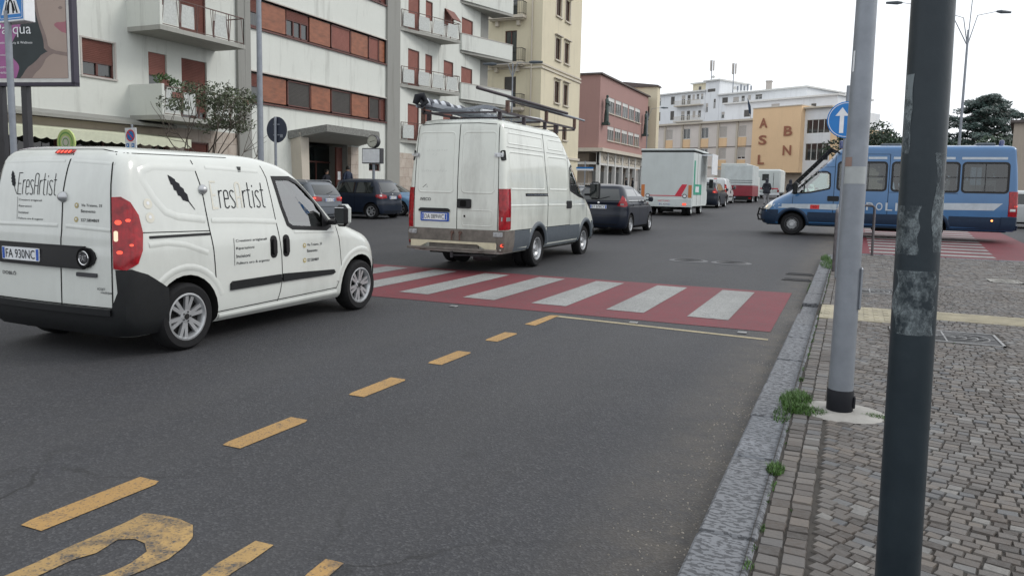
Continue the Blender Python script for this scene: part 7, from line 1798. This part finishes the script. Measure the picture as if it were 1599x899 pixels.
t = thing('info_panel', 'upright pale information panel in front of the portico', 'sign', (-22.6, 90, gz(90))); m = MB(); m.box(-.5, .5, -.08, .08, .3, 3.1, 0, .03); m.box(-.42, .42, -.085, -.078, .5, 3.0, 1); m.build('panel', ['darkmetal', 'plate_white'], t)
t = thing('roadside_railing', 'pale railing in front of the dull red building end wall', 'railing', (-24.5, 76, gz(76))); m = MB()
for k in range(16): m.cyl((-2 + .3 * k, 0, 0), (-2 + .3 * k, 0, 1.1), .03, n=6)
for z in (.15, 1.1): m.cyl((-2, 0, z), (2.5, 0, z), .035, n=6)
m.build('bars', 'frame_white', t)
t = thing('notice_board', 'small white notice on the wall behind the silver car, right edge', 'sign', (7.0, 55.7, 2.3)); m = MB(); m.box(-.3, .3, 0, .05, 0, 1.1); m.build('panel', 'white_sign', t)
# ---------------------------------------------------------------- trucks
M['truck_white'] = pm('truck_white_panel', (.56, .60, .59), .45, var=.05, scale=1.5, dirt=.15); M['tarp'] = pm('truck_tarpaulin', (.50, .54, .54), .6, var=.12, scale=2, dirt=.2); M['truck_red'] = pm('truck_red_paint', (.24, .02, .035), .45, var=.15, dirt=.15); M['decal_green'] = pm('decal_green', (.03, .30, .20), .5); M['decal_orange'] = pm('decal_orange', (.55, .18, .05), .5); M['decal_red'] = pm('decal_red', (.6, .03, .06), .5)
t = thing('food_truck', 'white box-bodied food truck with red and orange tail stripes, ahead of the black hatchback', 'truck', (-8.07, 36.5, gz(37)))
m = MB(); m.box(-1.25, 1.25, 0, 3.7, .44, 3.05, 0, .03); m.build('body', 'truck_white', t, 30)
m = MB(); m.box(-1.28, 1.28, -.03, 3.73, 3.052, 3.14, 0, .02); m.build('roof_trim', 'truck_white', t); m = MB(); m.box(-1.27, 1.27, -.012, 0, 2.98, 3.04); m.box(1.253, 1.262, 0, 3.7, 2.98, 3.04); m.build('gutter', 'seam', t)
m = MB(); m.quad((1.254, 2.0, 3.04), (1.256, 3.6, 3.04), (1.75, 3.6, 2.98), (1.75, 2.0, 2.98)); m.box(1.74, 1.77, 2.0, 3.6, 2.0, 3.0); m.box(1.26, 1.75, 1.98, 2.0, 2.9, 2.96); m.build('side_flap', 'white_sign', t)
m = MB()
for s in (-1, 1): m.box(s * 1.12 - .08, s * 1.12 + .08, -.012, -.003, .86, 1.45)
m.build('tail_marker', 'decal_orange', t)
m = MB(); m.box(-1.0, 1.0, -.010, -.004, .92, .955); m.prism([(.42, .96), (.72, .96), (.98, 1.48), (.74, 1.48)], lambda u, v, d: (u, d, v), -.011, -.004); m.build('tail_stripe', 'decal_red', t)
for s in (-1, 1): m = MB(); m.lathe([(.10, -.014), (.07, -.014)], (s * .88, 0, .93), 'y', 20); m.lathe([(.075, -.012), (.001, -.012)], (s * .88, 0, .93), 'y', 20, 1); m.build('speed_disc', ['ink', 'plate_white'], t)
m = MB(); m.box(-1.22, 1.22, -.07, .0, .48, .80, 0, .015); m.box(-1.24, 1.24, -.09, -.0, .42, .475, 0, .01); m.build('rear_bumper', 'truck_white', t); m = MB(); p, f = text_in('NETTUNO', -.35, .2, .66, .73, .01); m.sheet(p, f, lambda u, v: (u, -.073, v)); m.build('tail_lettering', 'decal_red', t)
plate(t, 'BZ 442WD', -.05, -.075, .545, .5, .1); m = MB(); m.box(.80, .98, -.085, -.06, .50, .60); m.build('taillight', 'red_lit', t); m = MB(); m.box(-1.0, -.82, -.085, -.06, .50, .60); m.build('taillight', 'red_lens', t)
m = MB(); m.box(1.252, 1.258, .15, 2.2, 1.0, 1.5); m.box(1.252, 1.2575, .12, .45, 1.0, 2.6); m.build('side_graphic', 'decal_green', t); m = MB()
for y in (1.0, 2.0): m.box(1.2595, 1.262, y, y + .02, .5, 2.95)
m.build('side_seam', 'seam', t); m = MB(); m.box(1.255, 1.2605, .6, 1.5, 1.12, 1.4); m.build('side_lettering', 'plate_white', t)
for y in (.75, 3.3):
    for s in (1, -1): wheel(t, s * .98, y, .34, .2, s, 'steel', dual=(y < 1), rimmat='truck_white')
m = MB(); m.box(-.5, .5, .1, 5.0, .35, .5); m.cyl((-.8, .75, .34), (.8, .75, .34), .07); m.cyl((-.3, .3, .3), (.3, .35, .3), .12); m.box(-.2, .2, -.0, .2, .28, .44); m.build('underbody', 'well', t)
m = MB(); m.prism([(3.75, .5), (5.3, .5), (5.35, 1.1), (4.95, 1.35), (4.6, 2.1), (3.75, 2.15)], lambda u, v, d: (d, u, v), -1.0, 1.0); m.build('cab', 'truck_white', t, 30)
for s in (1, -1): m = MB(); m.box(s * 1.0, s * 1.35, 4.7, 4.78, 1.5, 1.55); m.box(s * 1.2, s * 1.4, 4.68, 4.8, 1.35, 1.8, 0, .03); m.build('side_mirror', 'black_plastic', t)
t = thing('flatbed_truck', 'white canvas-topped truck with dark red tailboard, far down the street', 'truck', (-7.92, 60.5, gz(61)))
m = MB(); m.box(-1.02, 1.02, 0, 4.0, 1.30, 2.82, 0, .03); m.build('canopy', 'tarp', t); m = MB()
for z in (1.5, 1.66): m.box(-1.03, 1.03, -.01, -.004, z, z + .03)
m.build('canopy_strap', 'seam', t)
m = MB(); m.box(-1.05, 1.05, -.03, 4.0, .5, 1.29, 0, .02); m.build('tailboard', 'truck_red', t); m = MB(); m.box(-.95, .95, -.05, .1, .2, .48); m.build('rear_bumper', 'black_plastic', t); plate(t, 'AF 770MB', -.4, -.055, .40, .5, .11)
for s in (1, -1): m = MB(); m.box(s * .9 - .1, s * .9 + .1, -.06, -.045, .3, .42); m.build('taillight', 'red_lens', t)
for y in (.9, 4.2):
    for s in (1, -1): wheel(t, s * .9, y, .33, .2, s, 'steel', dual=(y < 1))
m = MB(); m.prism([(4.05, .5), (5.6, .5), (5.6, 1.2), (5.3, 2.0), (4.05, 2.05)], lambda u, v, d: (d, u, v), -1.0, 1.0); m.build('cab', 'truck_white', t); m = MB(); m.box(-.5, .5, .1, 5.0, .35, .48); m.build('underbody', 'well', t)
t = thing('camper', 'pale camper van with rounded corners parked beyond the red-backed truck', 'camper van', (-7.3, 76, gz(76)))
m = MB(); m.box(-1.15, 1.15, 0, 5.2, .5, 2.75, 0, .14); m.build('body', 'truck_white', t, 40); m = MB(); m.box(-.5, .1, -.012, -.004, 1.7, 2.3); m.box(.5, .54, -.012, -.004, .8, 2.4); m.build('rear_window', 'glass', t); m = MB(); m.box(-1.0, 1.0, -.012, -.004, .9, 1.0); m.build('tail_stripe', 'decal_red', t)
m = MB(); m.box(-1.1, 1.1, -.06, .1, .32, .55, 0, .03); m.build('rear_bumper', 'white_sign', t)
for s in (1, -1): m = MB(); m.box(s * .98 - .08, s * .98 + .08, -.02, -.004, .62, .85); m.build('taillight', 'red_lens', t)
for y in (1.0, 4.6):
    for s in (1, -1): wheel(t, s * .95, y, .33, .2, s, 'steel')
t = thing('box_truck', 'pale box truck left of the camper, mostly hidden by the red-backed truck', 'truck', (-9.6, 70, gz(70)))
m = MB(); m.box(-1.1, 1.1, 0, 4.5, .8, 3.15, 0, .04); m.build('body', 'truck_white', t); m = MB(); m.box(-1.0, 1.0, 0, 5.5, .5, .78); m.build('chassis', 'well', t); m = MB(); m.prism([(4.6, .5), (6.2, .5), (6.2, 1.2), (5.9, 2.2), (4.6, 2.25)], lambda u, v, d: (d, u, v), -1.0, 1.0); m.build('cab', 'truck_white', t)
for y in (1.0, 5.2):
    for s in (1, -1): wheel(t, s * .95, y, .4, .22, s, 'steel')
# ---------------------------------------------------------------- people and statues
M['skin'] = pm('skin', (.45, .28, .2), .6, var=.03); M['coat_dark'] = pm('coat_dark', (.018, .02, .03), .8, var=.2, scale=9); M['coat_navy'] = pm('coat_navy', (.02, .03, .06), .8, var=.2, scale=9); M['trousers_grey'] = pm('trousers_grey', (.22, .22, .23), .8, var=.1); M['trousers_dark'] = pm('trousers_dark', (.03, .03, .04), .8); M['hair'] = pm('hair', (.02, .016, .012), .6); M['shoe'] = pm('shoe', (.02, .02, .02), .5)
def figure(name, label, loc, rz, mats, H=1.72, pose='stand', hood=False, cat='person', group=None, stride=.12, bulk=1.0):
    """one continuous skinned body; clothing zones are material zones of it"""
    s = H / 1.72; J = {}; E = []
    def j(n, x, y, z, r, p=None, ry=None): r *= bulk; J[n] = (Vector((x, y, z)) * s, (r * s, (ry or r) * s)); E.append((p, n)) if p else None
    j('pel', 0, 0, .95, .15, None, .11); j('wst', 0, 0, 1.10, .13, 'pel', .10); j('chs', 0, 0, 1.30, .17, 'wst', .115); j('nkb', 0, 0, 1.45, .09, 'chs', .075); j('nck', 0, .01, 1.51, .055, 'nkb'); j('hd0', 0, .02, 1.58, .075, 'nck', .09); j('hd1', 0, .02, 1.66, .08, 'hd0', .095); j('hd2', 0, .01, 1.715, .045, 'hd1')
    for sd, st in ((1, stride), (-1, -stride)):
        t = 'R' if sd > 0 else 'L'
        j('hip' + t, sd * .095, 0, .90, .095, 'pel'); j('kne' + t, sd * .10, st * .7 + .02, .50, .062, 'hip' + t); j('ank' + t, sd * .10, st - (.05 if st < 0 else 0), .09, .042, 'kne' + t); j('toe' + t, sd * .11, st + .14, .035, .035, 'ank' + t)
        j('sho' + t, sd * .175, 0, 1.40, .068, 'nkb'); 
        if pose == 'pockets': j('elb' + t, sd * .27, -.06, 1.14, .05, 'sho' + t); j('wri' + t, sd * .19, .09, .98, .036, 'elb' + t); j('hnd' + t, sd * .15, .12, .95, .034, 'wri' + t)
        elif pose == 'statue': j('elb' + t, sd * .24, .06, 1.15, .055, 'sho' + t); j('wri' + t, sd * .10, .16, 1.2 if sd > 0 else 1.05, .04, 'elb' + t); j('hnd' + t, sd * .03, .18, 1.24 if sd > 0 else 1.08, .035, 'wri' + t)
        else: j('elb' + t, sd * .23, -.02, 1.12, .05, 'sho' + t); j('wri' + t, sd * .235, .05 - st * .5, .88, .034, 'elb' + t); j('hnd' + t, sd * .225, .08 - st * .6, .79, .03, 'wri' + t)
    nm = list(J); me = bpy.data.meshes.new(name); me.from_pydata([J[n][0] for n in nm], [(nm.index(a), nm.index(b)) for a, b in E], []); o = bpy.data.objects.new(name, me); COL.objects.link(o)
    md = o.modifiers.new('s', 'SKIN'); 
    for i, n in enumerate(nm): me.skin_vertices[0].data[i].radius = J[n][1]; me.skin_vertices[0].data[i].use_root = (i == 0)
    md.use_smooth_shade = True; sb = o.modifiers.new('u', 'SUBSURF'); sb.levels = 2; sb.render_levels = 2
    dg = bpy.context.evaluated_depsgraph_get(); dg.update(); m2 = bpy.data.meshes.new_from_object(o.evaluated_get(dg), depsgraph=dg); o.modifiers.clear(); o.data = m2; bpy.data.meshes.remove(me)
    for q in mats: m2.materials.append(M[q])
    for p in m2.polygons:
        c = p.center / s; k = 0
        if c.z > 1.52 or (abs(c.x) > .12 and c.z < .86 and c.z > .72 and abs(c.x) > .19): k = 2
        elif c.z < .10: k = 3
        elif c.z < .86: k = 1
        p.material_index = min(k, len(mats) - 1) if len(mats) > 1 else 0; p.use_smooth = True
    t = thing(name, label, cat, loc, rz, group); o.parent = t; o.name = 'body'
    if len(mats) > 1:
        m = MB(); hz = 1.66 * s
        if hood: m.lathe([(.001, .14), (.075, .12), (.115, .05), (.12, -.03), (.105, -.12), (.12, -.19), (.17, -.25)], (0, -.01, hz), 'z', 16); m.v = [(a, b * 1.1, c) for a, b, c in m.v]; m.build('hood', mats[0], t, 60)
        else: m.lathe([(.001, .105), (.07, .09), (.098, .03), (.102, -.02), (.095, -.07)], (0, -.012, hz), 'z', 16); m.v = [(a, b * 1.12, c) for a, b, c in m.v]; m.build('hair', 'hair', t, 60)
        m = MB(); m.box(-.045, -.02, .10, .113, 1.645 * s, 1.657 * s); m.box(.02, .045, .10, .113, 1.645 * s, 1.657 * s); m.box(-.025, .025, .10, .112, 1.585 * s, 1.592 * s); m.tube([(0, .105, 1.655 * s), (0, .125, 1.615 * s)], .012, 6); m.build('face', 'skin', t)
        # jacket skirt
        m = MB(); m.lathe([(.16 * bulk, 1.15), (.18 * bulk, .98), (.20 * bulk, .80), (.18 * bulk, .78)], (0, 0, 0), 'z', 18); m.v = [(a * s, b * .72 * s, c * s) for a, b, c in m.v]; m.build('jacket_hem', mats[0], t, 60)
    return t
figure('person', 'person in a dark hooded jacket and pale trousers walking away down the street', (-5.55, 57.5, gz(57.5)), 0, ['coat_dark', 'trousers_grey', 'skin', 'shoe'], 1.78, 'pockets', True, bulk=1.3)
figure('person', 'person in a dark hood, only head and shoulders above the police van bonnet', (-4.05, 58.5, gz(58.5) + .0), R(20), ['coat_dark', 'trousers_dark', 'skin', 'shoe'], 1.74, 'pockets', True, bulk=1.3)
figure('person', 'person in a dark navy jacket standing at the edge of the entrance', (-21.9, 30.42, .61), R(70), ['coat_navy', 'trousers_dark', 'skin', 'shoe'], 1.76, 'stand')
figure('person', 'person in black in the dark entrance under the canopy', (-22.9, 30.12, .46), R(-100), ['coat_dark', 'trousers_dark', 'skin', 'shoe'], 1.74, 'pockets')
figure('person', 'left one of two people in dark suits talking by the white portico', (-23.2, 84.4, gz(84)), R(-60), ['coat_dark', 'trousers_dark', 'skin', 'shoe'], 1.76, 'pockets')
figure('person', 'right one of two people in dark suits talking by the white portico', (-22.9, 86.0, gz(86)), R(120), ['coat_dark', 'trousers_dark', 'skin', 'shoe'], 1.74, 'pockets')
for y, z, lb in ((80.5, 8.7, 'dark bronze statue on the near corner of the dull red building'), (97.6, 8.7, 'dark bronze statue at the far end of the dull red building front')):
    t = figure('statue', lb, (-24.55, y, z), R(-90), ['bronze'], 2.9, 'statue', cat='statue', group='bronze statues on the dull red building', stride=.03); m = MB(); m.box(-.32, .32, -.4, .35, -.3, -.01, 0, .03); m.lathe([(.16, 1.5), (.24, .8), (.27, .02)], (0, 0, 0), 'z', 14); m.build('pedestal', 'bronze', t, 50)
